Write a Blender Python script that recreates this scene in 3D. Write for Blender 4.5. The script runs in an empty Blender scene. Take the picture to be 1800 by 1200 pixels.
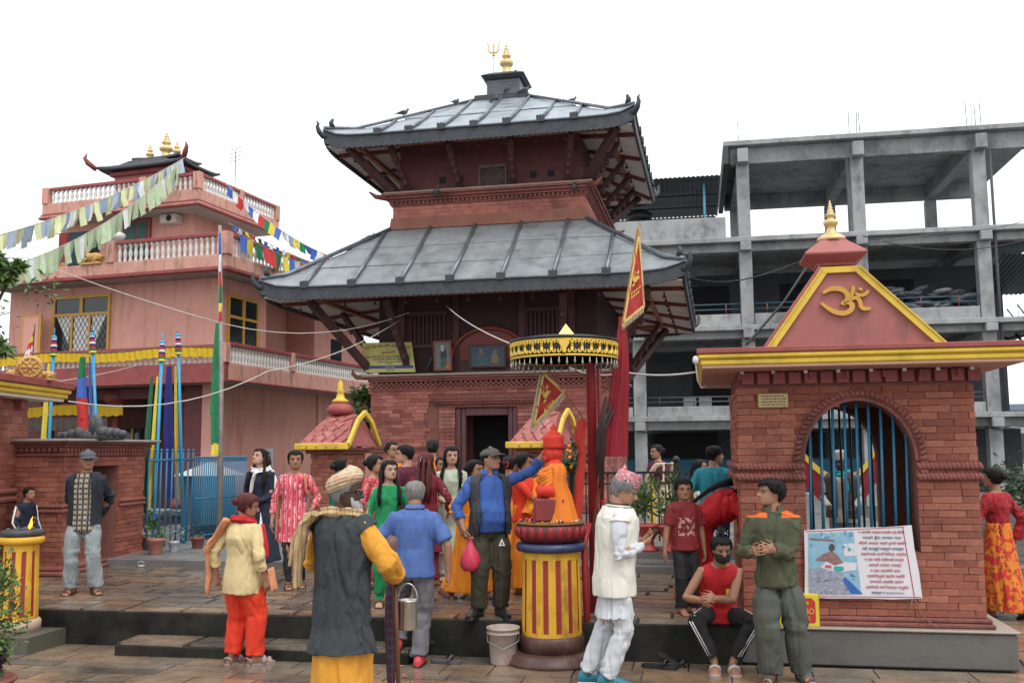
import bpy, bmesh, math, random
import numpy as np
from mathutils import Vector, Matrix
random.seed(7); RNG = np.random.default_rng(5)
SC = bpy.context.scene; COL = SC.collection
pi = math.pi; rad = math.radians

# ---------------------------------------------------------------- camera
F_, PITCH, ROLL, EYE = 1707.0, .112, .0083, 1.8
cam = bpy.data.cameras.new('camera'); cam.sensor_width = 36; cam.lens = 36*F_/1800; cam.clip_end = 2000; cam.clip_start = .05
camo = bpy.data.objects.new('camera', cam); COL.objects.link(camo); SC.camera = camo
camo.matrix_world = Matrix.Translation((0, 0, EYE)) @ Matrix.Rotation(pi/2+PITCH, 4, 'X') @ Matrix.Rotation(-ROLL, 4, 'Z')

# ---------------------------------------------------------------- sky, sun, exposure
W = bpy.data.worlds.new('World'); SC.world = W; W.use_nodes = True
nt = W.node_tree; nt.nodes.clear()
sky = nt.nodes.new('ShaderNodeTexSky'); sky.sky_type = 'NISHITA'; sky.sun_disc = False
SUN_EL, SUN_AZ = rad(60), rad(152)
sky.sun_elevation = SUN_EL; sky.sun_rotation = SUN_AZ; sky.dust_density = 6; sky.air_density = 1.2
hs = nt.nodes.new('ShaderNodeHueSaturation'); hs.inputs['Saturation'].default_value = .12
mx = nt.nodes.new('ShaderNodeMix'); mx.data_type = 'RGBA'; mx.inputs['Factor'].default_value = .82
mx.inputs['B'].default_value = (12.6, 12.9, 13.2, 1)          # even white overcast
bg = nt.nodes.new('ShaderNodeBackground'); bg.inputs['Strength'].default_value = .1
wo = nt.nodes.new('ShaderNodeOutputWorld')
nt.links.new(sky.outputs[0], hs.inputs['Color']); nt.links.new(hs.outputs[0], mx.inputs['A'])
nt.links.new(mx.outputs['Result'], bg.inputs['Color']); nt.links.new(bg.outputs[0], wo.inputs['Surface'])
sl = bpy.data.lights.new('sun', 'SUN'); sl.energy = 1.3; sl.angle = rad(26); sl.color = (1, .97, .92)
so = bpy.data.objects.new('sun', sl); COL.objects.link(so)
sd = Vector((math.sin(SUN_AZ)*math.cos(SUN_EL), math.cos(SUN_AZ)*math.cos(SUN_EL), math.sin(SUN_EL)))
so.rotation_euler = (-sd).to_track_quat('-Z', 'Y').to_euler()
SC.view_settings.view_transform = 'Standard'; SC.view_settings.look = 'None'
SC.view_settings.exposure = .36; SC.view_settings.gamma = 1; SC.view_settings.use_curve_mapping = False
SC.cycles.max_bounces = 6

# ---------------------------------------------------------------- places: pixel of the 1800 px photograph -> point of the world
def ray(x, y):
    X = (x-900)/F_; Y = (600-y)/F_
    c, s = math.cos(ROLL), math.sin(ROLL); X, Y = X*c-Y*s, X*s+Y*c
    c, s = math.cos(PITCH), math.sin(PITCH)
    return Vector((X, c-Y*s, s+Y*c))
CAM = Vector((0, 0, EYE))
def P(x, y, d): r = ray(x, y); return CAM+r*(d/r.y)
def G(x, y, z): r = ray(x, y); return CAM+r*((z-EYE)/r.z)

# ---------------------------------------------------------------- materials
MATS = {}
def mat(n, c, r=.7, c2=None, ns=6, nd=5, bump=0, bs=60, rnd=0, isl=0, metal=0, spec=.5, st=(1, 1, 1), grime=None, gs=1.2, ga=.6,
        gst=(1, 1, 1), attr=None, c3=None, emit=0, rr=0, trans=0, wave=None, sheen=0, coat=0, bd=.02, crease=0, wg=0):
    if n in MATS: return MATS[n]
    m = bpy.data.materials.new(n); MATS[n] = m; m.use_nodes = True
    t = m.node_tree; N = t.nodes; L = t.links; b = N['Principled BSDF']
    tc = N.new('ShaderNodeTexCoord')
    def noise(scale, stretch, det=5, rough=.6):
        mp = N.new('ShaderNodeMapping'); mp.inputs['Scale'].default_value = stretch
        L.new(tc.outputs['Object'], mp.inputs['Vector'])
        no = N.new('ShaderNodeTexNoise'); no.inputs['Scale'].default_value = scale; no.inputs['Detail'].default_value = det
        no.inputs['Roughness'].default_value = rough
        L.new(mp.outputs[0], no.inputs['Vector']); return no.outputs['Fac']
    def ramp(src, stops):
        cr = N.new('ShaderNodeValToRGB'); e = cr.color_ramp.elements
        e[0].position, e[0].color = stops[0][0], (*stops[0][1], 1); e[1].position, e[1].color = stops[-1][0], (*stops[-1][1], 1)
        for p_, c_ in stops[1:-1]: q = e.new(p_); q.color = (*c_, 1)
        L.new(src, cr.inputs[0]); return cr.outputs[0]
    def mix(f, a, bb, mode='MIX'):
        q = N.new('ShaderNodeMix'); q.data_type = 'RGBA'; q.blend_type = mode
        for k, v in (('Factor', f), ('A', a), ('B', bb)):
            if hasattr(v, 'links'): L.new(v, q.inputs[k])
            else: q.inputs[k].default_value = v if k == 'Factor' else (*v, 1)
        return q.outputs['Result']
    def math_(op, a, bb):
        q = N.new('ShaderNodeMath'); q.operation = op
        for i, v in enumerate((a, bb)):
            if hasattr(v, 'links'): L.new(v, q.inputs[i])
            else: q.inputs[i].default_value = v
        return q.outputs[0]
    col = None
    if attr:
        a = N.new('ShaderNodeAttribute'); a.attribute_name = attr; col = a.outputs['Color']
    if rnd or isl:
        if isl: g = N.new('ShaderNodeNewGeometry'); src = g.outputs['Random Per Island']
        else: g = N.new('ShaderNodeObjectInfo'); src = g.outputs['Random']
        stops = [(0, c), (.5, c2 or c), (1, c3 or c2 or c)]
        col = ramp(src, stops)
        nz = noise(ns, st, nd)
        k = ramp(nz, [(.25, (.62, .62, .62)), (.75, (1.3, 1.3, 1.3))])
        col = mix(1, col, k, 'MULTIPLY')
    elif c2 is not None:
        nz = noise(ns, st, nd)
        stops = [(.3, c), (.7, c2)] if c3 is None else [(.25, c), (.5, c2), (.72, c3)]
        col = ramp(nz, stops)
    elif not attr:
        nz = noise(ns, st, nd); k = ramp(nz, [(.3, tuple(x*.88 for x in c)), (.7, tuple(min(1, x*1.1) for x in c))]); col = k
    if grime is not None:
        g = noise(gs, gst, 8, .7); f = ramp(g, [(.5, (0, 0, 0)), (.68, (1, 1, 1))])
        f = math_('MULTIPLY', f, ga); col = mix(f, col, grime)
    if wg:
        ge = N.new('ShaderNodeNewGeometry'); no = N.new('ShaderNodeTexNoise'); no.inputs['Scale'].default_value = wg; no.inputs['Detail'].default_value = 7; no.inputs['Roughness'].default_value = .65
        L.new(ge.outputs['Position'], no.inputs['Vector']); col = mix(1, col, ramp(no.outputs['Fac'], [(.33, (.5, .5, .5)), (.48, (.95, .95, .95)), (.7, (1.15, 1.13, 1.1))]), 'MULTIPLY')
    L.new(col, b.inputs['Base Color'])
    if wg and rr:
        q = N.new('ShaderNodeMapRange'); q.inputs[1].default_value = .42; q.inputs[2].default_value = .6; q.inputs[3].default_value = r; q.inputs[4].default_value = r+rr; L.new(no.outputs['Fac'], q.inputs[0]); L.new(q.outputs[0], b.inputs['Roughness'])
    elif rr:
        z = noise(ns*1.3, st, 4); q = N.new('ShaderNodeMapRange'); q.inputs['From Min'].default_value = .35; q.inputs['From Max'].default_value = .65
        q.inputs['To Min'].default_value = r; q.inputs['To Max'].default_value = r+rr; L.new(z, q.inputs['Value']); L.new(q.outputs[0], b.inputs['Roughness'])
    else: b.inputs['Roughness'].default_value = r
    b.inputs['Metallic'].default_value = metal; b.inputs['Specular IOR Level'].default_value = spec
    if coat: b.inputs['Coat Weight'].default_value = coat; b.inputs['Coat Roughness'].default_value = .15
    if sheen: b.inputs['Sheen Weight'].default_value = sheen
    if trans: b.inputs['Transmission Weight'].default_value = trans
    if emit: b.inputs['Emission Strength'].default_value = emit; b.inputs['Emission Color'].default_value = (*c, 1)
    if bump:
        z = noise(bs, (1, 1, 1) if not wave else wave, 1.2 if crease else 6, .35 if crease else .6); bn = N.new('ShaderNodeBump'); bn.inputs['Strength'].default_value = bump
        bn.inputs['Distance'].default_value = bd
        if crease: z = crease_h(N, L, z, crease)
        L.new(z, bn.inputs['Height']); L.new(bn.outputs[0], b.inputs['Normal'])
    return m

def crease_h(N, L, z, k):
    def m_(op, a, bb):
        q = N.new('ShaderNodeMath'); q.operation = op
        for i, v in enumerate((a, bb)):
            if hasattr(v, 'links'): L.new(v, q.inputs[i])
            else: q.inputs[i].default_value = v
        return q.outputs[0]
    w = N.new('ShaderNodeMapRange'); w.interpolation_type = 'SMOOTHSTEP'; w.inputs[1].default_value = 0; w.inputs[2].default_value = .055; L.new(m_('ABSOLUTE', m_('SUBTRACT', z, .5), 0), w.inputs[0])
    return m_('ADD', m_('MULTIPLY', w.outputs[0], k), m_('MULTIPLY', z, .9))
def pattern(n, base, fn, r=.8):
    """cloth with a printed or woven pattern; fn(nodes helper) returns a colour socket"""
    if n in MATS: return MATS[n]
    m = bpy.data.materials.new(n); MATS[n] = m; m.use_nodes = True
    t = m.node_tree; N = t.nodes; L = t.links; b = N['Principled BSDF']; tc = N.new('ShaderNodeTexCoord')
    sx = N.new('ShaderNodeSeparateXYZ'); L.new(tc.outputs['Object'], sx.inputs[0])
    class H: pass
    h = H(); h.x, h.y, h.z = sx.outputs; h.obj = tc.outputs['Object']
    def m_(op, a, bb=0.):
        q = N.new('ShaderNodeMath'); q.operation = op
        for i, v in enumerate((a, bb)):
            if hasattr(v, 'links'): L.new(v, q.inputs[i])
            else: q.inputs[i].default_value = v
        return q.outputs[0]
    def mix(f, a, bb):
        q = N.new('ShaderNodeMix'); q.data_type = 'RGBA'
        for k, v in (('Factor', f), ('A', a), ('B', bb)):
            if hasattr(v, 'links'): L.new(v, q.inputs[k])
            else: q.inputs[k].default_value = v if k == 'Factor' else (*v, 1)
        return q.outputs['Result']
    def stripes(v, period, duty): return m_('LESS_THAN', m_('FRACT', m_('DIVIDE', v, period)), duty)
    def vor(scale, th):
        q = N.new('ShaderNodeTexVoronoi'); q.inputs['Scale'].default_value = scale; L.new(tc.outputs['Object'], q.inputs['Vector'])
        return m_('LESS_THAN', q.outputs['Distance'], th)
    def noise(scale, lo, hi, st=(1, 1, 1)):
        mp = N.new('ShaderNodeMapping'); mp.inputs['Scale'].default_value = st; L.new(tc.outputs['Object'], mp.inputs['Vector'])
        q = N.new('ShaderNodeTexNoise'); q.inputs['Scale'].default_value = scale; L.new(mp.outputs[0], q.inputs['Vector'])
        w = N.new('ShaderNodeMapRange'); w.inputs[1].default_value = lo; w.inputs[2].default_value = hi; L.new(q.outputs['Fac'], w.inputs[0]); return w.outputs[0]
    h.m, h.mix, h.stripes, h.vor, h.noise, h.base = m_, mix, stripes, vor, noise, base
    L.new(fn(h), b.inputs['Base Color']); b.inputs['Roughness'].default_value = r
    bn = N.new('ShaderNodeBump'); bn.inputs['Strength'].default_value = .9; bn.inputs['Distance'].default_value = .03; L.new(crease_h(N, L, noise(4.5, 0, 1, (1, 1, .45)), .18), bn.inputs['Height']); L.new(bn.outputs[0], b.inputs['Normal']); return m

# ---------------------------------------------------------------- mesh building
def V(*a): return Vector(a)
class MB:
    def __init__(s): s.v = []; s.f = []; s.mi = []; s.sm = []
    def add(s, vs, fs, mi=0, smooth=False):
        o = len(s.v); s.v += [tuple(p) for p in vs]
        for f in fs: s.f.append([i+o for i in f]); s.mi.append(mi); s.sm.append(smooth)
        return s
    def box(s, x0, x1, y0, y1, z0, z1, mi=0):
        if x0 > x1: x0, x1 = x1, x0
        if y0 > y1: y0, y1 = y1, y0
        if z0 > z1: z0, z1 = z1, z0
        return s.add([(x0, y0, z0), (x1, y0, z0), (x1, y1, z0), (x0, y1, z0), (x0, y0, z1), (x1, y0, z1), (x1, y1, z1), (x0, y1, z1)],
              [(0, 3, 2, 1), (4, 5, 6, 7), (0, 1, 5, 4), (1, 2, 6, 5), (2, 3, 7, 6), (3, 0, 4, 7)], mi)
    def cbox(s, c, sz, R=None, mi=0):
        x, y, z = (q/2 for q in sz); vs = [V(i, j, k) for k in (-z, z) for j, i in ((-y, -x), (-y, x), (y, x), (y, -x))]
        if R is not None: vs = [R @ q for q in vs]
        return s.add([V(*c)+q for q in vs], [(0, 3, 2, 1), (4, 5, 6, 7), (0, 1, 5, 4), (1, 2, 6, 5), (2, 3, 7, 6), (3, 0, 4, 7)], mi)
    def beam(s, p, q, w, h, mi=0, up=(0, 0, 1)):
        p, q = V(*p), V(*q); d = (q-p); L_ = d.length; d.normalize(); x = d.cross(V(*up))
        if x.length < 1e-4: x = V(1, 0, 0)
        x.normalize(); z = x.cross(d); R = Matrix((x, d, z)).transposed()
        return s.cbox((p+q)/2, (w, L_, h), R, mi)
    def tube(s, pts, r, n=8, mi=0, smooth=True, cap=True, fl=1.0, up=None):
        pts = [V(*p) for p in pts]; k = len(pts); rs = r if hasattr(r, '__len__') else [r]*k
        t0 = (pts[1]-pts[0]).normalized(); u = V(*up) if up else (V(0, 0, 1) if abs(t0.z) < .9 else V(1, 0, 0))
        x = t0.cross(u).normalized(); vs = []
        for i in range(k):
            t = (pts[min(i+1, k-1)]-pts[max(i-1, 0)]).normalized(); x = (x-t*x.dot(t)).normalized(); y = t.cross(x)
            for j in range(n):
                a = 2*pi*j/n; vs.append(pts[i]+x*(math.cos(a)*rs[i])+y*(math.sin(a)*rs[i]*fl))
        fs = [(i*n+j, i*n+(j+1) % n, (i+1)*n+(j+1) % n, (i+1)*n+j) for i in range(k-1) for j in range(n)]
        s.add(vs, fs, mi, smooth)
        if cap:
            o = len(s.v)-k*n
            s.f.append([o+j for j in range(n)][::-1]); s.mi.append(mi); s.sm.append(False)
            s.f.append([o+(k-1)*n+j for j in range(n)]); s.mi.append(mi); s.sm.append(False)
        return s
    def lathe(s, prof, n=16, c=(0, 0, 0), mi=0, smooth=True, sx=1, sy=1, rot=0, mod=None):
        vs = []; cx, cy, cz = c
        for r, z in prof:
            for j in range(n):
                a = rot+2*pi*j/n; q = r*(mod(a, z) if mod else 1); vs.append((cx+math.cos(a)*q*sx, cy+math.sin(a)*q*sy, cz+z))
        k = len(prof)
        fs = [(i*n+j, i*n+(j+1) % n, (i+1)*n+(j+1) % n, (i+1)*n+j) for i in range(k-1) for j in range(n)]
        s.add(vs, fs, mi, smooth); o = len(s.v)-k*n
        for ring, rev in ((0, True), (k-1, False)):
            if prof[ring][0] > 1e-4:
                q = [o+ring*n+j for j in range(n)]; s.f.append(q[::-1] if rev else q); s.mi.append(mi); s.sm.append(False)
        return s
    def prism(s, poly, o, e1, e2, th, mi=0):
        """polygon in the plane (o,e1,e2) thickened by vector th"""
        o, e1, e2, th = V(*o), V(*e1), V(*e2), V(*th); n = len(poly)
        a = [o+e1*p[0]+e2*p[1] for p in poly]; vs = a+[q+th for q in a]
        fs = [list(range(n))[::-1], list(range(n, 2*n))]+[(i, (i+1) % n, n+(i+1) % n, n+i) for i in range(n)]
        return s.add(vs, fs, mi)
    def sphere(s, c, r, n=10, m=7, mi=0, sc=(1, 1, 1), R=None):
        vs = []
        for i in range(m+1):
            t = pi*i/m
            for j in range(n):
                a = 2*pi*j/n; q = V(math.sin(t)*math.cos(a)*sc[0], math.sin(t)*math.sin(a)*sc[1], -math.cos(t)*sc[2])*r
                vs.append(V(*c)+(R @ q if R is not None else q))
        fs = [(i*n+j, i*n+(j+1) % n, (i+1)*n+(j+1) % n, (i+1)*n+j) for i in range(m) for j in range(n)]
        return s.add(vs, fs, mi, True)
    def mesh(s, name, mats, bevel=0, merge=False):
        me = bpy.data.meshes.new(name); me.from_pydata(s.v, [], s.f)
        for m in (mats if isinstance(mats, (list, tuple)) else [mats]): me.materials.append(m)
        if len(s.f) == len(me.polygons):
            me.polygons.foreach_set('material_index', s.mi); me.polygons.foreach_set('use_smooth', s.sm)
        if bevel or merge:
            b = bmesh.new(); b.from_mesh(me)
            if merge: bmesh.ops.remove_doubles(b, verts=b.verts, dist=1e-5)
            if bevel: bmesh.ops.bevel(b, geom=[e for e in b.edges if len(e.link_faces) == 2 and e.calc_face_angle() > .6], offset=bevel, segments=1, affect='EDGES', clamp_overlap=True)
            b.to_mesh(me); b.free()
        me.update(); return me
    def build(s, name, mats, parent=None, label=None, bevel=0, kind=None, merge=False):
        return link(name, s.mesh(name, mats, bevel, merge), parent, label, kind)
def link(name, me, parent=None, label=None, kind=None):
    o = bpy.data.objects.new(name, me); COL.objects.link(o)
    if parent is not None: o.parent = parent
    if label: o['label'] = label
    if kind: o['kind'] = kind
    return o
def inst(name, me, parent, loc=(0, 0, 0), rz=0, sc=None, M=None, label=None):
    o = link(name, me, parent, label)
    if M is not None: o.matrix_local = M
    else:
        o.location = loc; o.rotation_euler = (0, 0, rz)
        if sc: o.scale = sc
    return o
def tag(o, label, cat, group=None):
    o['label'] = label; o['category'] = cat
    if group: o['group'] = group
    return o
def thing(name, label, cat, loc=(0, 0, 0), rz=0, group=None):
    o = bpy.data.objects.new(name, None); COL.objects.link(o); o.empty_display_size = .1
    o.location = loc; o.rotation_euler = (0, 0, rz); return tag(o, label, cat, group)
def struct(o): o['kind'] = 'structure'; return o
def box(name, m, parent, *a, bevel=0, label=None): return MB().box(*a).build(name, m, parent, label, bevel)
def basis(ex, ey, ez, o): return Matrix(((ex[0], ey[0], ez[0], o[0]), (ex[1], ey[1], ez[1], o[1]), (ex[2], ey[2], ez[2], o[2]), (0, 0, 0, 1)))
def copy_tree(o, parent=None):
    c = o.copy(); COL.objects.link(c)
    if parent is not None: c.parent = parent
    for ch in list(o.children): copy_tree(ch, c)
    return c

TEXTS = []
def text(s, parent, m, loc, size, R=None, al='CENTER', wmax=None, name='lettering'):
    """flat print: glyph outlines a hair proud of the sign"""
    cu = bpy.data.curves.new(name, 'FONT'); cu.body = s; cu.size = size; cu.align_x = al; cu.align_y = 'CENTER'; cu.extrude = .0008; cu.resolution_u = 2
    cu.materials.append(m); o = bpy.data.objects.new(name, cu); COL.objects.link(o); o.parent = parent
    X = R if R is not None else Matrix.Rotation(pi/2, 3, 'X'); M = X.to_4x4(); M.translation = loc; o.matrix_local = M; TEXTS.append((o, wmax)); return o

# ---------------------------------------------------------------- shared colours
C_BRICK = dict(c=(.25, .072, .047), c2=(.325, .10, .064), c3=(.40, .145, .092))
M_BRICK = mat('brick_red', rnd=1, r=.62, ns=9, bump=.5, bs=50, wg=1.6, **C_BRICK)
M_BRICKS = mat('brick_red_joined', isl=1, r=.62, ns=9, bump=.5, bs=50, wg=1.6, **C_BRICK)
M_TBRICK = mat('temple_brick', (.25, .072, .058), rnd=1, c2=(.37, .12, .093), c3=(.48, .19, .145), r=.75, ns=6, bump=.4, bs=40, wg=1.1)
M_TBRICKS = mat('temple_brick_joined', (.25, .072, .058), isl=1, c2=(.37, .12, .093), c3=(.48, .19, .145), r=.75, ns=6, bump=.4, bs=40, wg=1.1)
M_MORTAR = mat('mortar', (.2, .08, .062), .9, (.27, .115, .09), ns=12)
M_TERRA = mat('terracotta_trim', (.19, .06, .05), .7, (.28, .09, .07), ns=14, bump=.5, bs=60, wg=1.5)
M_DKWOOD = mat('dark_painted_timber', (.045, .014, .014), .6, (.085, .024, .022), ns=6, bump=.3, bs=30)
M_REDWOOD = mat('red_painted_timber', (.16, .035, .03), .6, (.22, .05, .04), ns=8)
M_CREAM = mat('cream_soffit', (.62, .56, .49), .85, (.72, .67, .6), ns=3, grime=(.3, .25, .2), gs=3, ga=.6)
M_ZINC = mat('weathered_zinc', (.27, .32, .37), .3, (.40, .445, .49), ns=3, metal=.55, rr=.25, grime=(.2, .21, .2), gs=1.7, ga=.55, gst=(1, 1, 1), bump=.12, bs=4)
M_ZINC2 = mat('stained_zinc', (.22, .242, .258), .36, (.315, .34, .355), ns=2.2, metal=.35, rr=.25, grime=(.10, .11, .10), gs=2.4, ga=.6, gst=(1, 1, .5), bump=.15, bs=5)
M_RIB = mat('zinc_rib', (.11, .125, .145), .4, (.19, .21, .24), ns=5, metal=.5)
M_SLATE = mat('dark_fascia', (.022, .026, .033), .55, (.05, .056, .065), ns=7, bump=.4, bs=30)
M_GOLD = mat('gilded_metal', (.62, .38, .09), .35, (.78, .55, .2), ns=8, metal=.6)
M_CREAMGOLD = mat('pale_gilding', (.6, .42, .17), .45, (.75, .58, .3), ns=8, metal=.3)
M_BLACK = mat('black_iron', (.015, .015, .017), .5)
M_YEL = mat('yellow_paint', (.62, .40, .03), .5, (.72, .50, .06), ns=5, grime=(.3, .17, .03), gs=2, ga=.55, gst=(1, 1, .5))
M_MAROON = mat('maroon_paint', (.22, .045, .04), .55, (.3, .07, .06), ns=5)
M_SALMON = mat('salmon_paint', (.31, .095, .085), .6, (.38, .125, .108), ns=3, grime=(.2, .08, .07), gs=3, ga=.65, gst=(2, 2, .5))
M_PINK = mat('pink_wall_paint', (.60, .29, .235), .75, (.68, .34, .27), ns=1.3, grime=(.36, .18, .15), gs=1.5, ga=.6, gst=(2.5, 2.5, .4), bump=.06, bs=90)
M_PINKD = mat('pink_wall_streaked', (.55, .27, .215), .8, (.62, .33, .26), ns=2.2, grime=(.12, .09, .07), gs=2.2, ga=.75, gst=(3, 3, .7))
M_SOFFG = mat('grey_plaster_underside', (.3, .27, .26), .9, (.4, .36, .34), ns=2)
M_REDTRIM = mat('dark_red_trim', (.24, .04, .04), .55, (.32, .065, .06), ns=5, grime=(.1, .03, .03), gs=3, ga=.5)
M_WHITEB = mat('baluster_white', (.55, .53, .5), .8, (.72, .7, .67), ns=12, grime=(.18, .16, .15), gs=5, ga=.6)
M_CONC = mat('raw_concrete', (.28, .29, .297), .9, (.38, .39, .395), ns=1.2, grime=(.15, .15, .15), gs=1.5, ga=.75, gst=(1.5, 1.5, .8), bump=.15, bs=14, wg=.5)
M_CONCD = mat('dark_concrete', (.055, .06, .07), .9, (.09, .095, .105), ns=1.5, grime=(.06, .06, .065), gs=2, ga=.6)  # gallery shade put into a darker concrete; pipes and tank stand share it
M_DARK = mat('dark_interior', (.018, .018, .022), .9)  # near-black sheets carry the shade of openings; also dark door leaves
M_GLASS = mat('dark_glass', (.02, .025, .03), .08, spec=.6)
M_BLUE = mat('blue_enamel', (.02, .14, .25), .45, (.03, .19, .33), ns=9)
M_BLUEB = mat('blue_bars', (.015, .10, .16), .45, (.02, .14, .22), ns=9)
M_ROPE = mat('pale_rope', (.5, .47, .42), .9)
M_WIRE = mat('black_wire', (.02, .02, .02), .6)
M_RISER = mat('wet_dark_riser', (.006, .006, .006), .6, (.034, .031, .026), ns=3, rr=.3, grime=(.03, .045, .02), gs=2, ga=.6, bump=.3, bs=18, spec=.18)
M_STONE = mat('wet_flagstone', (.125, .104, .086), .05, c2=(.205, .163, .127), c3=(.29, .18, .105), rnd=1, ns=3.2, rr=.24, bump=.22, bs=9, spec=.7, wg=1.3)
M_STONES = mat('wet_flagstone_joined', (.125, .104, .086), .05, c2=(.205, .163, .127), c3=(.29, .18, .105), isl=1, ns=3.2, rr=.24, bump=.22, bs=9, spec=.7, wg=1.3)
M_WET = mat('wet_mortar_ground', (.045, .042, .038), .2, (.09, .082, .072), ns=2.5, rr=.35, bump=.3, bs=12)
M_GREYSL = mat('grey_slab', (.12, .12, .12), .25, (.2, .195, .19), ns=3, rr=.3, bump=.2, bs=15)
M_LEAF = mat('leaf_green', (.035, .085, .015), .5, isl=1, c2=(.065, .14, .025), c3=(.12, .2, .05), ns=30)
M_LEAFD = mat('leaf_dark', (.012, .035, .01), .5, isl=1, c2=(.025, .06, .018), c3=(.05, .09, .03), ns=30)
M_LEAFP = mat('leaf_purple', (.03, .012, .02), .5, isl=1, c2=(.05, .02, .035), c3=(.07, .03, .04), ns=30)
M_STEM = mat('stem_brown', (.06, .045, .025), .8)
M_POT = mat('terracotta_pot', (.2, .06, .04), .6, (.27, .09, .06), ns=8)
M_REDP = mat('red_enamel', (.27, .014, .018), .5, (.34, .022, .024), ns=6, grime=(.2, .02, .015), gs=4, ga=.4)
M_DKRED = mat('deep_red_cloth', (.16, .006, .012), .8, (.22, .01, .018), ns=5)
M_WHITE = mat('white_paint', (.72, .72, .72), .6)
M_SKYB = mat('sky_blue_paint', (.02, .28, .5), .4)
# ================================================================ ground and terraces (site frame: u to the right, v away)
SA = -.185; EU = V(math.cos(SA), math.sin(SA), 0); EV = V(-math.sin(SA), math.cos(SA), 0)
def S(u, v, z=0): p = EU*u+EV*v; return V(p.x, p.y, z)
def to_s(p): return p.x*EU.x+p.y*EU.y, p.x*EV.x+p.y*EV.y
V0 = 8.6; PZ = .33; TZ = .43; TZ3 = .60

def slab_variants(n, name, m, j=.035):
    out = []
    for k in range(n):
        c = [(-.5+random.uniform(0, j), -.5+random.uniform(0, j)), (.5-random.uniform(0, j), -.5+random.uniform(0, j)), (.5-random.uniform(0, j), .5-random.uniform(0, j)), (-.5+random.uniform(0, j), .5-random.uniform(0, j))]
        i = random.randrange(4); p = c[i]; c[i:i+1] = [(p[0]*.95, p[1]), (p[0], p[1]*.9)] if i % 2 == 0 else [(p[0], p[1]*.9), (p[0]*.95, p[1])]
        out.append(MB().prism(c, (0, 0, -.04), (1, 0, 0), (0, 1, 0), (0, 0, .04)).mesh(name, m))
    return out
FLAG = slab_variants(8, 'flagstone', M_STONE)
def pave(root, u0, u1, v0, v1, z, rows=(.2, .36), cols=(.35, .75), limit=300, skip=None, gap=.014):
    cells = []; v = v0
    while v < v1-.05:
        h = min(random.uniform(*rows), v1-v)
        if v1-v-h < .15: h = v1-v
        u = u0-random.uniform(0, .3); 
        while u < u1:
            w = random.uniform(*cols); a, b = max(u, u0), min(u+w, u1)
            if b-a > .08 and not (skip and skip((a+b)/2, v+h/2)): cells.append((a, b, v, v+h))
            u += w
        v += h
    cells.sort(key=lambda c: c[2]); rest = MB()
    for i, (a, b, c, d) in enumerate(cells):
        zz = z+random.uniform(0, .006)
        if i < limit:
            o = inst('flagstone', random.choice(FLAG), root, ((a+b)/2, (c+d)/2, zz), 0, (b-a-gap, d-c-gap, 1))
            o.rotation_euler = (random.uniform(-.006, .006), random.uniform(-.006, .006), 0)
        else: rest.box(a+gap/2, b-gap/2, c+gap/2, d-gap/2, zz-.04, zz)
    if rest.v: rest.build('flagstone_field', M_STONES, root, kind='stuff')
# the ground: one sheet to the horizon
gm = MB().add([(-300, -40, -.012), (300, -40, -.012), (300, 400, -.012), (-300, 400, -.012)], [(0, 1, 2, 3)])
ground = struct(gm.build('ground', M_WET)); ground.rotation_euler = (0, 0, SA)
ground['label'] = 'wet stone paved court in front of the temple'
pave(ground, -9, 8, 4.6, V0, .0, limit=170)
pave(ground, 2.62, 9, V0, 17, .0, rows=(.3, .5), cols=(.5, 1.1), limit=110)
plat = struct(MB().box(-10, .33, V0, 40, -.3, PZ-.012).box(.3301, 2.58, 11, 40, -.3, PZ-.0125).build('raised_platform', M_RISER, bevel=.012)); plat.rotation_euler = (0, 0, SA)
plat['label'] = 'raised stone platform before the temple'
pave(plat, -9, 2.5, V0+.004, 11.9, PZ, limit=290, skip=lambda u, v: u > .3 and v < 11.1)
# edge stones along the front of the platform and the low step
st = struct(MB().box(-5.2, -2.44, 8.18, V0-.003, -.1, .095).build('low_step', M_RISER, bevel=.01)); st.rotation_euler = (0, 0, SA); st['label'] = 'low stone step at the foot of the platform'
for k in range(4): inst('flagstone', FLAG[k], st, (-4.86+k*.69, 8.39, .113), 0, (.67, .41, 1))
tr = struct(MB().box(-10, 3, 11.85, 40, 0, TZ).build('terrace', M_GREYSL, bevel=.01)); tr.rotation_euler = (0, 0, SA); tr['label'] = 'grey stone terrace at the foot of the temple'
tr2 = struct(MB().box(-2.6, 2.9, 12.6, 40, .1, TZ3).build('upper_terrace', M_GREYSL, bevel=.01)); tr2.rotation_euler = (0, 0, SA)

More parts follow.
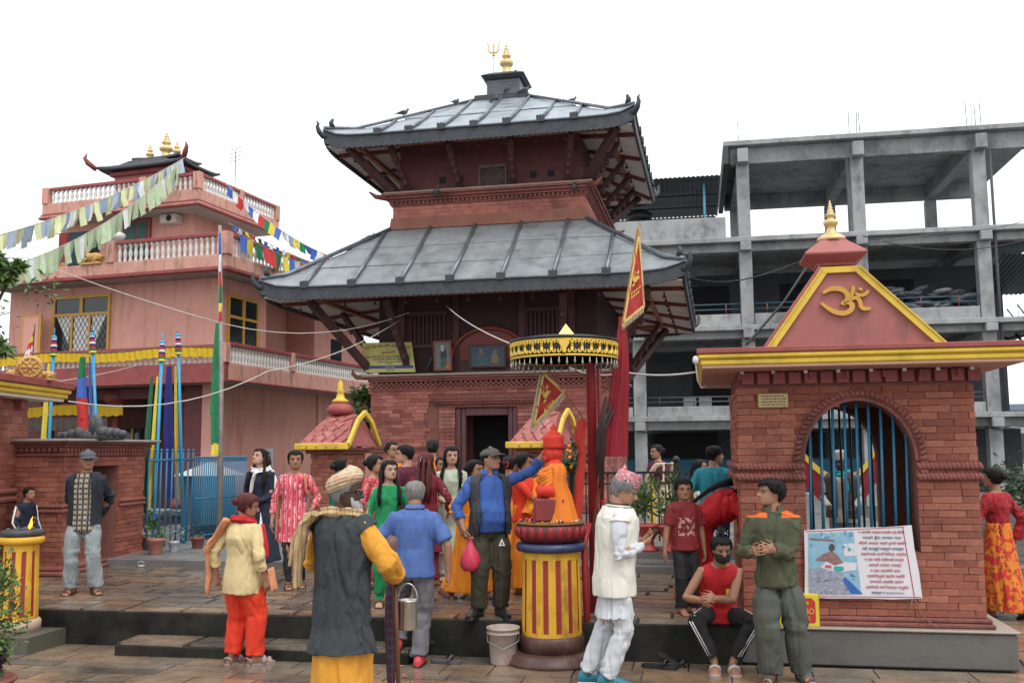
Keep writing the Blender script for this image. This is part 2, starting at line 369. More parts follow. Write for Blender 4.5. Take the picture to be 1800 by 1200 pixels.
# ================================================================ bricks
def brick_var(m, name='brick', n=5):
    out = []
    for k in range(n):
        b = MB().box(-.5, .5, -.5, .5, -.5, .5); b.v = [(x+random.uniform(-.012, .012), y, z+random.uniform(-.045, .045)) for x, y, z in b.v]; out.append(b.mesh(name, m))
    return out
BR = brick_var(M_BRICK); TBR = brick_var(M_TBRICK)
def brickwall(root, o, eu, n, Wd, Ht, skip=None, bl=.225, bh=.07, gap=.0045, proud=.02, limit=300, var=None, joined=None, taper=0, order=None, name='brick'):
    """courses of bricks on the plane (o,eu,z) with outward normal n; the limit-th first are single parts, the rest one joined part"""
    var = var or BR; o, eu, n = V(*o), V(*eu), V(*n); cells = []; rows = int(round(Ht/bh)); bh = Ht/rows
    for r in range(rows):
        z0 = r*bh; inset = taper*z0/Ht; u = inset+(-bl/2 if r % 2 else 0)+random.uniform(-.02, .02)
        while u < Wd-inset:
            L_ = bl*random.uniform(.9, 1.1); a, b = max(u, inset), min(u+L_, Wd-inset)
            r_ = skip(a, b, z0, z0+bh) if skip else None
            if r_ is not True and b-a > .035: cells += [(p_, q_, z0) for p_, q_ in (r_ or [(a, b)]) if q_-p_ > .03]
            u += L_
    if order: cells.sort(key=order)
    rest = MB()
    for i, (a, b, z0) in enumerate(cells):
        p = proud+random.uniform(-.004, .006); c = o+eu*((a+b)/2)+V(0, 0, z0+bh/2)+n*(p/2-.012)
        if i < limit:
            M = basis(eu*(b-a-gap), n*(p+.024), V(0, 0, bh-gap), c); inst(name, random.choice(var), root, M=M)
        else: rest.cbox(c, (b-a-gap, p+.024, bh-gap), Matrix((eu, n, V(0, 0, 1))).transposed())
    if rest.v: rest.build(name+'work', joined or M_BRICKS, root, kind='stuff')

# ================================================================ the pagoda temple
TA = -.2058
temple = thing('pagoda_temple', 'two-tiered brick pagoda temple with grey metal roofs and gilded pinnacle', 'temple', (-.074, 21.5, 0), TA)
T = temple
def tw(u, v, z): c, s = math.cos(TA), math.sin(TA); return V(-.074+u*c-v*s, 21.5+u*s+v*c, z)
SW, SB = 2.34, 2.03
def frame4(name, m, half, z0, z1, th, root=T, bevel=0, inner=None):
    b = MB(); i = half-th
    b.box(-half, half, -half, -i, z0, z1); b.box(-half, half, i, half, z0, z1); b.box(-half, -i, -i, i, z0, z1); b.box(i, half, -i, i, z0, z1)
    return b.build(name, m, root, bevel=bevel)
box('plinth', M_GREYSL, T, -3.1, 3.1, -3.0, 3.1, .3, .62, bevel=.02)
box('plinth', M_TERRA, T, -2.75, 2.75, -2.7, 2.75, .62, .8, bevel=.02)
# lower storey: core walls with a door opening, then real bricks on the front and right faces
DW0, DW1, DZ = -.59, .67, 2.65
b = MB(); b.box(-SW, DW0, -SW, SW, .8, 3.15); b.box(DW1, SW, -SW, SW, .8, 3.15); b.box(DW0, DW1, -SW, SW, DZ, 3.15); b.box(DW0, DW1, -1.2, SW, .8, DZ)
b.build('wall_core', M_MORTAR, T)
box('chamber_shade_sheet', M_DARK, T, -.5, .58, -1.25, -1.205, .8, 2.6)  # dark sheet holding the shade of the doorway
brickwall(T, (-SW-.02, -SW, .8), (1, 0, 0), (0, -1, 0), 2*SW+.04, 2.35, lambda a, c, z, z2: (c+(-SW) > -1.02 and a-SW < 1.1 and z+.8 < 2.9), bl=.24, bh=.0735, proud=.022, limit=300, var=TBR, joined=M_TBRICKS, order=lambda c: -c[2])
brickwall(T, (SW, -SW-.02, .8), (0, 1, 0), (1, 0, 0), 2*SW+.04, 2.35, bl=.24, bh=.0735, proud=.022, limit=0, var=TBR, joined=M_TBRICKS)
brickwall(T, (-SW, -SW-.02, .8), (0, 1, 0), (-1, 0, 0), 2*SW+.04, 2.35, bl=.24, bh=.0735, proud=.022, limit=0, var=TBR, joined=M_TBRICKS)
# moulded band low on the wall, cornice ledge with a carved zigzag course
for (z, p, h) in ((1.86, .055, .035), (1.80, .04, .03), (1.28, .06, .05)):
    for a, c in ((-SW-p, -1.0), (1.08, SW+p)): box('string_course', M_TERRA, T, a, c, -SW-p, -SW+.02, z, z+h)
    for s in (-1, 1): box('string_course', M_TERRA, T, s*(SW-.02), s*(SW+p), -SW+.021, SW, z, z+h)
for k, (z, p, h) in enumerate(((3.02, .05, .05), (3.20, .07, .045), (3.25, .12, .05), (3.305, .17, .04))):
    frame4('cornice', M_TERRA if k < 3 else mat('pale_ledge', (.3, .25, .2), .9, (.4, .34, .28), ns=4), SW+p, z, z+h, .3)
b = MB()
for sx, sy, ax in ((0, -1, 0), (1, 0, 1), (-1, 0, 1)):
    k = 0
    for i in range(46):
        u = -SW+.02+i*(2*SW/45.5)
        for zz, off in ((3.08, 0), (3.125, .05), (3.165, 0)):
            if ax == 0: b.cbox((u+off, -SW-.045, zz), (.062, .06, .034))
            else: b.cbox((sx*(SW+.045), u+off, zz), (.06, .062, .034))
b.build('carved_course', M_TERRA, T, kind='stuff')
for s in (-1, 1):                                         # ledge end scrolls
    MB().tube([(s*(SW+.1), -SW-.1, 3.3), (s*(SW+.28), -SW-.16, 3.3), (s*(SW+.36), -SW-.18, 3.38), (s*(SW+.34), -SW-.18, 3.45)], [.06, .05, .04, .015], 8).build('ledge_scroll', M_TERRA, T)
# door surround
for s, c in ((-1, DW0), (1, DW1)):
    for k in range(3): x = c+s*(.06+.11*k); box('brick_pilaster', M_TBRICKS, T, x-.045, x+.045, -SW-.035-.01*k, -SW+.1, .8, 2.66, bevel=.01)
bb = MB()
for s, c in ((-1, DW0), (1, DW1)):
    for z in np.arange(.86, 2.66, .0735): bb.box(c+s*.005, c+s*.33, -SW-.062, -SW-.02, z, z+.06)
bb.build('pilaster_brickwork', M_TBRICKS, T, kind='stuff')
for k, (z, e, p, h) in enumerate(((2.665, .36, .07, .05), (2.718, .42, .10, .05), (2.772, .47, .13, .045), (2.82, .5, .09, .03))):
    box('lintel_moulding', M_TERRA, T, DW0-e, DW1+e, -SW-p, -SW+.05, z, z+h, bevel=.008)
b = MB()
for i in range(34): b.cbox((DW0-.45+i*.067, -SW-.135, 2.745), (.04, .03, .03))
b.build('lintel_dentil', M_TERRA, T, kind='stuff')
MDOOR = mat('door_frame_paint', (.09, .03, .035), .55, (.14, .05, .055), ns=5)
for a, c in ((DW0+.004, DW0+.10), (DW0+.108, DW0+.2), (DW1-.1, DW1-.004), (DW1-.2, DW1-.108)):
    i = .03 if a in (DW0+.108, DW1-.2) else 0
    box('door_jamb', MDOOR, T, a, c, -SW-.02+i, -SW+.15, .8, DZ-.004, bevel=.01)
box('door_head', MDOOR, T, DW0+.203, DW1-.203, -SW, -SW+.15, 2.5, DZ-.006, bevel=.01)
# upper part of the lower storey behind the struts
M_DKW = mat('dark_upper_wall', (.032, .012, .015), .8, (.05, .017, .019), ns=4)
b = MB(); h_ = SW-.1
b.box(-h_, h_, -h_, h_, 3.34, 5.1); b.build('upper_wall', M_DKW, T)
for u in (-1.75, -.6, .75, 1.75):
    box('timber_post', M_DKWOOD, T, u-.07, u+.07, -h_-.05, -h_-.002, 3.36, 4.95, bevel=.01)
for s in (-1, 1):
    bx = MB()
    for k in range(9):
        t = -.35+k*.0875; bx.beam((s*1.2+t, -h_-.03, 3.95), (s*1.2+t+.0001, -h_-.03, 4.55), .025, .03); 
    bx.box(s*1.2-.42, s*1.2+.42, -h_-.05, -h_-.004, 3.88, 3.95); bx.box(s*1.2-.42, s*1.2+.42, -h_-.05, -h_-.004, 4.55, 4.62)
    bx.build('lattice_window', M_DKWOOD, T)
arc = [(.08+.78*math.cos(a), -h_-.05, 3.62+.62*math.sin(a)) for a in np.linspace(0, pi, 17)]
MB().tube(arc, .035, 8).build('arch_moulding', mat('arch_red', (.22, .045, .03), .6), T)
box('tympanum', M_DKWOOD, T, -.68, .84, -h_-.03, -h_-.001, 3.36, 3.62)
MB().prism([(.78*.93*math.cos(a), .62*.93*math.sin(a)) for a in np.linspace(0, pi, 13)], (.08, -h_-.001, 3.622), (1, 0, 0), (0, 0, 1), (0, -.02, 0)).build('tympanum', M_REDWOOD, T)

M_SOFF = M_CREAM
def zc(t, u, s, lift=.16, sag=.0):
    return lift*(1-t)*max(0, (abs(u)/s))**14
def tier(s_e, z_e, s_t, z_t, fh, ribs, zinc, s_w, z_w, rows, rib_r=.05):
    """one roof: sheets between ribs on four sides, fascia, soffit, corner horns"""
    cur = lambda t: z_e+(z_t-z_e)*(t*.9+.1*t*t)
    R4 = [Matrix.Rotation(k*pi/2, 3, 'Z') for k in range(4)]
    for k, R in enumerate(R4):
        us = [-s_e]+list(ribs)+[s_e]
        def pt(u, t, off=0):
            s = s_e+(s_t-s_e)*t; u = max(-s, min(s, u)); return R @ V(u, -s, cur(t)+zc(t, u, s_e)+off)
        ts = np.linspace(0, 1, rows+1)
        for i in range(len(us)-1):
            for r in range(rows):
                t0, t1 = ts[r], ts[r+1]; n = 3 if abs(us[i]) > .01 or True else 1
                w0 = s_e+(s_t-s_e)*t0; a, c = max(us[i], -w0), min(us[i+1], w0)
                if c-a < .02: continue
                m_ = MB(); g = np.linspace(a, c, n+1); tt = np.linspace(t0, min(1, t1+.012), 3); off = .004+.006*(rows-r)*0
                dz = random.uniform(0, .006)
                vs = [pt(u, t, dz+.022*(1-(t-t0)/(t1-t0+.001))*(r > 0)) for t in tt for u in g]
                vs += [q-V(0, 0, .012) for q in vs]; K = len(tt)*(n+1); fs = []
                for y in range(len(tt)-1):
                    for x in range(n):
                        q = y*(n+1)+x; fs.append((q, q+1, q+n+2, q+n+1)); fs.append((K+q, K+q+n+1, K+q+n+2, K+q+1))
                for x in range(n): fs.append((x, K+x, K+x+1, x+1))
                m_.add(vs, fs).build('roof_sheet', zinc, T)
        for u in ribs:
            t1 = 1 if abs(u) <= s_t else (s_e-abs(u))/(s_e-s_t)
            if t1 < .08: continue
            m_ = MB(); m_.tube([pt(u, 0, .03)+R @ V(0, -.03, 0), pt(u, .5*t1, .03), pt(u, t1*.99, .03)], rib_r, 8)
            o = m_.build('roof_rib', M_RIB, T)
            e = pt(u, 0, .04)+R @ V(0, -.05, 0); m2 = MB()
            m2.prism([(-.07, -.07), (.07, -.07), (.085, .04), (.05, .07), (.03, .045), (0, .075), (-.03, .045), (-.05, .07), (-.085, .04)], e, R @ V(1, 0, 0), V(0, 0, 1), R @ V(0, .05, 0)).build('rib_end', M_SLATE, o)
        m_ = MB(); m_.tube([pt(s_e, 0, .04)*1.0, pt(s_e*.8+s_t*.2, .2, .04), pt(s_t, .995, .04)], rib_r*1.0, 8); m_.build('hip_ridge', M_RIB, T)
        # fascia with scalloped lower edge
        m_ = MB(); L_ = s_e; n = int(L_*2/.11)
        top = [R @ V(-L_+2*L_*i/n, -L_, z_e-.015+zc(0, -L_+2*L_*i/n, s_e)) for i in range(n+1)]
        for i in range(n):
            a, c = top[i], top[i+1]; d = V(0, 0, -fh); mid = (a+c)/2+d+V(0, 0, -.022); inn = R @ V(0, .05, 0)
            vs = [a, c, c+d, mid, a+d]; vs = vs+[q+inn for q in vs]
            m_.add(vs, [(0, 4, 3, 2, 1), (5, 6, 7, 8, 9), (0, 1, 6, 5), (2, 3, 8, 7), (3, 4, 9, 8)])
        m_.build('fascia', M_SLATE, T)
        edge = [R @ V(u, -L_-.015, z_e+.0+zc(0, u, s_e)) for u in np.linspace(-L_, L_, 25)]
        MB().tube(edge, .022, 6).build('drip_edge', M_RIB, T)
        # soffit boards and rafters
        zo, zi = z_e-fh+.05, z_w
        q = [R @ V(-s_e+.06, -s_e+.06, zo), R @ V(s_e-.06, -s_e+.06, zo), R @ V(s_w, -s_w, zi), R @ V(-s_w, -s_w, zi)]
        m_ = MB(); m_.add(q+[p+V(0, 0, .02) for p in q], [(0, 3, 2, 1), (4, 5, 6, 7), (0, 1, 5, 4)]); m_.build('soffit', M_SOFF, T)
        for u in (-.8, -.27, .27, .8):
            a = R @ V(u*s_e, -s_e+.08, zo-.03); c = R @ V(u*s_w, -s_w, zi-.03); MB().beam(a, c, .10, .07).build('rafter', M_REDWOOD, T)
        m_ = MB(); yy = s_e-(s_e-s_w)*.45; m_.beam(R @ V(-yy, -yy, (zo+zi)/2-.05), R @ V(yy, -yy, (zo+zi)/2-.05), .09, .09); m_.build('purlin', mat('painted_purlin', (.3, .1, .055), .7, (.4, .16, .09), ns=7), T)
        h = MB(); c0 = R @ V(s_e, -s_e, z_e+.12); dd = (R @ V(1, -1, 0)).normalized()
        h.tube([c0-dd*.12+V(0, 0, -.12), c0+dd*.02+V(0, 0, -.09), c0+dd*.10+V(0, 0, -.02), c0+dd*.14+V(0, 0, .08), c0+dd*.12+V(0, 0, .15), c0+dd*.16+V(0, 0, .2)], [.055, .06, .052, .04, .028, .01], 10)
        h.build('corner_horn', M_SLATE, T)
        h = MB(); c1 = pt(s_e, .05, .1); h.tube([c1, c1+dd*.03+V(0, 0, .08), c1+V(0, 0, .16)-dd*.01], [.06, .05, .03], 8); h.build('ridge_stop', M_SLATE, T)
bell = MB().lathe([(.0, .0), (.012, .0), (.014, -.05), (.045, -.11), (.0, -.1)], 8).mesh('bell', M_DKWOOD)
def struts(s0, z0, s1, z1, us, w, corner=True):
    for k in range(4):
        R = Matrix.Rotation(k*pi/2, 3, 'Z')
        for u in us:
            a, c = R @ V(u*s0, -s0, z0), R @ V(u*s0*1.12, -s1, z1)
            o = MB().beam(a, c, w, w*.75, up=R @ V(0, -1, 0)).build('strut', M_DKWOOD, T, bevel=.012)
            d = (c-a).normalized(); m_ = MB()
            for q in (.2, .38, .55, .72): m_.sphere(a+(c-a)*q+R @ V(0, -w*.4, 0)+V(0, 0, -.01), w*.55, 8, 5, sc=(.9, .6, 1.1))
            m_.build('strut_carving', M_DKWOOD, o, kind='stuff')
        a, c = R @ V(s0, -s0, z0), R @ V(s1*1.02, -s1*1.02, z1+.03)
        MB().beam(a, c, w*1.25, w, up=R @ V(1, -1, 0)).build('corner_strut', M_DKWOOD, T, bevel=.012)
# lower roof
tier(4.02, 4.92, 2.02, 6.42, .22, [-3.1, -2.15, -1.2, -.24, .72, 1.68, 2.64], M_ZINC2, 2.26, 5.02, 3, .042)
struts(SW+.02, 3.42, 3.25, 4.74, [-.66, .66], .14)
# waist between the roofs
box('waist_core', M_MORTAR, T, -SB+.03, SB-.03, -SB+.03, SB-.03, 5.2, 7.0)
b = MB()
for k in range(8):
    z = 6.40+k*.082
    if k < 3: frame4('waist_course', mat('orange_render', (.22, .085, .06), .8, (.29, .12, .08), ns=4), SB+.055-.01*k, z, z+.079, .2)
    else: frame4('waist_course', M_TBRICKS, SB-.005+.004*(k % 2), z+.0, z+.078, .2)
bz = MB()
for R in [Matrix.Rotation(k*pi/2, 3, 'Z') for k in range(4)]:
    for i in range(44): bz.cbox(R @ V(-SB+.02+i*(2*SB/43.), -SB-.035, 6.95), (.05, .05, .05), R)
bz.build('dentil_course', M_TERRA, T, kind='stuff')
for (z, p, h) in ((6.895, .03, .03), (6.985, .08, .045), (7.035, .14, .05), (7.09, .19, .05)): frame4('ledge', M_TERRA, SB+p, z, z+h, .4)
frame4('ledge_top', mat('pale_ledge', (.3, .25, .2), .9, (.4, .34, .28), ns=4), SB+.16, 7.143, 7.175, .5)
for sx in (-1, 1):
    for sy in (-1, 1): MB().tube([(sx*(SB+.08), sy*(SB+.08), 7.07), (sx*(SB+.28), sy*(SB+.28), 7.06), (sx*(SB+.38), sy*(SB+.38), 7.14)], [.07, .05, .02], 8).build('ledge_scroll', M_TERRA, T)
# upper storey
hu = SB-.12
M_UP = mat('upper_storey_red', (.10, .03, .032), .75, (.15, .045, .044), ns=5, grime=(.07, .025, .025), gs=2, ga=.5)
box('upper_storey_wall', M_UP, T, -hu, hu, -hu, hu, 7.1, 8.34)
for u in (-.98, -.6, .95, 1.32): box('opening_shade_sheet', M_DARK, T, u-.07, u+.07, -hu-.006, -hu-.002, 7.36, 7.5)  # shade of the small openings put into flat dark patches
lw = MB()
for k in range(11):
    t = -.26+k*.052; 
    lw.beam((.1+max(-.26, t-.2), -hu-.03, 7.2+max(0, -(t-.2+.26))), (.1+min(.26, t+.2), -hu-.03, 7.2+min(.4, .46-max(0, t+.2-.26))), .014, .012, up=(0, 1, 0))
    lw.beam((.1+max(-.26, t-.2), -hu-.034, 7.66-max(0, -(t-.2+.26))), (.1+min(.26, t+.2), -hu-.034, 7.2+max(0, t+.2-.26)), .014, .012, up=(0, 1, 0))
lw.box(-.19, .39, -hu-.05, -hu-.001, 7.62, 7.69); lw.box(-.19, .39, -hu-.05, -hu-.001, 7.17, 7.22); lw.box(-.2, -.16, -hu-.045, -hu-.001, 7.22, 7.62); lw.box(.36, .4, -hu-.045, -hu-.001, 7.22, 7.62)
lw.build('lattice_window', mat('weathered_lattice', (.14, .1, .09), .8), T); box('window_shade_sheet', M_DARK, T, -.16, .36, -hu-.008, -hu-.003, 7.22, 7.62)  # dark sheet behind the lattice in place of room shade
tier(3.13, 8.13, .55, 9.62, .235, [-2.62, -1.98, -1.33, -.66, 0.0, .66, 1.33, 1.98, 2.62][1:8], M_ZINC, hu, 8.3, 2, .034)
struts(SB+.0, 7.2, 2.7, 7.98, [-.82, -.28, .28, .82], .13)
for k in range(4):
    R = Matrix.Rotation(k*pi/2, 3, 'Z')
    for s_, z_, n in ((2.75, 7.93, 9), (3.6, 4.70, 11)):
        for i in range(n): inst('bell', bell, T, R @ V(-s_*.85+1.7*s_*i/(n-1), -s_, z_))
# small roof house, pinnacle and trident
box('pinnacle_base', M_SLATE, T, -.62, .62, -.62, .62, 9.55, 9.72, bevel=.02)
box('pinnacle_base', M_SLATE, T, -.50, .50, -.50, .50, 9.72, 9.76)
box('pinnacle_box', mat('slate_box', (.06, .07, .085), .4, (.1, .11, .13), ns=4), T, -.38, .38, -.38, .38, 9.76, 10.14, bevel=.01)
b = MB(); b.add([(-.42, -.42, 10.14), (.42, -.42, 10.14), (.42, .42, 10.14), (-.42, .42, 10.14), (-.5, -.5, 10.22), (.5, -.5, 10.22), (.5, .5, 10.22), (-.5, .5, 10.22), (-.32, -.32, 10.33), (.32, -.32, 10.33), (.32, .32, 10.33), (-.32, .32, 10.33)],
   [(0, 3, 2, 1)]+[(i, (i+1) % 4, 4+(i+1) % 4, 4+i) for i in range(4)]+[(4+i, 4+(i+1) % 4, 8+(i+1) % 4, 8+i) for i in range(4)]+[(8, 9, 10, 11)]).build('pinnacle_cap', M_SLATE, T)
FIN = [(.0, 0), (.19, 0), (.19, .04), (.13, .1), (.11, .2), (.1, .25), (.16, .28), (.19, .33), (.16, .39), (.08, .42), (.08, .45), (.12, .48), (.125, .52), (.07, .56), (.09, .59), (.065, .62), (.045, .64), (.07, .66), (.045, .69), (.03, .71), (.05, .73), (.02, .77), (.012, .82), (.0, .84)]
def finial(parent, c, h, w=1.0, m=None, name='finial', n=16):
    k = h/.84; return MB().lathe([(r*k*w, z*k) for r, z in FIN], n, c).build(name, m or M_CREAMGOLD, parent)
finial(T, (0, 0, 10.31), .86, .85)
b = MB(); tx = -.3; b.tube([(tx, 0, 10.3), (tx, 0, 10.9)], .014, 6); b.sphere((tx, 0, 10.88), .035, 8, 6, sc=(1.2, 1, .8)); b.build('trident_shaft', M_CREAMGOLD, T)
b = MB()
for s in (-1, 1): b.tube([(tx, 0, 10.93), (tx+s*.07, 0, 10.94), (tx+s*.125, 0, 11.0), (tx+s*.12, 0, 11.1), (tx+s*.15, 0, 11.2), (tx+s*.125, 0, 11.24)], [.02, .022, .022, .02, .016, .005], 6)
b.tube([(tx, 0, 10.9), (tx, 0, 11.0), (tx, 0, 11.12), (tx, 0, 11.24)], [.02, .018, .03, .004], 6); b.build('trident_head', M_CREAMGOLD, T)
# ================================================================ pink monastery house (left)
HA = -.31; HO = (-7.242, 24.0, 0)
house = thing('monastery_house', 'pink three-storey monastery house with white balustrades and three gilt finials', 'house', HO, HA)
Hs = house
BAL = MB().lathe([(.05, 0), (.05, .04), (.028, .07), (.045, .17), (.05, .22), (.03, .3), (.026, .33), (.042, .38), (.05, .40), (.05, .44)], 8).mesh('baluster', M_WHITEB)
def balustrade(p, q, z, h, rail_h=.09, post=None, root=Hs, step=.155, w=1.0, railm=None):
    p, q = V(*p), V(*q); n = max(2, int((q-p).length/step)); d = (q-p)/n
    for i in range(n):
        c = p+d*(i+.5); inst('baluster', BAL, root, (c.x, c.y, z), 0, (w, w, h/.44))
    e = (q-p).normalized(); MB().beam((p.x, p.y, z+h+rail_h/2), (q.x, q.y, z+h+rail_h/2), .16, rail_h).build('handrail', railm or M_REDTRIM, root, bevel=.01)
def post(u, v, z0, z1, w=.2, m=M_PINKD): box('balustrade_post', m, Hs, u-w/2, u+w/2, v-w/2, v+w/2, z0, z1, bevel=.01)
# ground floor: closed pink wall on the right side, shaded porch along the front
box('ground_floor_wall', M_PINK, Hs, -1.0, -.02, .0, 8.5, .3, 3.62)
box('ground_floor_wall', M_PINKD, Hs, -7, -1.0, 3.2, 8.5, .3, 3.62)
box('wall_pier', M_PINK, Hs, -.05, .05, 4.85, 5.05, .3, 3.6)
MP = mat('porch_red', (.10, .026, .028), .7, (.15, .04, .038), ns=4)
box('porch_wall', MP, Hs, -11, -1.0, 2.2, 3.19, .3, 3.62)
box('porch_side', MP, Hs, -1.01, -.5, -.005, -.001, .3, 3.6)
for u in (-1.25, -3.3, -5.4, -6.6): 
    MB().lathe([(.2, .43), (.2, .6), (.14, .66), (.12, 2.9), (.16, 3.0), (.22, 3.1), (.3, 3.2), (.3, 3.4)], 12, (u, .25, 0)).build('porch_column', M_REDWOOD, Hs)
box('porch_beam', MP, Hs, -6.9, -1.02, .1, .4, 3.2, 3.48, bevel=.01)
box('porch_door', mat('orange_door', (.42, .11, .02), .6, (.5, .15, .03), ns=4), Hs, -2.9, -1.5, 2.12, 2.19, .45, 2.5, bevel=.01)
for k in range(3): box('door_panel', M_DARK, Hs, -2.8+k*.43, -2.45+k*.43, 2.10, 2.117, 1.5, 2.35)
box('porch_window', M_GLASS, Hs, -5.2, -3.8, 2.12, 2.19, 1.2, 2.5)
for k in range(4): box('window_bar', M_YEL, Hs, -5.2+k*.46, -5.14+k*.46, 2.08, 2.119, 1.2, 2.5)
# first balcony
def slab(name, m, u0, u1, v0, v1, z0, z1, bevel=.015): return box(name, m, Hs, u0, u1, v0, v1, z0, z1, bevel=bevel)
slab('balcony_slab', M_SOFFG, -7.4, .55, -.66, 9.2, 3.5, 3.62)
slab('balcony_fascia', M_REDTRIM, -7.4, .69, -.82, -.66, 3.48, 3.95)
slab('balcony_fascia', M_PINKD, .551, .70, -.655, 9.2, 3.53, 3.95)
slab('fascia_trim', M_REDTRIM, .701, .74, -.70, 9.2, 3.50, 3.56)
balustrade((-7.3, -.74), (.5, -.74), 3.95, .36); post(.62, -.74, 3.95, 4.42); post(-3.4, -.74, 3.95, 4.36, .16)
balustrade((.62, -.6), (.62, 2.2), 3.95, .42, step=.135); post(.62, 2.3, 3.95, 4.46); balustrade((.62, 2.42), (.62, 6.9), 3.95, .42, step=.135); post(.62, 7, 3.95, 4.46)
balustrade((.62, 7.1), (.62, 9.1), 3.95, .42, step=.16)
# first floor
slab('first_floor_wall', M_PINK, -6.68, 0, 0, 2.05, 3.62, 6.2); slab('first_floor_wall', M_PINK, -6.68, -1.25, 2.05, 8.5, 3.62, 6.2)
slab('corner_pier', M_PINK, -.12, .03, -.03, .12, 3.62, 6.2, 0)
slab('first_floor_wall', M_PINK, -1.25, -.3, 5.2, 8.5, 3.62, 6.2)
slab('side_door', M_DARK, -1.245, -1.2, 2.9, 3.7, 3.63, 5.5, 0); slab('door_frame', M_REDTRIM, -1.246, -1.19, 2.82, 2.9, 3.63, 5.56, 0); slab('door_frame', M_REDTRIM, -1.246, -1.19, 3.7, 3.78, 3.63, 5.56, 0)
slab('small_window', M_GLASS, -.3, -.285, 6.2, 6.9, 4.5, 5.3, 0)
M_OCH = mat('ochre_window_frame', (.48, .25, .03), .5, (.55, .3, .04), ns=6)
M_CURT = mat('white_curtain', (.6, .6, .6), .9, (.72, .72, .7), ns=6)
def window(root, face, u0, u1, z0, z1, cols, transom, depth=.08, curtain=True, shift=0):
    """window on the front (face 0: plane v=0) or on the right side (face 1: plane u=0)"""
    def bx_(m_, name, a, c, d0, d1, e, f, par):
        return box(name, m_, par, *((a, c, d0, d1, e, f) if face == 0 else (-d1, -d0, a, c, e, f)), bevel=0)
    fr = bx_(M_OCH, 'window', u0-.07, u0, -.05, .03, z0, z1, root)
    for a, c, e, f in ((u1, u1+.07, z0, z1), (u0-.07, u1+.07, z1, z1+.08), (u0-.07, u1+.07, z0-.07, z0), (u0, u1, transom, transom+.07)): bx_(M_OCH, 'frame', a, c, -.05, .03, e, f, fr)
    bx_(M_GLASS, 'pane', u0, u1, -.012, -.006, z0, z1, fr)
    w = (u1-u0)/cols
    for k in range(1, cols): bx_(M_OCH, 'mullion', u0+k*w-.035, u0+k*w+.035, -.052, .028, z0, transom, fr)
    bx_(M_OCH, 'mullion', (u0+u1)/2-.05, (u0+u1)/2+.05, -.052, .028, transom+.07, z1, fr)
    if curtain:
        for k in range(cols):
            cu = MB(); a = u0+k*w+.05; n = 9
            shape = [(0, 1), (w-.1, 1), (w-.1, .0), (0, 0)] if k == 1 else ([(0, 1), (w-.1, 1), (w-.16, .35)] if k == 0 else [(0, 1), (w-.1, 1), (.1, .3)])
            pl = [(a+x, z0+(transom-z0)*y) for x, y in shape]
            cu.add([(x, -.014, z) if face == 0 else (.014, x, z) for x, z in pl]+[(x, -.017, z) if face == 0 else (.017, x, z) for x, z in pl], [list(range(len(pl))), list(range(len(pl), 2*len(pl)))[::-1]])
            cu.build('curtain', M_CURT, fr)
    g = MB(); n = int((u1-u0)/.14); hh = transom-z0; 
    for k in range(-8, n+1):
        for s in (1, -1):
            a = u0+k*.14; b_ = a+hh*.62; za, zb = (z0, transom) if s == 1 else (transom, z0)
            t0 = max(0, (u0-a)/(b_-a)); t1 = min(1, (u1-a)/(b_-a))
            if t1 <= t0: continue
            p, q = (a+(b_-a)*t0, za+(zb-za)*t0), (a+(b_-a)*t1, za+(zb-za)*t1)
            pp, qq = ((p[0], -.03, p[1]), (q[0], -.03, q[1])) if face == 0 else ((.03, p[0], p[1]), (.03, q[0], q[1]))
            g.tube([pp, qq], .006, 4, cap=False)
    g.build('grille', M_BLACK, fr); return fr
window(Hs, 0, -5.12, -3.42, 4.28, 5.88, 3, 5.42)
window(Hs, 1, .3, 1.55, 4.4, 5.72, 2, 5.2, curtain=False)
sh = box('open_shutter', M_OCH, Hs, -5.85, -5.22, -.4, -.36, 4.3, 5.45); box('shutter_panel', M_PINK, sh, -5.78, -5.29, -.41, -.401, 4.36, 5.39)
# second terrace
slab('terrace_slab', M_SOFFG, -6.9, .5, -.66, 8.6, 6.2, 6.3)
slab('terrace_fascia', M_REDTRIM, -6.9, .69, -.84, -.66, 6.2, 6.28, .01); slab('terrace_parapet', M_PINKD, -6.9, .66, -.8, -.66, 6.281, 6.58)
slab('terrace_parapet', M_PINKD, .5, .659, -.655, 8.6, 6.281, 6.58); slab('terrace_fascia', M_REDTRIM, .5, .70, -.655, 8.6, 6.2, 6.28, .01)
post(-2.75, -.73, 6.58, 7.14, .22); balustrade((-2.6, -.73), (.46, -.73), 6.58, .46); post(.58, -.72, 6.58, 7.14, .24)
balustrade((.58, -.55), (.58, 8.3), 6.58, .46, step=.17)
# second floor
slab('second_floor_wall', M_PINK, -6.5, -2.0, 1.5, 4.4, 6.3, 8.42)
slab('niche_shade_sheet', M_DARK, -5.7, -5.1, 1.49, 1.498, 6.3, 8.0, 0)  # near-black sheet, shade of the niche put into its colour
fr = box('window', M_REDTRIM, Hs, -4.66, -3.36, 1.43, 1.497, 7.15, 8.3)
for a in (-4.6, -4.2, -3.8): box('pane', mat('green_shutter', (.02, .07, .06), .5, (.03, .1, .08)) if a > -4.5 else M_PINKD, fr, a, a+.34, 1.415, 1.428, 7.2, 8.2)
ac = box('air_conditioner', mat('ac_white', (.6, .58, .52), .6), Hs, -2.88, -2.35, 1.2, 1.499, 8.06, 8.3, bevel=.015)
MB().lathe([(.0, 0), (.085, 0), (.085, .012), (0, .012)], 14).build('fan_grille', M_BLACK, ac).matrix_local = Matrix.Translation((-2.58, 1.2, 8.18)) @ Matrix.Rotation(pi/2, 4, 'X')
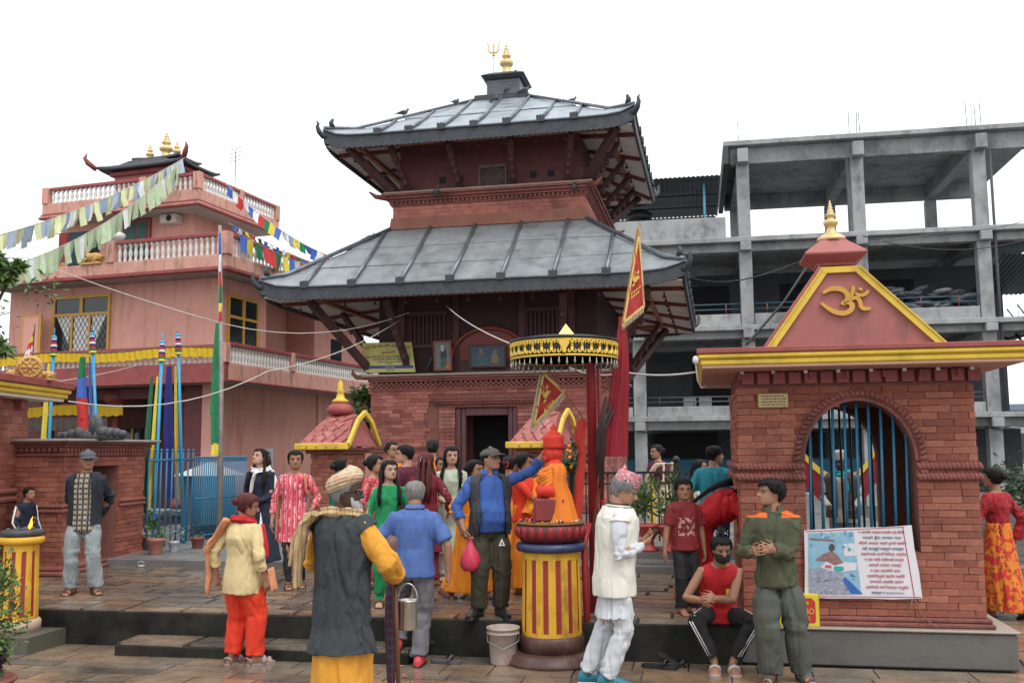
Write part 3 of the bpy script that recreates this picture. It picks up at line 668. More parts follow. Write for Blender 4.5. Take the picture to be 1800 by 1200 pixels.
# third terrace
slab('upper_slab', M_SOFFG, -6.4, -1.3, .72, 4.6, 8.32, 8.42)
for k in range(3): slab('slab_moulding', M_REDTRIM if k != 1 else M_PINKD, -6.42+.02*k, -1.16-.02*k, .56+.02*k, .72, 8.30+.045*k, 8.343+.045*k, .008); slab('slab_moulding', M_REDTRIM if k != 1 else M_PINKD, -1.3, -1.16-.02*k, .725, 4.6, 8.30+.045*k, 8.343+.045*k, .008)
slab('upper_parapet', M_PINKD, -6.35, -1.22, .62, .76, 8.44, 8.74); slab('upper_parapet', M_PINKD, -1.36, -1.221, .765, 4.6, 8.44, 8.74)
for u in (-6.25, -3.0, -1.3): post(u, .69, 8.74, 9.2, .2)
balustrade((-6.1, .69), (-3.1, .69), 8.74, .36); balustrade((-2.9, .69), (-1.45, .69), 8.74, .36)
post(-1.29, 2.6, 8.74, 9.2); balustrade((-1.29, .85), (-1.29, 2.5), 8.74, .36, step=.13); balustrade((-1.29, 2.75), (-1.29, 4.4), 8.74, .36, step=.14); post(-1.29, 4.5, 8.74, 9.2)
# roof pavilion with upturned eaves and three finials
slab('roof_pavilion_wall', M_SALMON, -5.5, -3.15, 2.45, 3.6, 8.42, 10.05)
slab('roof_pavilion_beam', M_REDTRIM, -5.6, -3.05, 2.35, 3.7, 9.93, 10.06)
def flared(u0, u1, v0, v1, z, ins, h, lift, name='curved_roof'):
    m_ = MB(); n = 8; vs = []
    cu, cv, hu_, hv = (u0+u1)/2, (v0+v1)/2, (u1-u0)/2, (v1-v0)/2
    loops = []
    for k, (t, zz) in enumerate(((0, 0), (0, .06), (.35, .1), (.7, .55*h), (1, h))):
        L_ = []; a, c = hu_-(hu_-ins)*t, hv-(hv-ins)*t
        for sd in range(4):
            for i in range(n):
                q = -1+2*i/n; x, y = [(q*a, -c), (a, q*c), (-q*a, c), (-a, -q*c)][sd]
                L_.append((cu+x, cv+y, z+zz+lift*(1-t)*abs(q)**4))
        loops.append(L_)
    k4 = 4*n; vs = [p for L_ in loops for p in L_]
    m_.add(vs, [(r*k4+i, r*k4+(i+1) % k4, (r+1)*k4+(i+1) % k4, (r+1)*k4+i) for r in range(4) for i in range(k4)]+[list(range(k4))[::-1], list(range(4*k4, 5*k4))])
    return m_.build(name, M_SLATE, Hs)
flared(-5.85, -2.85, 2.1, 3.9, 10.06, .6, .3, .07); flared(-4.95, -3.3, 2.5, 3.6, 10.37, .3, .12, .05)
for c, h in (((-4.2, 3.1, 10.47), .95), ((-4.7, 3.0, 10.47), .58), ((-3.75, 3.0, 10.47), .58)): finial(Hs, c, h, 1.0)
for s, u in ((-1, -5.85), (1, -2.85)):
    MB().tube([(u, 2.1, 10.1), (u+s*.18, 1.95, 10.28), (u+s*.26, 1.9, 10.42), (u+s*.2, 1.93, 10.56)], [.07, .08, .05, .015], 8).build('eave_dragon', mat('dragon_red', (.2, .05, .04), .6), Hs)
an = MB(); an.tube([(-2.4, 4, 8.4), (-2.4, 4, 10.9)], .012, 5)
for k in range(4): an.beam((-2.62, 4, 10.55+.12*k), (-2.18, 4, 10.6+.12*k), .012, .012)
an.build('aerial', M_WIRE, Hs)
# yellow valances hung along the first balcony and in front of the porch
def valance(pts, h, label, m=None, name='fringed_valance'):
    b = MB(); n = len(pts)
    for i in range(n-1):
        p, q = V(*pts[i]), V(*pts[i+1]); k = max(2, int((q-p).length/.07))
        e = (q-p).normalized(); nn = V(e.y, -e.x, 0)
        vs = []
        for j in range(k+1):
            c = p+(q-p)*(j/k); w = nn*(.03*math.sin(j*2.4)); vs += [c, c+w*.6+V(0, 0, -h*.3), c+w-V(0, 0, h*(.95+.06*math.sin(j*1.7)))]
        fs = [(j*3+r, j*3+3+r, j*3+4+r, j*3+1+r) for j in range(k) for r in range(2)]
        b.add(vs, fs, 0, False); o = len(vs)
        b.tube([p+V(0, 0, .02), q+V(0, 0, .02)], .02, 5, mi=1)
    o = b.build(name, [m or mat('yellow_cloth', (.55, .34, .01), .85, (.68, .45, .02), ns=14), mat('valance_band', (.12, .1, .1), .9, (.3, .1, .06), ns=20)])
    return tag(o, label, 'valance')
hm = Matrix.Translation(HO) @ Matrix.Rotation(HA, 4, 'Z'); hw = lambda u, v, z: hm @ V(u, v, z)
valance([hw(-7.2+.52*i, -.86-.04*(i % 2), 4.32-.035*math.sin(i*.9)) for i in range(16)], .24, 'long yellow fringed valance hung along the first floor balustrade')
valance([hw(-6.8+.5*i, -.1, 3.05-.03*math.sin(i*1.1)) for i in range(9)], .27, 'yellow fringed valance hung low in front of the dark porch')
valance([hw(-6.8+.5*i, -.05, 2.72) for i in range(8)], .3, 'dark lace valance below the yellow one at the porch', mat('dark_lace', (.06, .05, .045), .9, (.16, .13, .11), ns=30))
# clutter on the terrace corner
M_OCHS = mat('ochre_plaster_figure', (.46, .25, .07), .7, (.55, .33, .12), ns=9)
def deer(loc, rz, s, label, m=None):
    b = MB(); b.tube([(0, .3, .16), (0, .1, .2), (0, -.12, .2), (0, -.24, .3)], [.07, .12, .11, .06], 10); b.tube([(0, -.22, .26), (0, -.27, .42), (0, -.3, .5)], [.07, .05, .05], 8)
    b.tube([(0, -.27, .5), (0, -.42, .47)], [.055, .025], 8); b.tube([(0, .3, .18), (0, .38, .22)], [.03, .01], 6)
    for s_ in (-1, 1):
        b.tube([(s_*.08, -.15, .16), (s_*.09, -.3, .06), (s_*.07, -.14, .03)], [.04, .03, .025], 6); b.tube([(s_*.1, .2, .16), (s_*.12, .05, .05), (s_*.1, .26, .03)], [.06, .04, .03], 6)
        b.tube([(s_*.03, -.27, .54), (s_*.09, -.25, .6)], [.02, .006], 5)
    b.box(-.16, .16, -.32, .36, -.02, .03)
    b.v = [(x*s, y*s, z*s) for x, y, z in b.v]; o = b.build('deer_figure', m or M_OCHS); o.location = loc; o.rotation_euler = (0, 0, rz); return tag(o, label, 'deer figure')
deer(hw(-3.35, -.7, 6.6), HA-pi/2, .95, 'ochre kneeling deer figure on the terrace edge beside the balustrade post'); deer(hw(-4.6, -.7, 6.6), HA+pi/2, .8, 'smaller ochre kneeling deer figure further left on the terrace edge')
b = MB(); 
for i in range(7): b.sphere((random.uniform(-.35, .35), random.uniform(-.2, .2), random.uniform(-.1, .1)), random.uniform(.12, .2), 8, 6, sc=(1.5, 1, .7))
o = b.build('white_bundle', mat('plastic_sheet', (.55, .57, .6), .4, (.7, .72, .75), ns=9)); o.location = hw(-3.5, -.2, 7.45); tag(o, 'white plastic-wrapped bundle hanging at the terrace doorway', 'bundle')
b = MB(); b.box(-.3, .3, -.03, .03, -.9, 0); b.box(-.62, -.36, -.03, .03, -.75, 0, 1); b.tube([(-.9, 0, .02), (.5, 0, .02)], .012, 5)
o = b.build('hanging_clothes', [mat('dark_teal_cloth', (.02, .04, .05), .9), mat('red_cloth', (.25, .03, .03), .9)]); o.location = hw(-4.3, -.2, 7.6); o.rotation_euler = (0, 0, HA); tag(o, 'dark clothes drying on a line at the terrace doorway', 'laundry')
# wall notice
nb = MB().box(-.0, .012, -.22, .22, -.25, .25).build('wall_notice', mat('notice_blue', (.45, .55, .6), .5, (.55, .63, .68), ns=4), bevel=.004); q = hw(0.0, 2.33, 1.95); nb.location = hw(-.012, 2.3, 1.66); nb.rotation_euler = (0, 0, HA)
tag(nb, 'small pale blue notice on the pink ground floor wall', 'notice')
RY = Matrix.Rotation(pi/2, 3, 'Z') @ Matrix.Rotation(pi/2, 3, 'X')
MTX = mat('print_teal', (.03, .15, .2), .6)
b = MB(); b.tube([(.016, .09*math.cos(a), .07+.09*math.sin(a)) for a in np.linspace(-2.2, 2.2, 12)], .012, 5); b.sphere((.016, -.02, .12), .025, 8, 5); b.build('pictogram', MTX, nb)
for k in range(3): MB().box(.0125, .014, -.15, .15, -.09-.05*k, -.07-.05*k).build('print_line', MTX, nb)

# ================================================================ unfinished concrete building (right)
KA = -.185; KO = (7.494, 31, 0)
conc = thing('concrete_building', 'unfinished grey concrete frame building with open floors', 'building', KO, KA); K = conc
def kb(name, m, u0, u1, v0, v1, z0, z1, bevel=.015): return box(name, m, K, u0, u1, v0, v1, z0, z1, bevel=bevel)
# floors: top of slab heights
FL = [(2.42, 2.85), (5.33, 5.72), (8.15, 8.58)]
for z0, z1 in FL:
    kb('floor_slab', M_CONC, -8.2, 9.6, -.35, 6.6, z1-.16, z1); kb('edge_beam', M_CONC, -8.2, 9.6, -.06, .3, z0, z1-.163)
    for u in (-7, -3.4, .1, 3.66, 7.3):
        kb('cross_beam', M_CONC, u-.16, u+.16, .31, 6.5, z0+.03, z1-.164)
    kb('edge_beam', M_CONC, -8.2, 9.6, 6.2, 6.5, z0, z1-.165)
for i, u in enumerate((-7, -3.4, .1, 3.66, 7.3)):
    top = 11.0 if u > 0 else 8.2
    for v, w in ((.12, .4), (6.35, .38)):
        segs = [(0, 2.42), (2.85, 5.33), (5.72, 8.15)]+([(8.58, 11.05)] if u > 0 else [])
        for a, c in segs: kb('column', M_CONC, u-w/2, u+w/2, v-w/2, v+w/2, a, c)
        if v < 1:
            for z0, z1 in FL: kb('beam_stub', M_CONC, u-.17, u+.17, -.40, -.061, z0-.02, z1-.17)
# roof
kb('roof_slab', M_CONC, -.5, 9.3, -.35, 6.4, 11.6, 11.76)
for v in (-.02, 6.1): kb('roof_beam', M_CONC, -.3, 9.2, v, v+.3, 11.06, 11.597)
for u in (.1, 3.66, 7.3): kb('roof_beam', M_CONC, u-.17, u+.17, -.5, -.023, 11.0, 11.45); kb('roof_beam', M_CONC, u-.17, u+.17, .283, 6.08, 11.1, 11.597)
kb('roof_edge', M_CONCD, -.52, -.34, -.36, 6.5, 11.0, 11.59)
rb = MB()
for u in (.0, 3.5, 3.72, 3.85, 7.05, 7.2, 7.35, 7.5): rb.tube([(u, .1+random.uniform(-.1, .1), 11.7), (u+random.uniform(-.05, .05), .1, 11.76+random.uniform(.7, 1.0))], .011, 4)
rb.build('reinforcing_bars', M_BLACK, K)
# parapets and railings
for a, c in ((-8.1, -3.63), (-3.17, -.12), (.32, 3.44), (3.88, 7.08)):
    kb('parapet', M_CONC, a, c, -.05, .08, 5.723, 6.12); kb('parapet', M_CONC, a, c, -.05, .08, 2.853, 3.17)
    r = MB()
    for z in (6.28, 6.45): r.tube([(a, 0, z), (c, 0, z)], .022, 6)
    r.build('railing', mat('rail_blue', (.03, .09, .13), .5), K)
    for u in np.arange(a+.4, c, 1.1): MB().tube([(u, 0, 6.12), (u, 0, 6.46)], .018, 6).build('baluster_post', M_REDTRIM, K)
    r = MB()
    for z in (3.32, 3.47): r.tube([(a, 0, z), (c, 0, z)], .022, 6)
    for u in np.arange(a+.4, c, 1.1): r.tube([(u, 0, 3.17), (u, 0, 3.47)], .016, 6)
    r.build('railing', mat('rail_grey', (.08, .09, .1), .5), K)
# darkened back walls and near-black sheets: room shade behind the galleries put into colour
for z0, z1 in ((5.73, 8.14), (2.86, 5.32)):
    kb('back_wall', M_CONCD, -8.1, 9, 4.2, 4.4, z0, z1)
    for u in (-6, -1.2, 2.0, 5.2): kb('room_shade_sheet', M_DARK, u-.5, u+.9, 4.17, 4.198, z0, z1-.4, 0)
for u in (-1.85, -1.3): kb('bright_window', mat('daylight_pane', (.65, .68, .7), .4), u-.2, u+.25, 3.9, 3.93, 3.25, 3.65, 0)  # pale sheets; daylight in the back windows put into their colour
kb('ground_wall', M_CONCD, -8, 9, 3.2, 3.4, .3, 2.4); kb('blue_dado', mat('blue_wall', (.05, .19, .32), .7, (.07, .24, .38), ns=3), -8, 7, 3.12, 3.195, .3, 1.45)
for u in (-6.2, -1.9, 1.7, 5.5): kb('room_shade_sheet', M_DARK, u-1.2, u+1.0, 3.1, 3.118, 1.5, 2.38, 0)
b = MB()
for i in range(130): b.sphere((random.uniform(3.9, 7.1), random.uniform(.5, 2), 5.82+random.uniform(0, 1.05)), random.uniform(.14, .24), 8, 5, sc=(1.6, .9, .45), R=Matrix.Rotation(random.uniform(-.4, .4), 3, 'Y'))
o = b.build('stacked_sacks', mat('grey_sacks', (.06, .065, .08), .8, isl=1, c2=(.11, .115, .13), c3=(.2, .21, .22), ns=6)); o.matrix_world = Matrix.Translation(KO) @ Matrix.Rotation(KA, 4, 'Z'); tag(o, 'heap of grey sacks piled behind the concrete gallery railing', 'sacks'); o['kind'] = 'stuff'
for u in (3.35, 7.62): MB().tube([(u, -.12, 2.9), (u, -.12, 11.0)], .045, 8).build('drain_pipe', M_CONCD, K)
for k in range(9): u = -7+1.75*k; z = (8.12, 5.3, 2.4)[k % 3]; MB().tube([(u, -.1, z), (u+.5, -.12, z-.10), (u+1.1, -.1, z+.02)], .012, 5).build('loose_cable', M_WIRE, K)
# left annexe: parapet wall and a corrugated roof on blue posts
kb('annexe_parapet', M_CONC, -8, -.5, -.2, .0, 8.59, 9.29); kb('annexe_parapet', M_CONC, -.68, -.502, .003, 6, 8.59, 9.28)
def corr(name, u0, u1, v0, v1, z0, z1, m, pitch=.15, amp=.022):
    n = int((u1-u0)/pitch*4); vs = []
    for (v, z) in ((v0, z0), (v1, z1)):
        for i in range(n+1): u = u0+(u1-u0)*i/n; vs.append((u, v, z+amp*math.sin(2*pi*i/4)))
    fs = [(i, i+1, n+2+i, n+1+i) for i in range(n)]; return MB().add(vs+[(x, y, z-.004) for x, y, z in vs], fs+[tuple(j+2*n+2 for j in f[::-1]) for f in fs], 0, True).build(name, m, K)
M_CORR = mat('dark_corrugated', (.03, .05, .065), .45, (.05, .075, .09), ns=3, metal=.4)
corr('corrugated_roof', -6.5, -.62, -.1, 4.2, 10.72, 10.4, M_CORR)
for v, z in ((.1, 10.62), (1.5, 10.5), (2.8, 10.4), (4.0, 10.31)): MB().tube([(-6.4, v, z), (-.7, v, z)], .03, 6).build('purlin', M_BLACK, K)
for u in (-5.8, -1.15):
    for v in (.3, 3.8): MB().tube([(u, v, 8.58), (u, v, 10.6-.08*v)], .045, 8).build('roof_post', mat('post_blue', (.1, .3, .42), .5), K)
kb('water_tank_stand', M_CONCD, -3.2, -2.5, 2.2, 2.8, 8.6, 9.9); MB().lathe([(.0, 9.9), (.42, 9.9), (.45, 10.0), (.45, 10.15), (.2, 10.3), (0, 10.32)], 12, (-3.4, 2.4, 0)).build('water_tank', M_BLACK, K)
# canopy sheets at the right end
corr('green_canopy', 7.9, 11.6, .2, 4.5, 7.75, 7.1, mat('canopy_green', (.045, .085, .085), .5, (.07, .11, .11), ns=3))
MB().tube([(7.6, .2, 7.05), (7.9, .2, 7.7)], .03, 6).build('canopy_brace', M_BLACK, K)
# open steel stair at the far right
sg = thing('steel_stair', 'dark open steel stair beside the concrete building', 'stair', tuple(Matrix.Translation(KO) @ Matrix.Rotation(KA, 4, 'Z') @ V(8.2, .6, 0)), KA)
for k in range(14): box('tread', M_BLACK, sg, .0+.13*k, .26+.13*k, -.1, .9, 5.2-.2*k, 5.24-.2*k)
for v in (-.12, .9): MB().tube([(.0, v, 5.3), (2.0, v, 2.3)], .04, 6).build('stringer', M_BLACK, sg); MB().tube([(.1, v, 6.2), (2.1, v, 3.2)], .022, 6).build('hand_rail', M_BLACK, sg)
for k in range(14): MB().tube([(.12+.13*k, -.12, 5.2-.2*k), (.12+.13*k, -.12, 6.15-.2*k)], .009, 5).build('stair_bar', M_BLACK, sg)
# white house far behind at the right edge
fh = thing('far_house', 'small distant white house glimpsed at the right edge', 'house', (22.6, 44, 0), -.3)
box('wall', mat('far_white', (.5, .53, .56), .8), fh, -3, 3, 0, 4, 0, 3.4); box('roof', mat('far_roof_blue', (.2, .26, .33), .6), fh, -3.3, 3.3, -.4, 4.4, 3.41, 3.7)
for k in range(4): box('window', M_GLASS, fh, -2.6+1.4*k, -1.8+1.4*k, -.03, -.002, 1.2, 2.4)
# ================================================================ brick shrine with the om gable (right)
def Sp(px, py, v, u0=0, v0=0):
    r = ray(px, py); t = v/(r.x*EV.x+r.y*EV.y); p = CAM+r*t; u, w = to_s(p); return V(u-u0, w-v0, p.z)
SU, SV = 1.345, 8.8
shrine = thing('brick_shrine', 'square brick shrine with barred arch and gold om sign on its salmon gable', 'shrine', tuple(S(SU, SV)), SA); H_ = shrine
def sp(px, py, dv): return Sp(px, py, SV+dv, SU, SV)
hb = lambda name, m, *a, bevel=.008: box(name, m, H_, *a, bevel=bevel)
M_PLINTH = mat('plinth_render', (.085, .08, .075), .5, (.15, .14, .128), ns=3, grime=(.07, .07, .06), gs=3, ga=.6, bump=.2, bs=25)
hb('plinth', M_PLINTH, -1.02, 1.17, -.13, 2.1, 0, .292, bevel=.015); hb('plinth_top', mat('plinth_slab', (.27, .24, .2), .5, (.34, .28, .22), ns=4), -1.03, 1.19, -.15, 2.12, .293, .315)
AC, AHW, AZ, ARZ, SILL = .03, .455, 1.69, .52, .93
def archx(z):                                   # half width of the opening at height z
    if z < SILL: return -1
    if z <= AZ: return AHW
    q = (z-AZ)/ARZ; return AHW*math.sqrt(1-q*q) if q < 1 else -1
def arched_wall(v0, v1, name='wall_core'):
    b = MB(); w = .955; e1, e2, th = (1, 0, 0), (0, 0, 1), (0, v1-v0, 0)
    b.box(-w, AC-AHW, v0, v1, .31, AZ); b.box(AC+AHW, w, v0, v1, .31, AZ); b.box(AC-AHW, AC+AHW, v0, v1, .31, SILL)
    n = 12
    for s in (-1, 1):
        pts = [(AC+s*AHW*math.cos(t), AZ+ARZ*math.sin(t)) for t in np.linspace(0, pi/2, n)]
        for i in range(n-1):
            p, q = pts[i], pts[i+1]; b.prism([p, q, (q[0], 2.34), (p[0], 2.34)], (0, v0, 0), e1, e2, th)
        b.box(AC+s*AHW, s*w, v0, v1, AZ, 2.34)
    b.build(name, M_MORTAR, H_)
arched_wall(.0, .24); arched_wall(1.66, 1.9)
hb('side_wall', M_MORTAR, -.955, -.72, .241, 1.659, .31, 2.34, bevel=0); hb('side_wall', mat('inner_plaster', (.2, .11, .085), .8, (.26, .15, .11), ns=4), .72, .955, .241, 1.659, .31, 2.34, bevel=0)
hb('ceiling', M_MORTAR, -.72, .72, .241, 1.659, 2.2, 2.3, bevel=0)
def cut(a, b, z, z2):
    zm = (z+z2)/2+.40; h = archx(zm); h2 = max(archx(z+.40), archx(z2+.40))
    if h <= 0: return None
    l, r = AC-h+.955+.02, AC+h+.955+.02
    return [(a, min(b, l)), (max(a, r), b)]
brickwall(H_, (-.975, 0, .40), (1, 0, 0), (0, -1, 0), 1.95, 1.93, cut, bl=.235, bh=.0585, limit=300, order=lambda c: c[2])
brickwall(H_, (-.955, 1.92, .40), (0, -1, 0), (-1, 0, 0), 1.94, 1.93, None, bl=.235, bh=.0585, limit=40)
brickwall(H_, (.955, -.02, .40), (0, 1, 0), (1, 0, 0), 1.94, 1.93, None, bl=.235, bh=.0585, limit=0)
for k, (z, p) in enumerate(((.315, .075), (.355, .055))): hb('base_moulding', M_TERRA, -.955-p, .955+p, -p, 1.9+p, z, z+.04, bevel=.012)
def rope(pts, r, name, root, step=.034, m=M_TERRA):
    b = MB(); L_ = [V(*p) for p in pts]
    for p, q in zip(L_, L_[1:]):
        n = max(1, int((q-p).length/step)); d = (q-p).normalized()
        for i in range(n):
            c = p+(q-p)*((i+.5)/n); nn = d.cross(V(0, -1, 0)) if abs(d.y) < .9 else d.cross(V(1, 0, 0)); a = (d*.5+nn*1.0).normalized()*r
            b.tube([c-a, c-a*.5, c+a*.5, c+a], [r*.4, r*.7, r*.7, r*.4], 6)
    return b.build(name, m, root, kind='stuff')
for z in (1.555, 1.645):
    for a, c in ((-1.0, AC-AHW-.0), (AC+AHW, 1.0)):
        hb('band_ledge', M_TERRA, a, c, -.045, -.0, z-.012, z+.012, bevel=0); rope([(a, -.05, z+.0), (c, -.05, z)], .032, 'rope_moulding', H_)
    rope([(-1.0, -.03, z), (-1.0, 1.92, z)], .032, 'rope_moulding', H_)
n = 25; el = lambda k, a: (AC+(AHW+k)*math.cos(a), AZ+(ARZ+k)*math.sin(a))
for (k0, k1, y) in ((-.005, .028, -.04), (.029, .088, -.055)):
    b = MB(); t = np.linspace(0, pi, n)
    for i in range(n-1):
        b.prism([el(k0, t[i]), el(k1, t[i]), el(k1, t[i+1]), el(k0, t[i+1])], (0, 0, 0), (1, 0, 0), (0, 0, 1), (0, y, 0))
    for s in (-1, 1):
        if k0 > 0: b.box(AC+s*(AHW+k0), AC+s*(AHW+k1), y, 0, AZ-.10, AZ-.001)
    b.build('arch_moulding', M_TERRA, H_)
rope([(el(.06, a)[0], -.058, el(.06, a)[1]) for a in np.linspace(0, pi, 40)], .03, 'arch_rope', H_)
for i in range(9):
    u = AC-.40+.1*i; z1 = AZ+ARZ*math.sqrt(max(0, 1-((u-AC)/AHW)**2))+.01
    MB().tube([(u-.012, .10, SILL), (u+.012, .10, z1)], .0125, 8).build('window_bar', M_BLUE, H_)
for i in range(9):
    u = AC-.40+.1*i; z1 = AZ+ARZ*math.sqrt(max(0, 1-((u-AC)/AHW)**2))+.01; MB().tube([(u, 1.78, SILL), (u, 1.78, z1)], .0125, 8).build('window_bar', M_BLUEB, H_)
# frieze of small brackets, yellow cornice, soffit
hb('frieze', M_REDWOOD, -.955, .955, .0, 1.9, 2.341, 2.5, bevel=0)
b = MB()
for i in range(15): u = -.93+i*.133; b.box(u, u+.10, -.06, -.001, 2.36, 2.46)
for i in range(7): u = -.93+i*.3; b.cbox((u-.016, -.075, 2.43), (.025, .04, .06))
b.build('frieze_bracket', M_MAROON, H_)
b = MB()
for i in range(8): b.cbox((-.93+i*.27, -.08, 2.46), (.03, .02, .025))
b.build('lamp_clip', M_WHITE, H_)
cu0, cu1, cv0, cv1 = -1.315, 1.315, -.49, 2.3
hb('soffit', mat('soffit_pink', (.42, .24, .18), .8, (.5, .3, .23), ns=3), cu0+.04, cu1-.04, cv0+.04, cv1, 2.475, 2.50)
hb('cornice_lower', M_YEL, cu0+.03, cu1-.03, cv0+.03, cv1, 2.501, 2.555, bevel=.014); hb('cornice_upper', M_YEL, cu0+.01, cu1-.01, cv0+.01, cv1, 2.556, 2.60, bevel=.014); hb('cornice_top', M_MAROON, cu0, cu1, cv0, cv1, 2.601, 2.645, bevel=.006)
# gable
gv = -.42; g = [sp(1347, 613, gv), sp(1663, 613, gv), sp(1513, 478, gv), sp(1446, 480, gv)]
gz = 2.646; poly = [(g[0].x, gz), (g[1].x, gz), (g[2].x, g[2].z), (g[3].x, g[3].z)]
MB().prism(poly, (0, gv, 0), (1, 0, 0), (0, 0, 1), (0, 2.5, 0)).build('gable', M_SALMON, H_)
b = MB(); bw = .062
def strip(p, q, w, y, dep, m=0):
    d = V(q[0]-p[0], q[1]-p[1], 0).normalized(); nn = V(-d.y, d.x, 0); a = [p, q, (q[0]+nn.x*w, q[1]+nn.y*w), (p[0]+nn.x*w, p[1]+nn.y*w)]
    b.prism(a, (0, y, 0), (1, 0, 0), (0, 0, 1), (0, dep, 0), m)
strip(poly[1], poly[2], bw, gv-.035, .034); strip(poly[2], poly[3], .05, gv-.036, .035); strip(poly[3], poly[0], bw, gv-.034, .033)
strip(poly[1], poly[2], .012, gv-.045, .009); strip(poly[3], poly[0], .012, gv-.045, .009)
b.build('gable_border', M_YEL, H_)
b = MB()
for i in range(9):
    for s, (p, q) in ((-1, (poly[0], poly[3])),):
        for j in range(12):
            c = V(p[0]+(q[0]-p[0])*(i+.5)/9, 0, p[1]+(q[1]-p[1])*(i+.5)/9); b.cbox((c.x+s*.002, gv+.12+j*.2, c.z), (.03, .18, .12), Matrix.Rotation(-s*.42, 3, 'Y'))
b.build('roof_tile_field', M_SALMON, H_, kind='stuff')
# om sign in thick raised strokes
b = MB()
def zp(x, y): return sp(1100+x/2.57, 200+y/2.57, gv)
def stroke(pts, w):
    P_ = [zp(*p) for p in pts]; q = [P_[0]]
    for i in range(len(P_)-1):                   # Catmull-Rom
        p0, p1, p2, p3 = P_[max(0, i-1)], P_[i], P_[i+1], P_[min(len(P_)-1, i+2)]
        for t in (.25, .5, .75, 1): q.append(.5*((2*p1)+(p2-p0)*t+(2*p0-5*p1+4*p2-p3)*t*t+(3*p1-p0-3*p2+p3)*t**3))
    n_ = len(q); L_, R_ = [], []
    for i, p in enumerate(q):
        d = q[min(i+1, n_-1)]-q[max(i-1, 0)]; d = V(d.x, 0, d.z).normalized(); nn = V(-d.z, 0, d.x); ww = w*(.45+.55*min(1, 4*min(i/(n_-1), 1-i/(n_-1))+.15)); L_.append(p+nn*ww); R_.append(p-nn*ww)
    for i in range(n_-1):
        vs = [L_[i], L_[i+1], R_[i+1], R_[i]]; vs = [p+V(0, -.002, 0) for p in vs]+[p+V(0, -.035, 0) for p in vs]
        b.add(vs, [(0, 1, 2, 3), (7, 6, 5, 4), (0, 4, 5, 1), (2, 6, 7, 3), (0, 3, 7, 4), (1, 5, 6, 2)])
stroke([(892, 836), (925, 818), (968, 818), (998, 836), (1003, 866), (982, 884), (978, 889)], .020); stroke([(984, 884), (1010, 880), (1024, 896), (1008, 920), (975, 928), (930, 914), (883, 880)], .020)
stroke([(1012, 868), (1040, 858), (1056, 872), (1064, 900), (1080, 909), (1106, 909)], .017); stroke([(1030, 806), (1026, 830), (1016, 862)], .015); stroke([(1036, 838), (1062, 848), (1084, 842), (1097, 826)], .014); b.sphere(zp(1062, 822)+V(0, -.018, 0), .019, 8, 6)
b.build('om_sign', mat('gold_paint', (.5, .26, .03), .5, (.58, .32, .05), ns=8), H_)
# flared cap and finial
c0 = 1.26-SU-.03
def frus(levels, name, m, cv=.35, par=H_):
    b = MB(); vs = []
    for hw_, z in levels: vs += [(c0-hw_, cv-hw_, z), (c0+hw_, cv-hw_, z), (c0+hw_, cv+hw_, z), (c0-hw_, cv+hw_, z)]
    k = len(levels); b.add(vs, [(i*4+j, i*4+(j+1) % 4, i*4+4+(j+1) % 4, i*4+4+j) for i in range(k-1) for j in range(4)]+[(3, 2, 1, 0), tuple(range(4*k-4, 4*k))]); return b.build(name, m, par, bevel=.006)
k_ = 8.8/8.35
frus([(.15, 3.37), (.155, 3.39), (.258, 3.455), (.258, 3.475), (.11, 3.60), (.11, 3.62)], 'roof_cap', M_SALMON, .0)
MB().lathe([(.13, 0), (.12, .03), (.08, .06), (.0, .07)], 14, (c0, 0, 3.61)).build('finial_base', M_CREAMGOLD, H_); finial(H_, (c0, 0, 3.64), .345, .85)
pq = hb('wall_plaque', mat('brass_plaque', (.42, .33, .14), .5, (.5, .4, .18), ns=20), sp(1330, 698, -.03).x, sp(1383, 698, -.03).x, -.062, -.036, sp(1330, 724, -.03).z, sp(1330, 699, -.03).z)
b = MB(); a = sp(1330, 724, -.03); w_ = .225
for k in range(4):
    x = a.x+.03
    while x < a.x+w_: q = random.uniform(.01, .035); b.box(x, x+q, -.0635, -.062, a.z+.02+.025*k, a.z+.031+.025*k); x += q+.008
b.build('engraved_line', mat('engraving', (.16, .11, .05), .7), pq)
lp = MB(); p = sp(1222, 638, -.6); lp.sphere(p, .026, 8, 6, sc=(1, 1, 1.4)); lp.tube([p+V(0, 0, -.03), p+V(.01, .1, -.16), p+V(.04, .2, -.22), p+V(.08, .3, -.2)], .005, 5); lp.build('eave_lamp', mat('lamp_white', (.6, .6, .58), .4), H_)

# banner tied below the window
cor = [sp(1408, 940, -.07), sp(1597, 934, -.07), sp(1614, 1063, -.07), sp(1407, 1058, -.07)]   # tl tr br bl
bo = cor[3]; bn = thing('printed_banner', 'white printed appeal banner with photo and red lettering below the shrine window', 'banner', tuple(shrine.matrix_basis @ bo), SA)
bc = [c-bo for c in cor]
def bl(s, t, o=0):                              # s right, t up
    p = bc[3]*(1-s)*(1-t)+bc[2]*s*(1-t)+bc[1]*s*t+bc[0]*(1-s)*t; return V(p.x, p.y-o-.0*math.sin(s*9), p.z-.006*math.sin(pi*s)*(1-t)*0)
def bpoly(pts, m, name, o): return MB().add([bl(s, t, o) for s, t in pts]+[bl(s, t, o-.0008) for s, t in pts], [list(range(len(pts))), list(range(len(pts), 2*len(pts)))[::-1]]).build(name, m, bn)
edge = [(0, 0), (.25, -.012), (.5, -.006), (.75, -.016), (1, 0), (1.004, .35), (.994, .7), (1, 1), (.75, .99), (.4, 1.008), (0, 1), (.004, .5)]
bpoly(edge, mat('banner_vinyl', (.62, .60, .66), .35, (.68, .66, .7), ns=4), 'banner_cloth', .0)
pr_ = lambda n, c, c2=None, ns=14: mat(n, c, .4, c2, ns=ns)
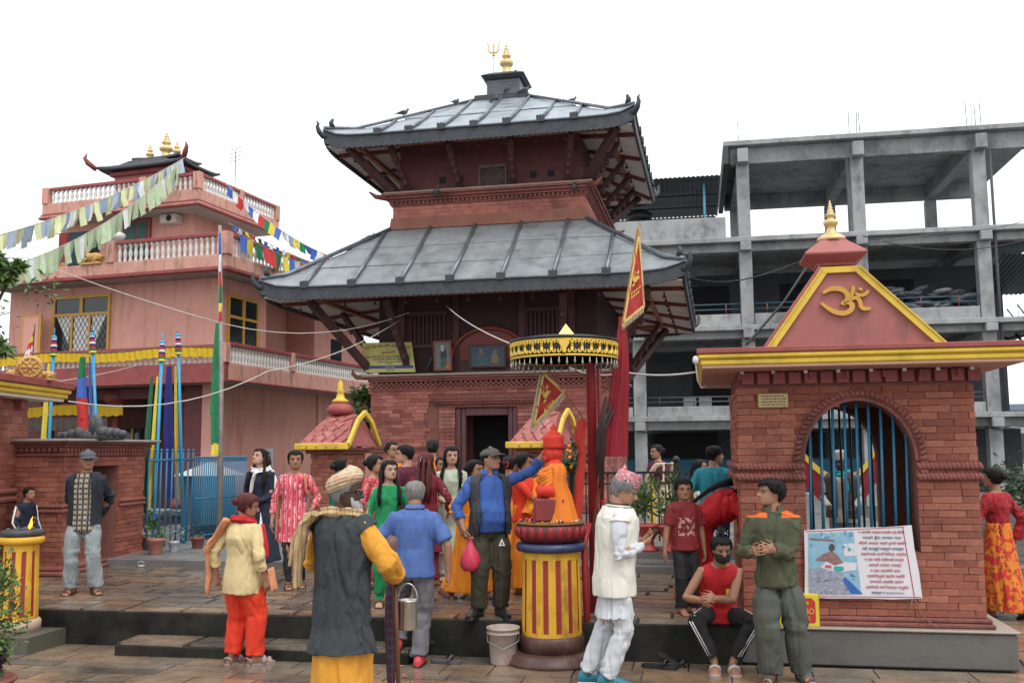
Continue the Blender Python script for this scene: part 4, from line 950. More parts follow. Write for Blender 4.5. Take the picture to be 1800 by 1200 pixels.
bpoly([(.035, .05), (.49, .05), (.46, .95), (.035, .95)], pr_('photo_blue', (.16, .36, .5), (.3, .5, .62)), 'photo_print', .002)
for pts, m, o in (([(.035, .05), (.42, .05), (.4, .2), (.33, .38), (.2, .46), (.035, .42)], pr_('photo_grey', (.2, .22, .3), (.36, .38, .46), 30), .004), ([(.4, .06), (.5, .06), (.36, .3), (.33, .26)], pr_('photo_deep_blue', (.03, .12, .42)), .005),
    ([(.14, .44), (.3, .36), (.46, .4), (.47, .5), (.2, .54)], pr_('photo_pale', (.6, .56, .62), (.66, .64, .68)), .005), ([(.1, .55), (.17, .64), (.25, .68), (.30, .62), (.35, .5), (.27, .47), (.2, .53)], pr_('photo_brown', (.2, .1, .1), (.3, .18, .16), 30), .006), ([(.225, .71), (.23, .77), (.25, .79), (.275, .77), (.28, .71), (.25, .67)], pr_('photo_dark', (.05, .03, .03), (.14, .07, .06), 40), .007),
    ([(.05, .86), (.28, .82), (.28, .845), (.05, .885)], pr_('photo_brown', (.2, .1, .1)), .006), ([(.36, .6), (.47, .6), (.47, .78), (.36, .78)], pr_('photo_pale', (.6, .56, .62)), .004), ([(.26, .42), (.27, .38), (.31, .37), (.35, .4), (.35, .45), (.27, .46)], pr_('photo_turquoise', (.03, .36, .34)), .007), ([(.18, .44), (.24, .43), (.24, .47), (.19, .48)], pr_('photo_red', (.5, .1, .12)), .008)):
    bpoly(pts, m, 'photo_print', o)
for k in range(110):
    s, t = random.uniform(.05, .44), random.uniform(.06, .92); low = t < .40; w_, h_ = random.uniform(.008, .03), random.uniform(.008, .03) if low else random.uniform(.02, .07)
    c = random.choice((pr_('photo_fold', (.12, .13, .19)), pr_('photo_fold_pale', (.42, .43, .5)), pr_('photo_grey', (.2, .22, .3)))) if low else (random.choice((pr_('photo_wall', (.10, .28, .42)), pr_('photo_wall_pale', (.36, .55, .64)))) if t > .62 else None)
    if c and not (.1 < s < .34 and .5 < t < .85): bpoly([(s, t), (s+w_, t+random.uniform(-.01, .01)), (s+w_*.9, t+h_), (s-w_*.2, t+h_*.8)], c, 'photo_print', .0045)
for a in ([(0.01, .012), (.99, .012), (.99, .022), (.01, .022)], [(.01, .975), (.93, .975), (.93, .985), (.01, .985)], [(.93, .03), (.938, .03), (.92, .97), (.912, .97)]): bpoly(a, pr_('print_red', (.45, .05, .04)), 'border_line', .003)
LINES = [('म आर्थिक अवस्था कमजोर भई बिरामी', 1), ('भएको हुँदा उपचार गर्न', 0), ('बिरामी अवस्था भएको हुनाले सहयोग', 1), ('यहाँ आउनुहुने सम्पूर्ण दाताहरुमा', 0), ('सहयोगको लागि बिनम्र अनुरोध', 1), ('म एक गरिब परिवारको सदस्य', 1), ('आफ्नो उपचार नसक्ने', 1), ('म एक सहयोगी दाता', 1), ('सहयोगीहरुको सहयोग चाहियो', 1), ('उपचारको आर्थिक सहयोग', 1), ('सहयोगको लागि सम्पर्क गर्नुहोस', 1), ('सम्पर्क नं ९८४६०२२०५५', 0)]
MPR, MPB = pr_('print_red', (.45, .05, .04)), pr_('print_ink', (.06, .06, .12))
bt = lambda s, t: bl(s, t, .004)
for k, (s_, r_) in enumerate(LINES): text(s_, bn, MPR if r_ else MPB, bt(.715, .92-.077*k), .030, wmax=(.37, .31, .38, .33, .36, .31, .26, .24, .3, .27, .34, .26)[k])
ropeo = MB().tube([cor[2]+V(-.06, .0, .0), cor[2]+V(-.02, -.0, -.12), cor[2]+V(.05, -.03, -.2), cor[2]+V(.1, -.06, -.222)], .006, 5).tube([cor[2]+V(-.08, 0, -.01), cor[2]+V(-.11, -.01, -.1), cor[2]+V(-.04, -.03, -.21)], .005, 5).build('tie_cord', mat('cord_brown', (.22, .1, .07), .9)); ropeo.matrix_world = shrine.matrix_basis.copy(); tag(ropeo, 'loose brown tie cord hanging from the corner of the banner', 'cord')
# yellow carton on the plinth
q = sp(1370, 1111, -.11); bx = thing('yellow_carton', 'yellow cardboard carton with red JUMBO print leaning by the shrine', 'carton', tuple(shrine.matrix_basis @ V(sp(1397, 1111, -.1).x, -.09, .316)), SA+.06)
MB().box(-.24, .16, -.05, .05, 0, .265).build('carton_body', mat('carton_yellow', (.62, .50, .02), .5, (.68, .56, .04), ns=8), bx, bevel=.004)
MB().box(.161, .163, -.05, .05, .0, .265).build('carton_side', mat('carton_orange', (.62, .3, .02), .5), bx)
rr = MB(); rr.prism([(x, z) for x, z in ((-.06, .03), (.12, .03), (.13, .05), (.13, .205), (.10, .235), (-.04, .235), (-.07, .205), (-.07, .05))], (.0, -.0505, 0), (1, 0, 0), (0, 0, 1), (0, -.001, 0)).build('print_panel', mat('carton_red', (.5, .03, .02), .5), bx)
MCY = mat('carton_yellow', (.6, .5, .02)); text('JUMBO', bx, MCY, V(.03, -.0525, .125), .07, wmax=.18); text('PACK', bx, MCY, V(.03, -.0525, .068), .045, wmax=.11)
MB().prism([(.05*math.cos(a)+.03, .195+.018*math.sin(a)) for a in np.linspace(0, 2*pi, 14)[:-1]], (0, -.0518, 0), (1, 0, 0), (0, 0, 1), (0, -.001, 0)).build('print_seal', mat('carton_orange', (.62, .3, .02)), bx)

# ================================================================ left shrine with wheel and deer, brick pavilion
ls = thing('corner_shrine', 'brick corner shrine with yellow cornice at the left edge of the court', 'shrine', (-7.25, 11.0, PZ), 0)
box('wall_core', M_MORTAR, ls, -.95, 1.05, -1.3, 1.4, 0, 2.2)
brickwall(ls, (1.05, -1.32, 0), (0, 1, 0), (1, 0, 0), 2.74, 2.2, None, bl=.235, bh=.085, limit=300, order=lambda c: -c[0])
for z in (.93, 1.03): rope([(1.09, -1.3, z), (1.09, 1.44, z)], .035, 'rope_moulding', ls)
box('soffit', M_CREAM, ls, -1.3, 1.32, -1.8, 1.84, 2.06+.1, 2.2, bevel=.005); box('cornice_lower', M_YEL, ls, -1.33, 1.36, -1.85, 1.88, 2.201, 2.26, bevel=.014); box('cornice_upper', M_YEL, ls, -1.36, 1.39, -1.88, 1.91, 2.261, 2.32, bevel=.014); box('cornice_top', M_MAROON, ls, -1.39, 1.42, -1.91, 1.94, 2.321, 2.41, bevel=.008)
b = MB()
for k in range(5): b.cbox((1.1, -1.1+k*.55, 2.1), (.12, .1, .12))
b.build('cornice_bracket', M_MAROON, ls); box('roof_deck', M_MAROON, ls, -1.0, .9, -1.4, 1.2, 2.411, 2.5)
wc = P(52, 640, 11.9); wh = thing('dharma_wheel', 'ochre plaster wheel emblem standing on the corner shrine roof', 'wheel emblem', tuple(wc-V(0, 0, .09)), .35)
b = MB(); b.lathe([(.0, -.03), (.13, -.03), (.15, 0), (.13, .03), (0, .03)], 20); Rx = Matrix.Rotation(pi/2, 3, 'X'); b.v = [tuple(Rx @ V(*p)+V(0, 0, .15)) for p in b.v]
b.build('wheel_disc', M_OCHS, wh)
b = MB()
for k in range(8): a = k*pi/4; b.tube([(.02*math.cos(a), -.035, .15+.02*math.sin(a)), (.11*math.cos(a), -.035, .15+.11*math.sin(a))], .012, 6)
for i in range(20):
    a, c = 2*pi*i/20, 2*pi*(i+1)/20; b.tube([(.115*math.cos(a), -.033, .15+.115*math.sin(a)), (.115*math.cos(c), -.033, .15+.115*math.sin(c))], .016, 6)
b.sphere((0, -.04, .15), .03, 8, 6); b.box(-.06, .06, -.05, .05, -.08, .02); b.build('wheel_spokes', M_OCHS, wh)
deer(P(20, 652, 11.8), pi/2-.5, .38, 'small ochre deer figure left of the wheel on the corner shrine roof'); deer(P(81, 654, 12.2), -pi/2-.2, .36, 'small ochre deer figure right of the wheel behind the yellow pole')
# pavilion
pa = thing('brick_pavilion', 'low brick pavilion with stone coping and a niche, behind the man in the cap', 'pavilion', (-5.56, 12.1, PZ), -.135)
PW, PD, PH = .64, 1.95, 1.62
b = MB(); b.box(-PW, 0, 0, .62, 0, PH); b.box(-PW, 0, 1.25, PD, 0, PH); b.box(-PW, 0, .62, 1.25, 1.36, PH); b.box(-PW, -.5, .62, 1.25, 0, 1.36); b.build('wall_core', M_MORTAR, pa)
M_PB = dict(var=BR, bl=.23, bh=.062)
brickwall(pa, (-PW, 0, .1), (1, 0, 0), (0, -1, 0), PW+.03, PH-.28, None, limit=110, **M_PB)
brickwall(pa, (0, -.03, .1), (0, 1, 0), (1, 0, 0), PD+.03, PH-.28, lambda a, c, z, z2: [(a, min(c, .65)), (max(a, 1.28), c)] if z+.1 < 1.30 else None, limit=190, **M_PB)
box('niche_back', M_TERRA, pa, -.499, -.46, .621, 1.249, 0, 1.36)
for z, p in ((0, .10), (.055, .06)): box('base_moulding', M_TERRA, pa, -PW, p, -p, PD+p, z, z+.054, bevel=.015)
for z in (.78, .84): rope([(-PW, -.04, z), (.05, -.04, z)], .022, 'rope_moulding', pa); rope([(.045, -.04, z), (.045, .62, z)], .022, 'rope_moulding', pa); rope([(.045, 1.27, z), (.045, PD, z)], .022, 'rope_moulding', pa)
for z, p, h in ((1.45, .05, .04), (1.56, .08, .035), (1.598, .13, .03)): box('cornice', M_TERRA, pa, -PW, p, -p, PD+p, z, z+h, bevel=.008)
b = MB()
for i in range(27): b.cbox((.055, -.03+i*.076, 1.53), (.05, .045, .045)); 
for i in range(9): b.cbox((-.6+i*.076, -.055, 1.53), (.045, .05, .045))
for i in range(27): b.cbox((.04, .0+i*.076, 1.49), (.04, .05, .025))
b.build('dentil_course', M_TERRA, pa, kind='stuff')
box('coping', mat('stone_coping', (.22, .2, .18), .5, (.32, .29, .26), ns=4), pa, -PW, .17, -.17, PD+.17, 1.63, 1.665, bevel=.008)
MSC = mat('dark_carved_stone', (.045, .048, .055), .6, (.1, .105, .115), ns=9, bump=.4, bs=30)
sc = thing('stone_carving', 'dark carved stone group with upright oval slab lying on the pavilion coping', 'carving', tuple(P(150, 757, 12.6)+V(0, 0, -.0)), -.2)
b = MB(); b.sphere((.12, 0, .15), .14, 12, 8, sc=(.75, .4, 1.1)); b.tube([(.12, -.055, .05), (.12, -.06, .25)], .02, 6); b.build('oval_slab', MSC, sc)
b = MB(); 
for x, z, r in ((-.1, .07, .075), (-.2, .055, .065), (-.29, .04, .055), (-.38, .03, .045), (.24, .08, .08), (.34, .065, .075), (.43, .06, .07), (.52, .045, .06)): b.sphere((x, -.02, z), r, 10, 7, sc=(1.1, .9, .9))
b.tube([(-.42, 0, .03), (0, 0, .03), (.55, 0, .02)], [.05, .07, .05], 8); b.build('carved_bodies', MSC, sc)

# ================================================================ two little tiled shrines before the temple door
TILE = MB().prism([(-.5, 0), (0, -.62), (.5, 0), (0, .5)], (0, 0, 0), (1, 0, 0), (0, 1, 0), (0, 0, .012)).mesh('roof_tile', mat('rose_roof_tile', (.30, .085, .075), rnd=1, c2=(.36, .115, .10), c3=(.42, .15, .13), r=.6))
def mini(loc, rz, w, d, h, label, fin=True, eh=.5):
    r = thing('tiled_shrine', label, 'shrine', loc, rz); x0, x1 = -w/2, w/2
    box('plinth', M_TERRA, r, x0-.05, x1+.05, -d/2-.05, d/2+.05, 0, .12, bevel=.01)
    box('wall_core', M_MORTAR, r, x0+.02, x1-.02, -d/2+.02, d/2-.02, .12, h)
    brickwall(r, (x0+.0, -d/2+.02, .12), (1, 0, 0), (0, -1, 0), w, h-.16, None, bl=.2, bh=.065, limit=60); brickwall(r, (x1-.02, -d/2, .12), (0, 1, 0), (1, 0, 0), d, h-.16, lambda a, c, z, z2: [(a, min(c, .25*d)), (max(a, .75*d), c)] if z > .3 and z < h-.5 else None, bl=.2, bh=.065, limit=60)
    for k in range(2): box('cornice', M_TERRA, r, x0-.06-.05*k, x1+.06+.05*k, -d/2-.06-.05*k, d/2+.06+.05*k, h-.09+.045*k, h-.046+.045*k, bevel=.008)
    e = .16; ez = h+.02; rz_ = h+eh; yr = .0; xl, xr = x0-e, x1+e; fy = -d/2-e; xt0, xt1 = x0+.16, x1+.02
    mid = (fy*.42, ez+eh*.72)                     # break of the slope
    b = MB(); pr = [(fy, ez), (mid[0], mid[1]), (0, rz_), (-mid[0], mid[1]), (-fy, ez)]
    L_ = [V(xl+(xt0-xl)*(p[1]-ez)/eh, p[0], p[1]) for p in pr]; R_ = [V(xr-.12*(p[1]-ez)/eh, p[0], p[1]) for p in pr]
    b.add(L_+R_, [(i, i+1, 6+i, 5+i) for i in range(4)]+[(0, 4, 3, 2, 1), (5, 6, 7, 8, 9), (0, 5, 9, 4)]); b.build('roof_shell', mat('rose_roof', (.28, .08, .07), .7, (.34, .1, .09), ns=6), r)
    # lapped diamond tiles on the front slopes
    for seg in range(2):
        p, q = pr[seg], pr[seg+1]; A, B_, C, D = L_[seg], R_[seg], L_[seg+1], R_[seg+1]; sl = (V(0, q[0]-p[0], q[1]-p[1])).length; rows = max(2, int(sl/.095))
        ey = V(0, q[0]-p[0], q[1]-p[1]).normalized(); ez_ = V(1, 0, 0).cross(ey)
        for i in range(rows):
            t = (i+.5)/rows; a, c = A+(C-A)*t, B_+(D-B_)*t; n = int((c-a).length/.15); 
            for j in range(n+(i % 2 == 0)):
                x = a.x+(c.x-a.x)*((j+(.5 if i % 2 else 0.0))/n)
                if x < a.x+.04 or x > c.x-.04: continue
                inst('roof_tile', TILE, r, M=basis(V(.15, 0, 0), (ey+ez_*-.05)*.17, ez_, V(x, a.y, a.z)+ez_*.008))
    box('eave_board', M_YEL, r, xl-.02, xr+.02, fy-.03, fy+.02, ez-.05, ez+.045, bevel=.01)
    b = MB()
    for s in (-1, 1):
        pts = [V(xr+.02, s*p[0], p[1]+.02) for p in pr[:3]]; 
        for p, q in zip(pts, pts[1:]): b.beam(p, q, .05, .08)
    b.build('gable_board', M_YEL, r, bevel=.008)
    if fin:
        MB().lathe([(.0, 0), (.1, .0), (.20, .03), (.22, .09), (.17, .16), (.1, .2), (0, .21)], 10, (0.02, 0, rz_-.02)).build('finial_bulb', mat('rose_finial', (.3, .06, .06), .6), r)
        MB().lathe([(.12, 0), (.13, .03), (.07, .07), (.05, .15), (.07, .18), (.04, .22), (.045, .3), (.0, .36)], 12, (.02, 0, rz_+.18)).build('finial', M_YEL, r)
    return r
c = P(592, 793, 15.2); mini((c.x, c.y, TZ3), SA-.05, .50, .95, 1.27, 'small brick shrine with rose tiled roof left of the temple door', True, .52)
c = P(952, 793, 15.0); mini((c.x, c.y, TZ3), SA-.16, .44, .85, 1.27, 'small brick shrine with rose tiled roof right of the temple door behind the flag', False, .52)

# ================================================================ blue fence, kiosk, black railing
def bars_fence(name, label, p, q, z, h, n, m, r=.013, rails=(.12, .9), double=False, tips=True):
    p, q = V(*p), V(*q); d = q-p; a = math.atan2(d.y, d.x); f = thing(name, label, 'fence', (p.x, p.y, z), a); L_ = d.length
    me = MB().tube([(0, 0, 0), (0, 0, h)], r, 6); 
    if tips: me.sphere((0, 0, h), r*1.7, 6, 4)
    me = me.mesh('bar', m)
    for i in range(n+1): inst('bar', me, f, (L_*i/n, 0, 0))
    for t in rails: MB().tube([(0, .0, h*t), (L_, .0, h*t)], r*1.15, 6).build('rail', m, f)
    return f
g1, g2 = G(251, 957, TZ), G(330, 940, TZ)
bars_fence('blue_fence', 'blue barred fence with knobbed tips behind the flower pots', g1, g2, TZ, 1.42, 8, M_BLUE, .014)
g3, g4 = G(334, 940, TZ), G(424, 930, TZ)
bars_fence('blue_gate', 'blue barred gate panel in front of the little kiosk', g3, g4, TZ, 1.30, 24, M_BLUE, .013, rails=(.05, .5, .97))
MB().box(0, 1.0, .03, .2, 0, .22).build('gate_sill', M_GREYSL, bpy.data.objects['blue_gate'])
g5, g6 = P(436, 930, 16.6), P(560, 925, 17.5)
bars_fence('far_blue_fence', 'far blue fence at the foot of the pink wall', (g5.x, g5.y, 0), (g6.x, g6.y, 0), TZ, 1.0, 22, mat('faded_blue', (.04, .14, .22), .6), .012)
kp = P(362, 900, 17.6); ki = thing('blue_kiosk', 'small blue kiosk with a pale hipped roof behind the gate', 'kiosk', (kp.x, kp.y, TZ), -.3)
box('kiosk_wall', mat('kiosk_dark', (.03, .05, .08), .6, (.05, .09, .13), ns=4), ki, -.34, .02, -.3, .3, 0, .98); box('kiosk_wall', mat('kiosk_blue', (.06, .17, .26), .6, (.09, .21, .31), ns=4), ki, .021, .34, -.3, .3, 0, .98)
b = MB(); b.add([(-.46, -.45, .98), (.46, -.45, .98), (.46, .45, .98), (-.46, .45, .98), (0, 0, 1.22)], [(0, 1, 4), (1, 2, 4), (2, 3, 4), (3, 0, 4), (3, 2, 1, 0)]).build('kiosk_roof', mat('kiosk_roof', (.4, .4, .38), .7, (.5, .5, .48), ns=4), ki)
q1, q2 = P(1000, 832, 12.6), P(1215, 834, 12.9)
rl = bars_fence('black_railing', 'black iron railing along the terrace behind the red pots', (q1.x, q1.y, 0), (q2.x, q2.y, 0), .62, .87, 17, M_BLACK, .011, rails=(.12, .86), tips=False)
MB().box(-.02, 1.62, -.03, .03, .87, .9).build('top_rail', M_BLACK, rl)
for u in (.0, 1.42): MB().box(u-.03, u+.03, -.035, .035, 0, 1.0).sphere((u, 0, 1.05), .05, 8, 6).build('post', M_BLACK, rl)
# concrete steps under the red pots
stp = struct(MB().box(.9, 2.4, 11.35, 12.5, .3, .47).box(.9, 2.4, 11.75, 12.5, .471, .59).build('side_steps', M_GREYSL, bevel=.01)); stp.rotation_euler = (0, 0, SA)
# ================================================================ banner poles, prayer flags, cords
FC = {}
def fcol(c):
    PAL = dict(b=(.05, .12, .42), w=(.62, .63, .64), r=(.45, .03, .03), g=(.012, .15, .06), y=(.62, .50, .06), n=(.02, .025, .16), B=(.33, .41, .52), W=(.6, .62, .63), G=(.40, .49, .32), Y=(.56, .58, .34), o=(.6, .2, .02), m=(.2, .01, .03), d=(.012, .10, .05))
    if c not in FC: FC[c] = mat('flag_'+dict(b='blue', w='white', r='red', g='green', y='yellow', n='navy', B='faded_blue', W='faded_white', G='faded_green', Y='faded_yellow', o='orange', m='maroon', d='deep_green')[c], PAL[c], .85, tuple(min(1, x*1.25) for x in PAL[c]), ns=7)
    return FC[c]
def cloth(pts_l, pts_r, name, m, parent, nx=8, amp=.03, waves=2.0, ph=0, th=(0, -1, 0)):
    """hanging sheet between a left and a right edge (lists of points, top to bottom), softly folded"""
    n = len(pts_l); vs = []; nrm = V(*th)
    for i in range(n):
        p, q = V(*pts_l[i]), V(*pts_r[i]); k = i/(n-1)
        for j in range(nx+1):
            s = j/nx; vs.append(p+(q-p)*s+nrm*(amp*(.3+.7*k)*math.sin(s*waves*2*pi+ph+k*1.5)))
    fs = [(i*(nx+1)+j, i*(nx+1)+j+1, (i+1)*(nx+1)+j+1, (i+1)*(nx+1)+j) for i in range(n-1) for j in range(nx)]
    return MB().add(vs, fs, 0, True).build(name, m, parent)
def banner_pole(top, bot, label, colf, wf, zf0, zf1, edge='y', side=-1, top_only=False):
    """painted pole with stacked cloth rings at its head and a long narrow banner"""
    r = thing('banner_pole', label, 'banner pole', tuple(bot), 0, None); d = V(*top)-V(*bot)
    at = lambda z: d*((z-bot.z)/d.z)
    MB().tube([V(0, 0, 0), d], .026, 8).build('pole', M_SKYB, r)
    z1 = top.z; u = d.normalized()
    for k, c in enumerate('ygrnwrnw'): 
        z = z1-.33+.036*k; b = MB(); p = at(z); w = .058-.003*k
        b.tube([p, p+u*.006, p+u*.03, p+u*.036], [w*.8, w, w, w*.8], 12); b.build('cloth_ring', fcol(c), r)
    b = MB(); b.tube([at(z1-.05), at(z1-.03), at(z1+.0)], [.04, .045, .02], 10); b.tube([at(z1-.02), at(z1+.12)], [.009, .005], 6); b.build('pole_tip', M_SKYB, r)
    zs = np.linspace(zf0, zf1, 9)
    for name, c, a0, a1 in (('edge_strip', edge, .03, .10 if wf else .13), ('banner', colf, .102, wf)):
        if a1 <= a0: continue
        segs = c if len(c) > 1 else c
        step = (len(zs)-1)/len(segs)
        for i, cc in enumerate(segs):
            zz = np.linspace(zf0+(zf1-zf0)*i/len(segs), zf0+(zf1-zf0)*(i+1)/len(segs), 5)
            L_ = [at(z)+V(side*a0, -.02, 0) for z in zz]; R_ = [at(z)+V(side*(a0+(a1-a0)*(.55+.45*min(1, (zf0-z)/(zf0-zf1)*2.5))), .02, 0) for z in zz]
            cloth(L_, R_, name, fcol(cc), r, 6, .025, 1.2, i)
    return r
def PB(x0, y0, x1, y1, d): a, c = P(x0, y0, d), P(x1, y1, d); c.z = TZ; return a, c
a, c = P(96, 576, 15.0), G(77, 962, PZ+.1); c = P(80, 800, 14.6); c.z = PZ; banner_pole(a, c, 'leftmost blue banner pole with only a narrow yellow strip, behind the stone coping', 'y', .0, 3.2, 1.0)
a, c = P(162, 572, 15.0), P(176, 900, 14.8); c.z = PZ; banner_pole(a, c, 'second blue banner pole from the left with a red and green banner', 'gbrrr', .30, 3.3, 1.7, side=-1, edge='b')
a, c = P(286, 588, 14.6), G(262, 956, TZ); banner_pole(a, c, 'slanting blue banner pole with a dark green yellow-edged banner at the fence', 'd', .20, 2.95, .95)
a, c = P(313, 576, 15.0), G(317, 945, TZ); banner_pole(a, c, 'blue banner pole with a broad navy blue banner at the gate', 'n', .27, 3.15, 1.12)
q = P(54, 640, 12.5); sf = thing('striped_flag', 'small red, white and yellow striped flag on a stick behind the wheel emblem', 'flag', tuple(q)); Zs = lambda y: (640-y)/1707*12.5
MB().tube([(0, 0, -.1), (.02, 0, Zs(555))], .007, 6).build('stick', M_STEM, sf)
for k, c in enumerate('ryrwr'): cloth([(.015-.03*k, -.01, Zs(565+12*k)), (-.03*k, -.01, Zs(577+12*k))], [(.02, .01, Zs(563+9*k)), (.015-.004*k, .01, Zs(575+11*k))], 'flag_stripe', fcol(c), sf, 4, .012)
# tall bare pole with a vertical prayer flag
pb = P(380, 945, 15.0); pb.z = TZ; pt = P(390, 388, 15.4)
fp = thing('prayer_flag_pole', 'tall weathered pole with a strip of green, blue and red prayer cloth', 'flag pole', tuple(pb)); d = pt-pb
MB().tube([V(0, 0, 0), d*.5+V(.02, 0, 0), d], [.05, .04, .028], 8).build('pole', mat('weathered_pole', (.22, .19, .17), .8, (.33, .3, .28), ns=9), fp)
at = lambda y: P(380+(390-380)*(945-y)/(945-388), y, 15.0+.4*(945-y)/557)-pb
for i, (c, y0, y1, w0, w1) in enumerate((('b', 402, 440, .05, .07), ('w', 440, 470, .07, .06), ('r', 470, 495, .06, .09), ('g', 495, 525, .09, .1), ('y', 525, 540, .1, .08), ('r', 540, 556, .08, .11), ('g', 560, 640, .05, .10), ('g', 640, 720, .10, .13), ('g', 720, 772, .12, .11), ('y', 770, 792, .10, .11))):
    s = -1 if i > 5 else .6
    cloth([at(y0)+V(0, -.05, 0), at((y0+y1)/2)+V(0, -.05, 0), at(y1)+V(0, -.05, 0)], [at(y0)+V(s*w0, -.06, 0), at((y0+y1)/2)+V(s*(w0+w1)/2, -.06, 0), at(y1)+V(s*w1, -.06, 0)], 'prayer_cloth', fcol(c), fp, 5, .02, 1)
def flag_string(name, label, p, q, sag, n, seq, w, h, skip0=0., blow=V(.0, 0, 0), group='prayer flag strings'):
    p, q = V(*p), V(*q); r = thing(name, label, 'prayer flags', tuple(p), 0, group); d = q-p
    f = lambda t: d*t+V(0, 0, -sag*4*t*(1-t))
    MB().tube([f(t) for t in np.linspace(0, 1, 20)], .008, 4).build('cord', M_ROPE, r)
    e = V(d.x, d.y, 0).normalized(); nn = V(e.y, -e.x, 0)
    for i in range(n):
        t = skip0+(1-skip0)*(i+.5)/n; c = f(t); t2 = t+w/d.length; c2 = f(min(1, t2)); hh = h*random.uniform(.85, 1.1); tl = random.uniform(-.08, .08); bw = nn*random.uniform(-.1, .16)*h*2+blow*h
        cloth([c, c+V(0, 0, -hh*.5)+bw*.4, c+V(0, 0, -hh)+bw+e*tl], [c2, c2+V(0, 0, -hh*.5)+bw*.5, c2+V(0, 0, -hh)+bw*1.1+e*tl], 'flag', fcol(seq[i % len(seq)]), r, 4, .025, random.uniform(.6, 1.1), random.uniform(0, 6), tuple(nn))
    return r
flag_string('prayer_flag_string', 'upper string of faded blue and yellow prayer flags from the house roof to the left', P(330, 268, 25.5), P(-60, 412, 20.0), .25, 46, 'BBYBBYWBYYWBYYY', .19, .42, .0)
flag_string('prayer_flag_string', 'lower string of faded green prayer flags from the house roof to the left', P(325, 275, 25.3), P(-50, 468, 19.0), .5, 46, 'GGGGWGGGGG', .2, .5, .0, group='prayer flag strings')
flag_string('prayer_flag_string', 'string of colourful prayer flags from the upper terrace corner towards the temple', P(400, 312, 25.0), P(600, 452, 22.5), .25, 20, 'bwrwbwrgybwBygb', .26, .26)
flag_string('prayer_flag_string', 'string of bright prayer flags hung on the right terrace balustrade', hw(.72, -.5, 7.16), hw(.80, 4.2, 7.02), .12, 15, 'bygrrgybwrgyWg', .27, .42)
flag_string('prayer_flag_string', 'fine string of small prayer flags above the right terrace balustrade', hw(.62, -.7, 7.35), hw(.85, 5.2, 6.95), .05, 22, 'bwyrgbw', .17, .13)
def cord(pts, r, m, label, sagn=10):
    q = []
    for a, c in zip(pts, pts[1:]):
        a, s, c = a[0], a[1], c[0]
        for t in np.linspace(0, 1, sagn): q.append(V(*a)+(V(*c)-V(*a))*t+V(0, 0, -s*4*t*(1-t)))
    q = [p for i, p in enumerate(q) if i == 0 or (p-q[i-1]).length > 1e-4]
    o = MB().tube(q, r, 5).build('cord', m); return tag(o, label, 'cord')
cord([(P(48, 438, 20), .05), (P(352, 548, 17), .35), (P(720, 546, 19.0), 0)], .009, M_ROPE, 'pale cord from the left tree across the house front to the temple eave')
cord([(P(118, 692, 12.6), .25), (P(470, 645, 15), .15), (P(705, 558, 18.9), 0)], .009, M_ROPE, 'pale cord from the corner shrine cornice up to the temple')
cord([(P(786, 536, 18.8), .06), (P(902, 606, 9.3), 0)], .008, M_ROPE, 'pale cord from the temple eave to the gilded parasol')
cord([(P(1000, 648, 9.3), .05), (P(1096, 657, 9.3), .03), (P(1224, 659, 8.6), 0)], .009, M_ROPE, 'pale cord from the parasol to the shrine cornice')
cord([(P(40, 664, 12.2), .05), (P(250, 628, 22.5), 0)], .010, M_ROPE, 'thin pale cord from the corner shrine roof to the balcony')
cord([(P(1204, 487, 20), .2), (P(1425, 462, 9.4), .0)], .010, M_WIRE, 'thin wire from the temple eave to the shrine roof cap')
cord([(P(1520, 425, 20), .3), (P(1830, 430, 20), 0)], .012, M_WIRE, 'thin overhead wire across the concrete building right of the finial')
cord([(P(1490, 442, 10), .0), (P(1640, 424, 20), .1), (P(1830, 396, 26), 0)], .010, M_WIRE, 'upper overhead wire crossing the concrete building')
cord([(P(1425, 470, 9.3), .0), (P(1378, 540, 9.0), .0), (P(1312, 612, 8.6), 0)], .012, M_WIRE, 'black cable dropping along the left slope of the shrine gable')
cord([(P(-60, 535, 60), .3), (P(30, 530, 60), 0)], .03, M_WIRE, 'distant overhead wire at the left edge')

# ================================================================ post with gilded parasol, flags
pc = P(1038, 793, 9.05); pst = thing('parasol_post', 'red post with bent arm carrying a gilded parasol ring over the statue', 'parasol post', (pc.x, pc.y, PZ))
Z = lambda y, d=9.05: P(1000, y, d).z-PZ
X = lambda x, d=9.05: P(x, 793, d).x-pc.x
MB().tube([(0, 0, 0), (0, 0, Z(642)), (X(1008), -.1, Z(606)), (X(1003), -.2, Z(602))], [.048, .045, .04, .03], 10).build('post', M_REDP, pst)
MB().tube([(.09, .03, 0), (.07, .03, Z(650))], .02, 8).build('side_pipe', M_REDP, pst)
rc = V(X(987), -.35, (Z(605)+Z(645))/2); RR = .475; hh = .165
b = MB(); b.lathe([(.02, hh/2+.035), (RR*.75, hh/2+.03), (RR+.015, hh/2+.005), (RR+.015, hh/2-.012), (RR-.01, hh/2-.012)], 40, rc); b.build('parasol_roof', M_BLACK, pst)
b = MB(); b.lathe([(RR-.006, -hh/2), (RR-.004, hh/2-.013), (RR-.02, hh/2-.013), (RR-.02, -hh/2)], 40, rc); b.build('parasol_band', M_BLACK, pst)
b = MB(); MG = M_GOLD
for z in (-hh/2+.004, hh/2-.025): b.tube([rc+V(RR*1.005*math.cos(a), RR*1.005*math.sin(a), z) for a in np.linspace(0, 2*pi, 41)], .010, 6)
b.build('gilt_rim', mat('parasol_gold', (.62, .42, .05), .4, (.75, .52, .1), ns=9, metal=.25), pst); MG = MATS['parasol_gold']
sm = MB()
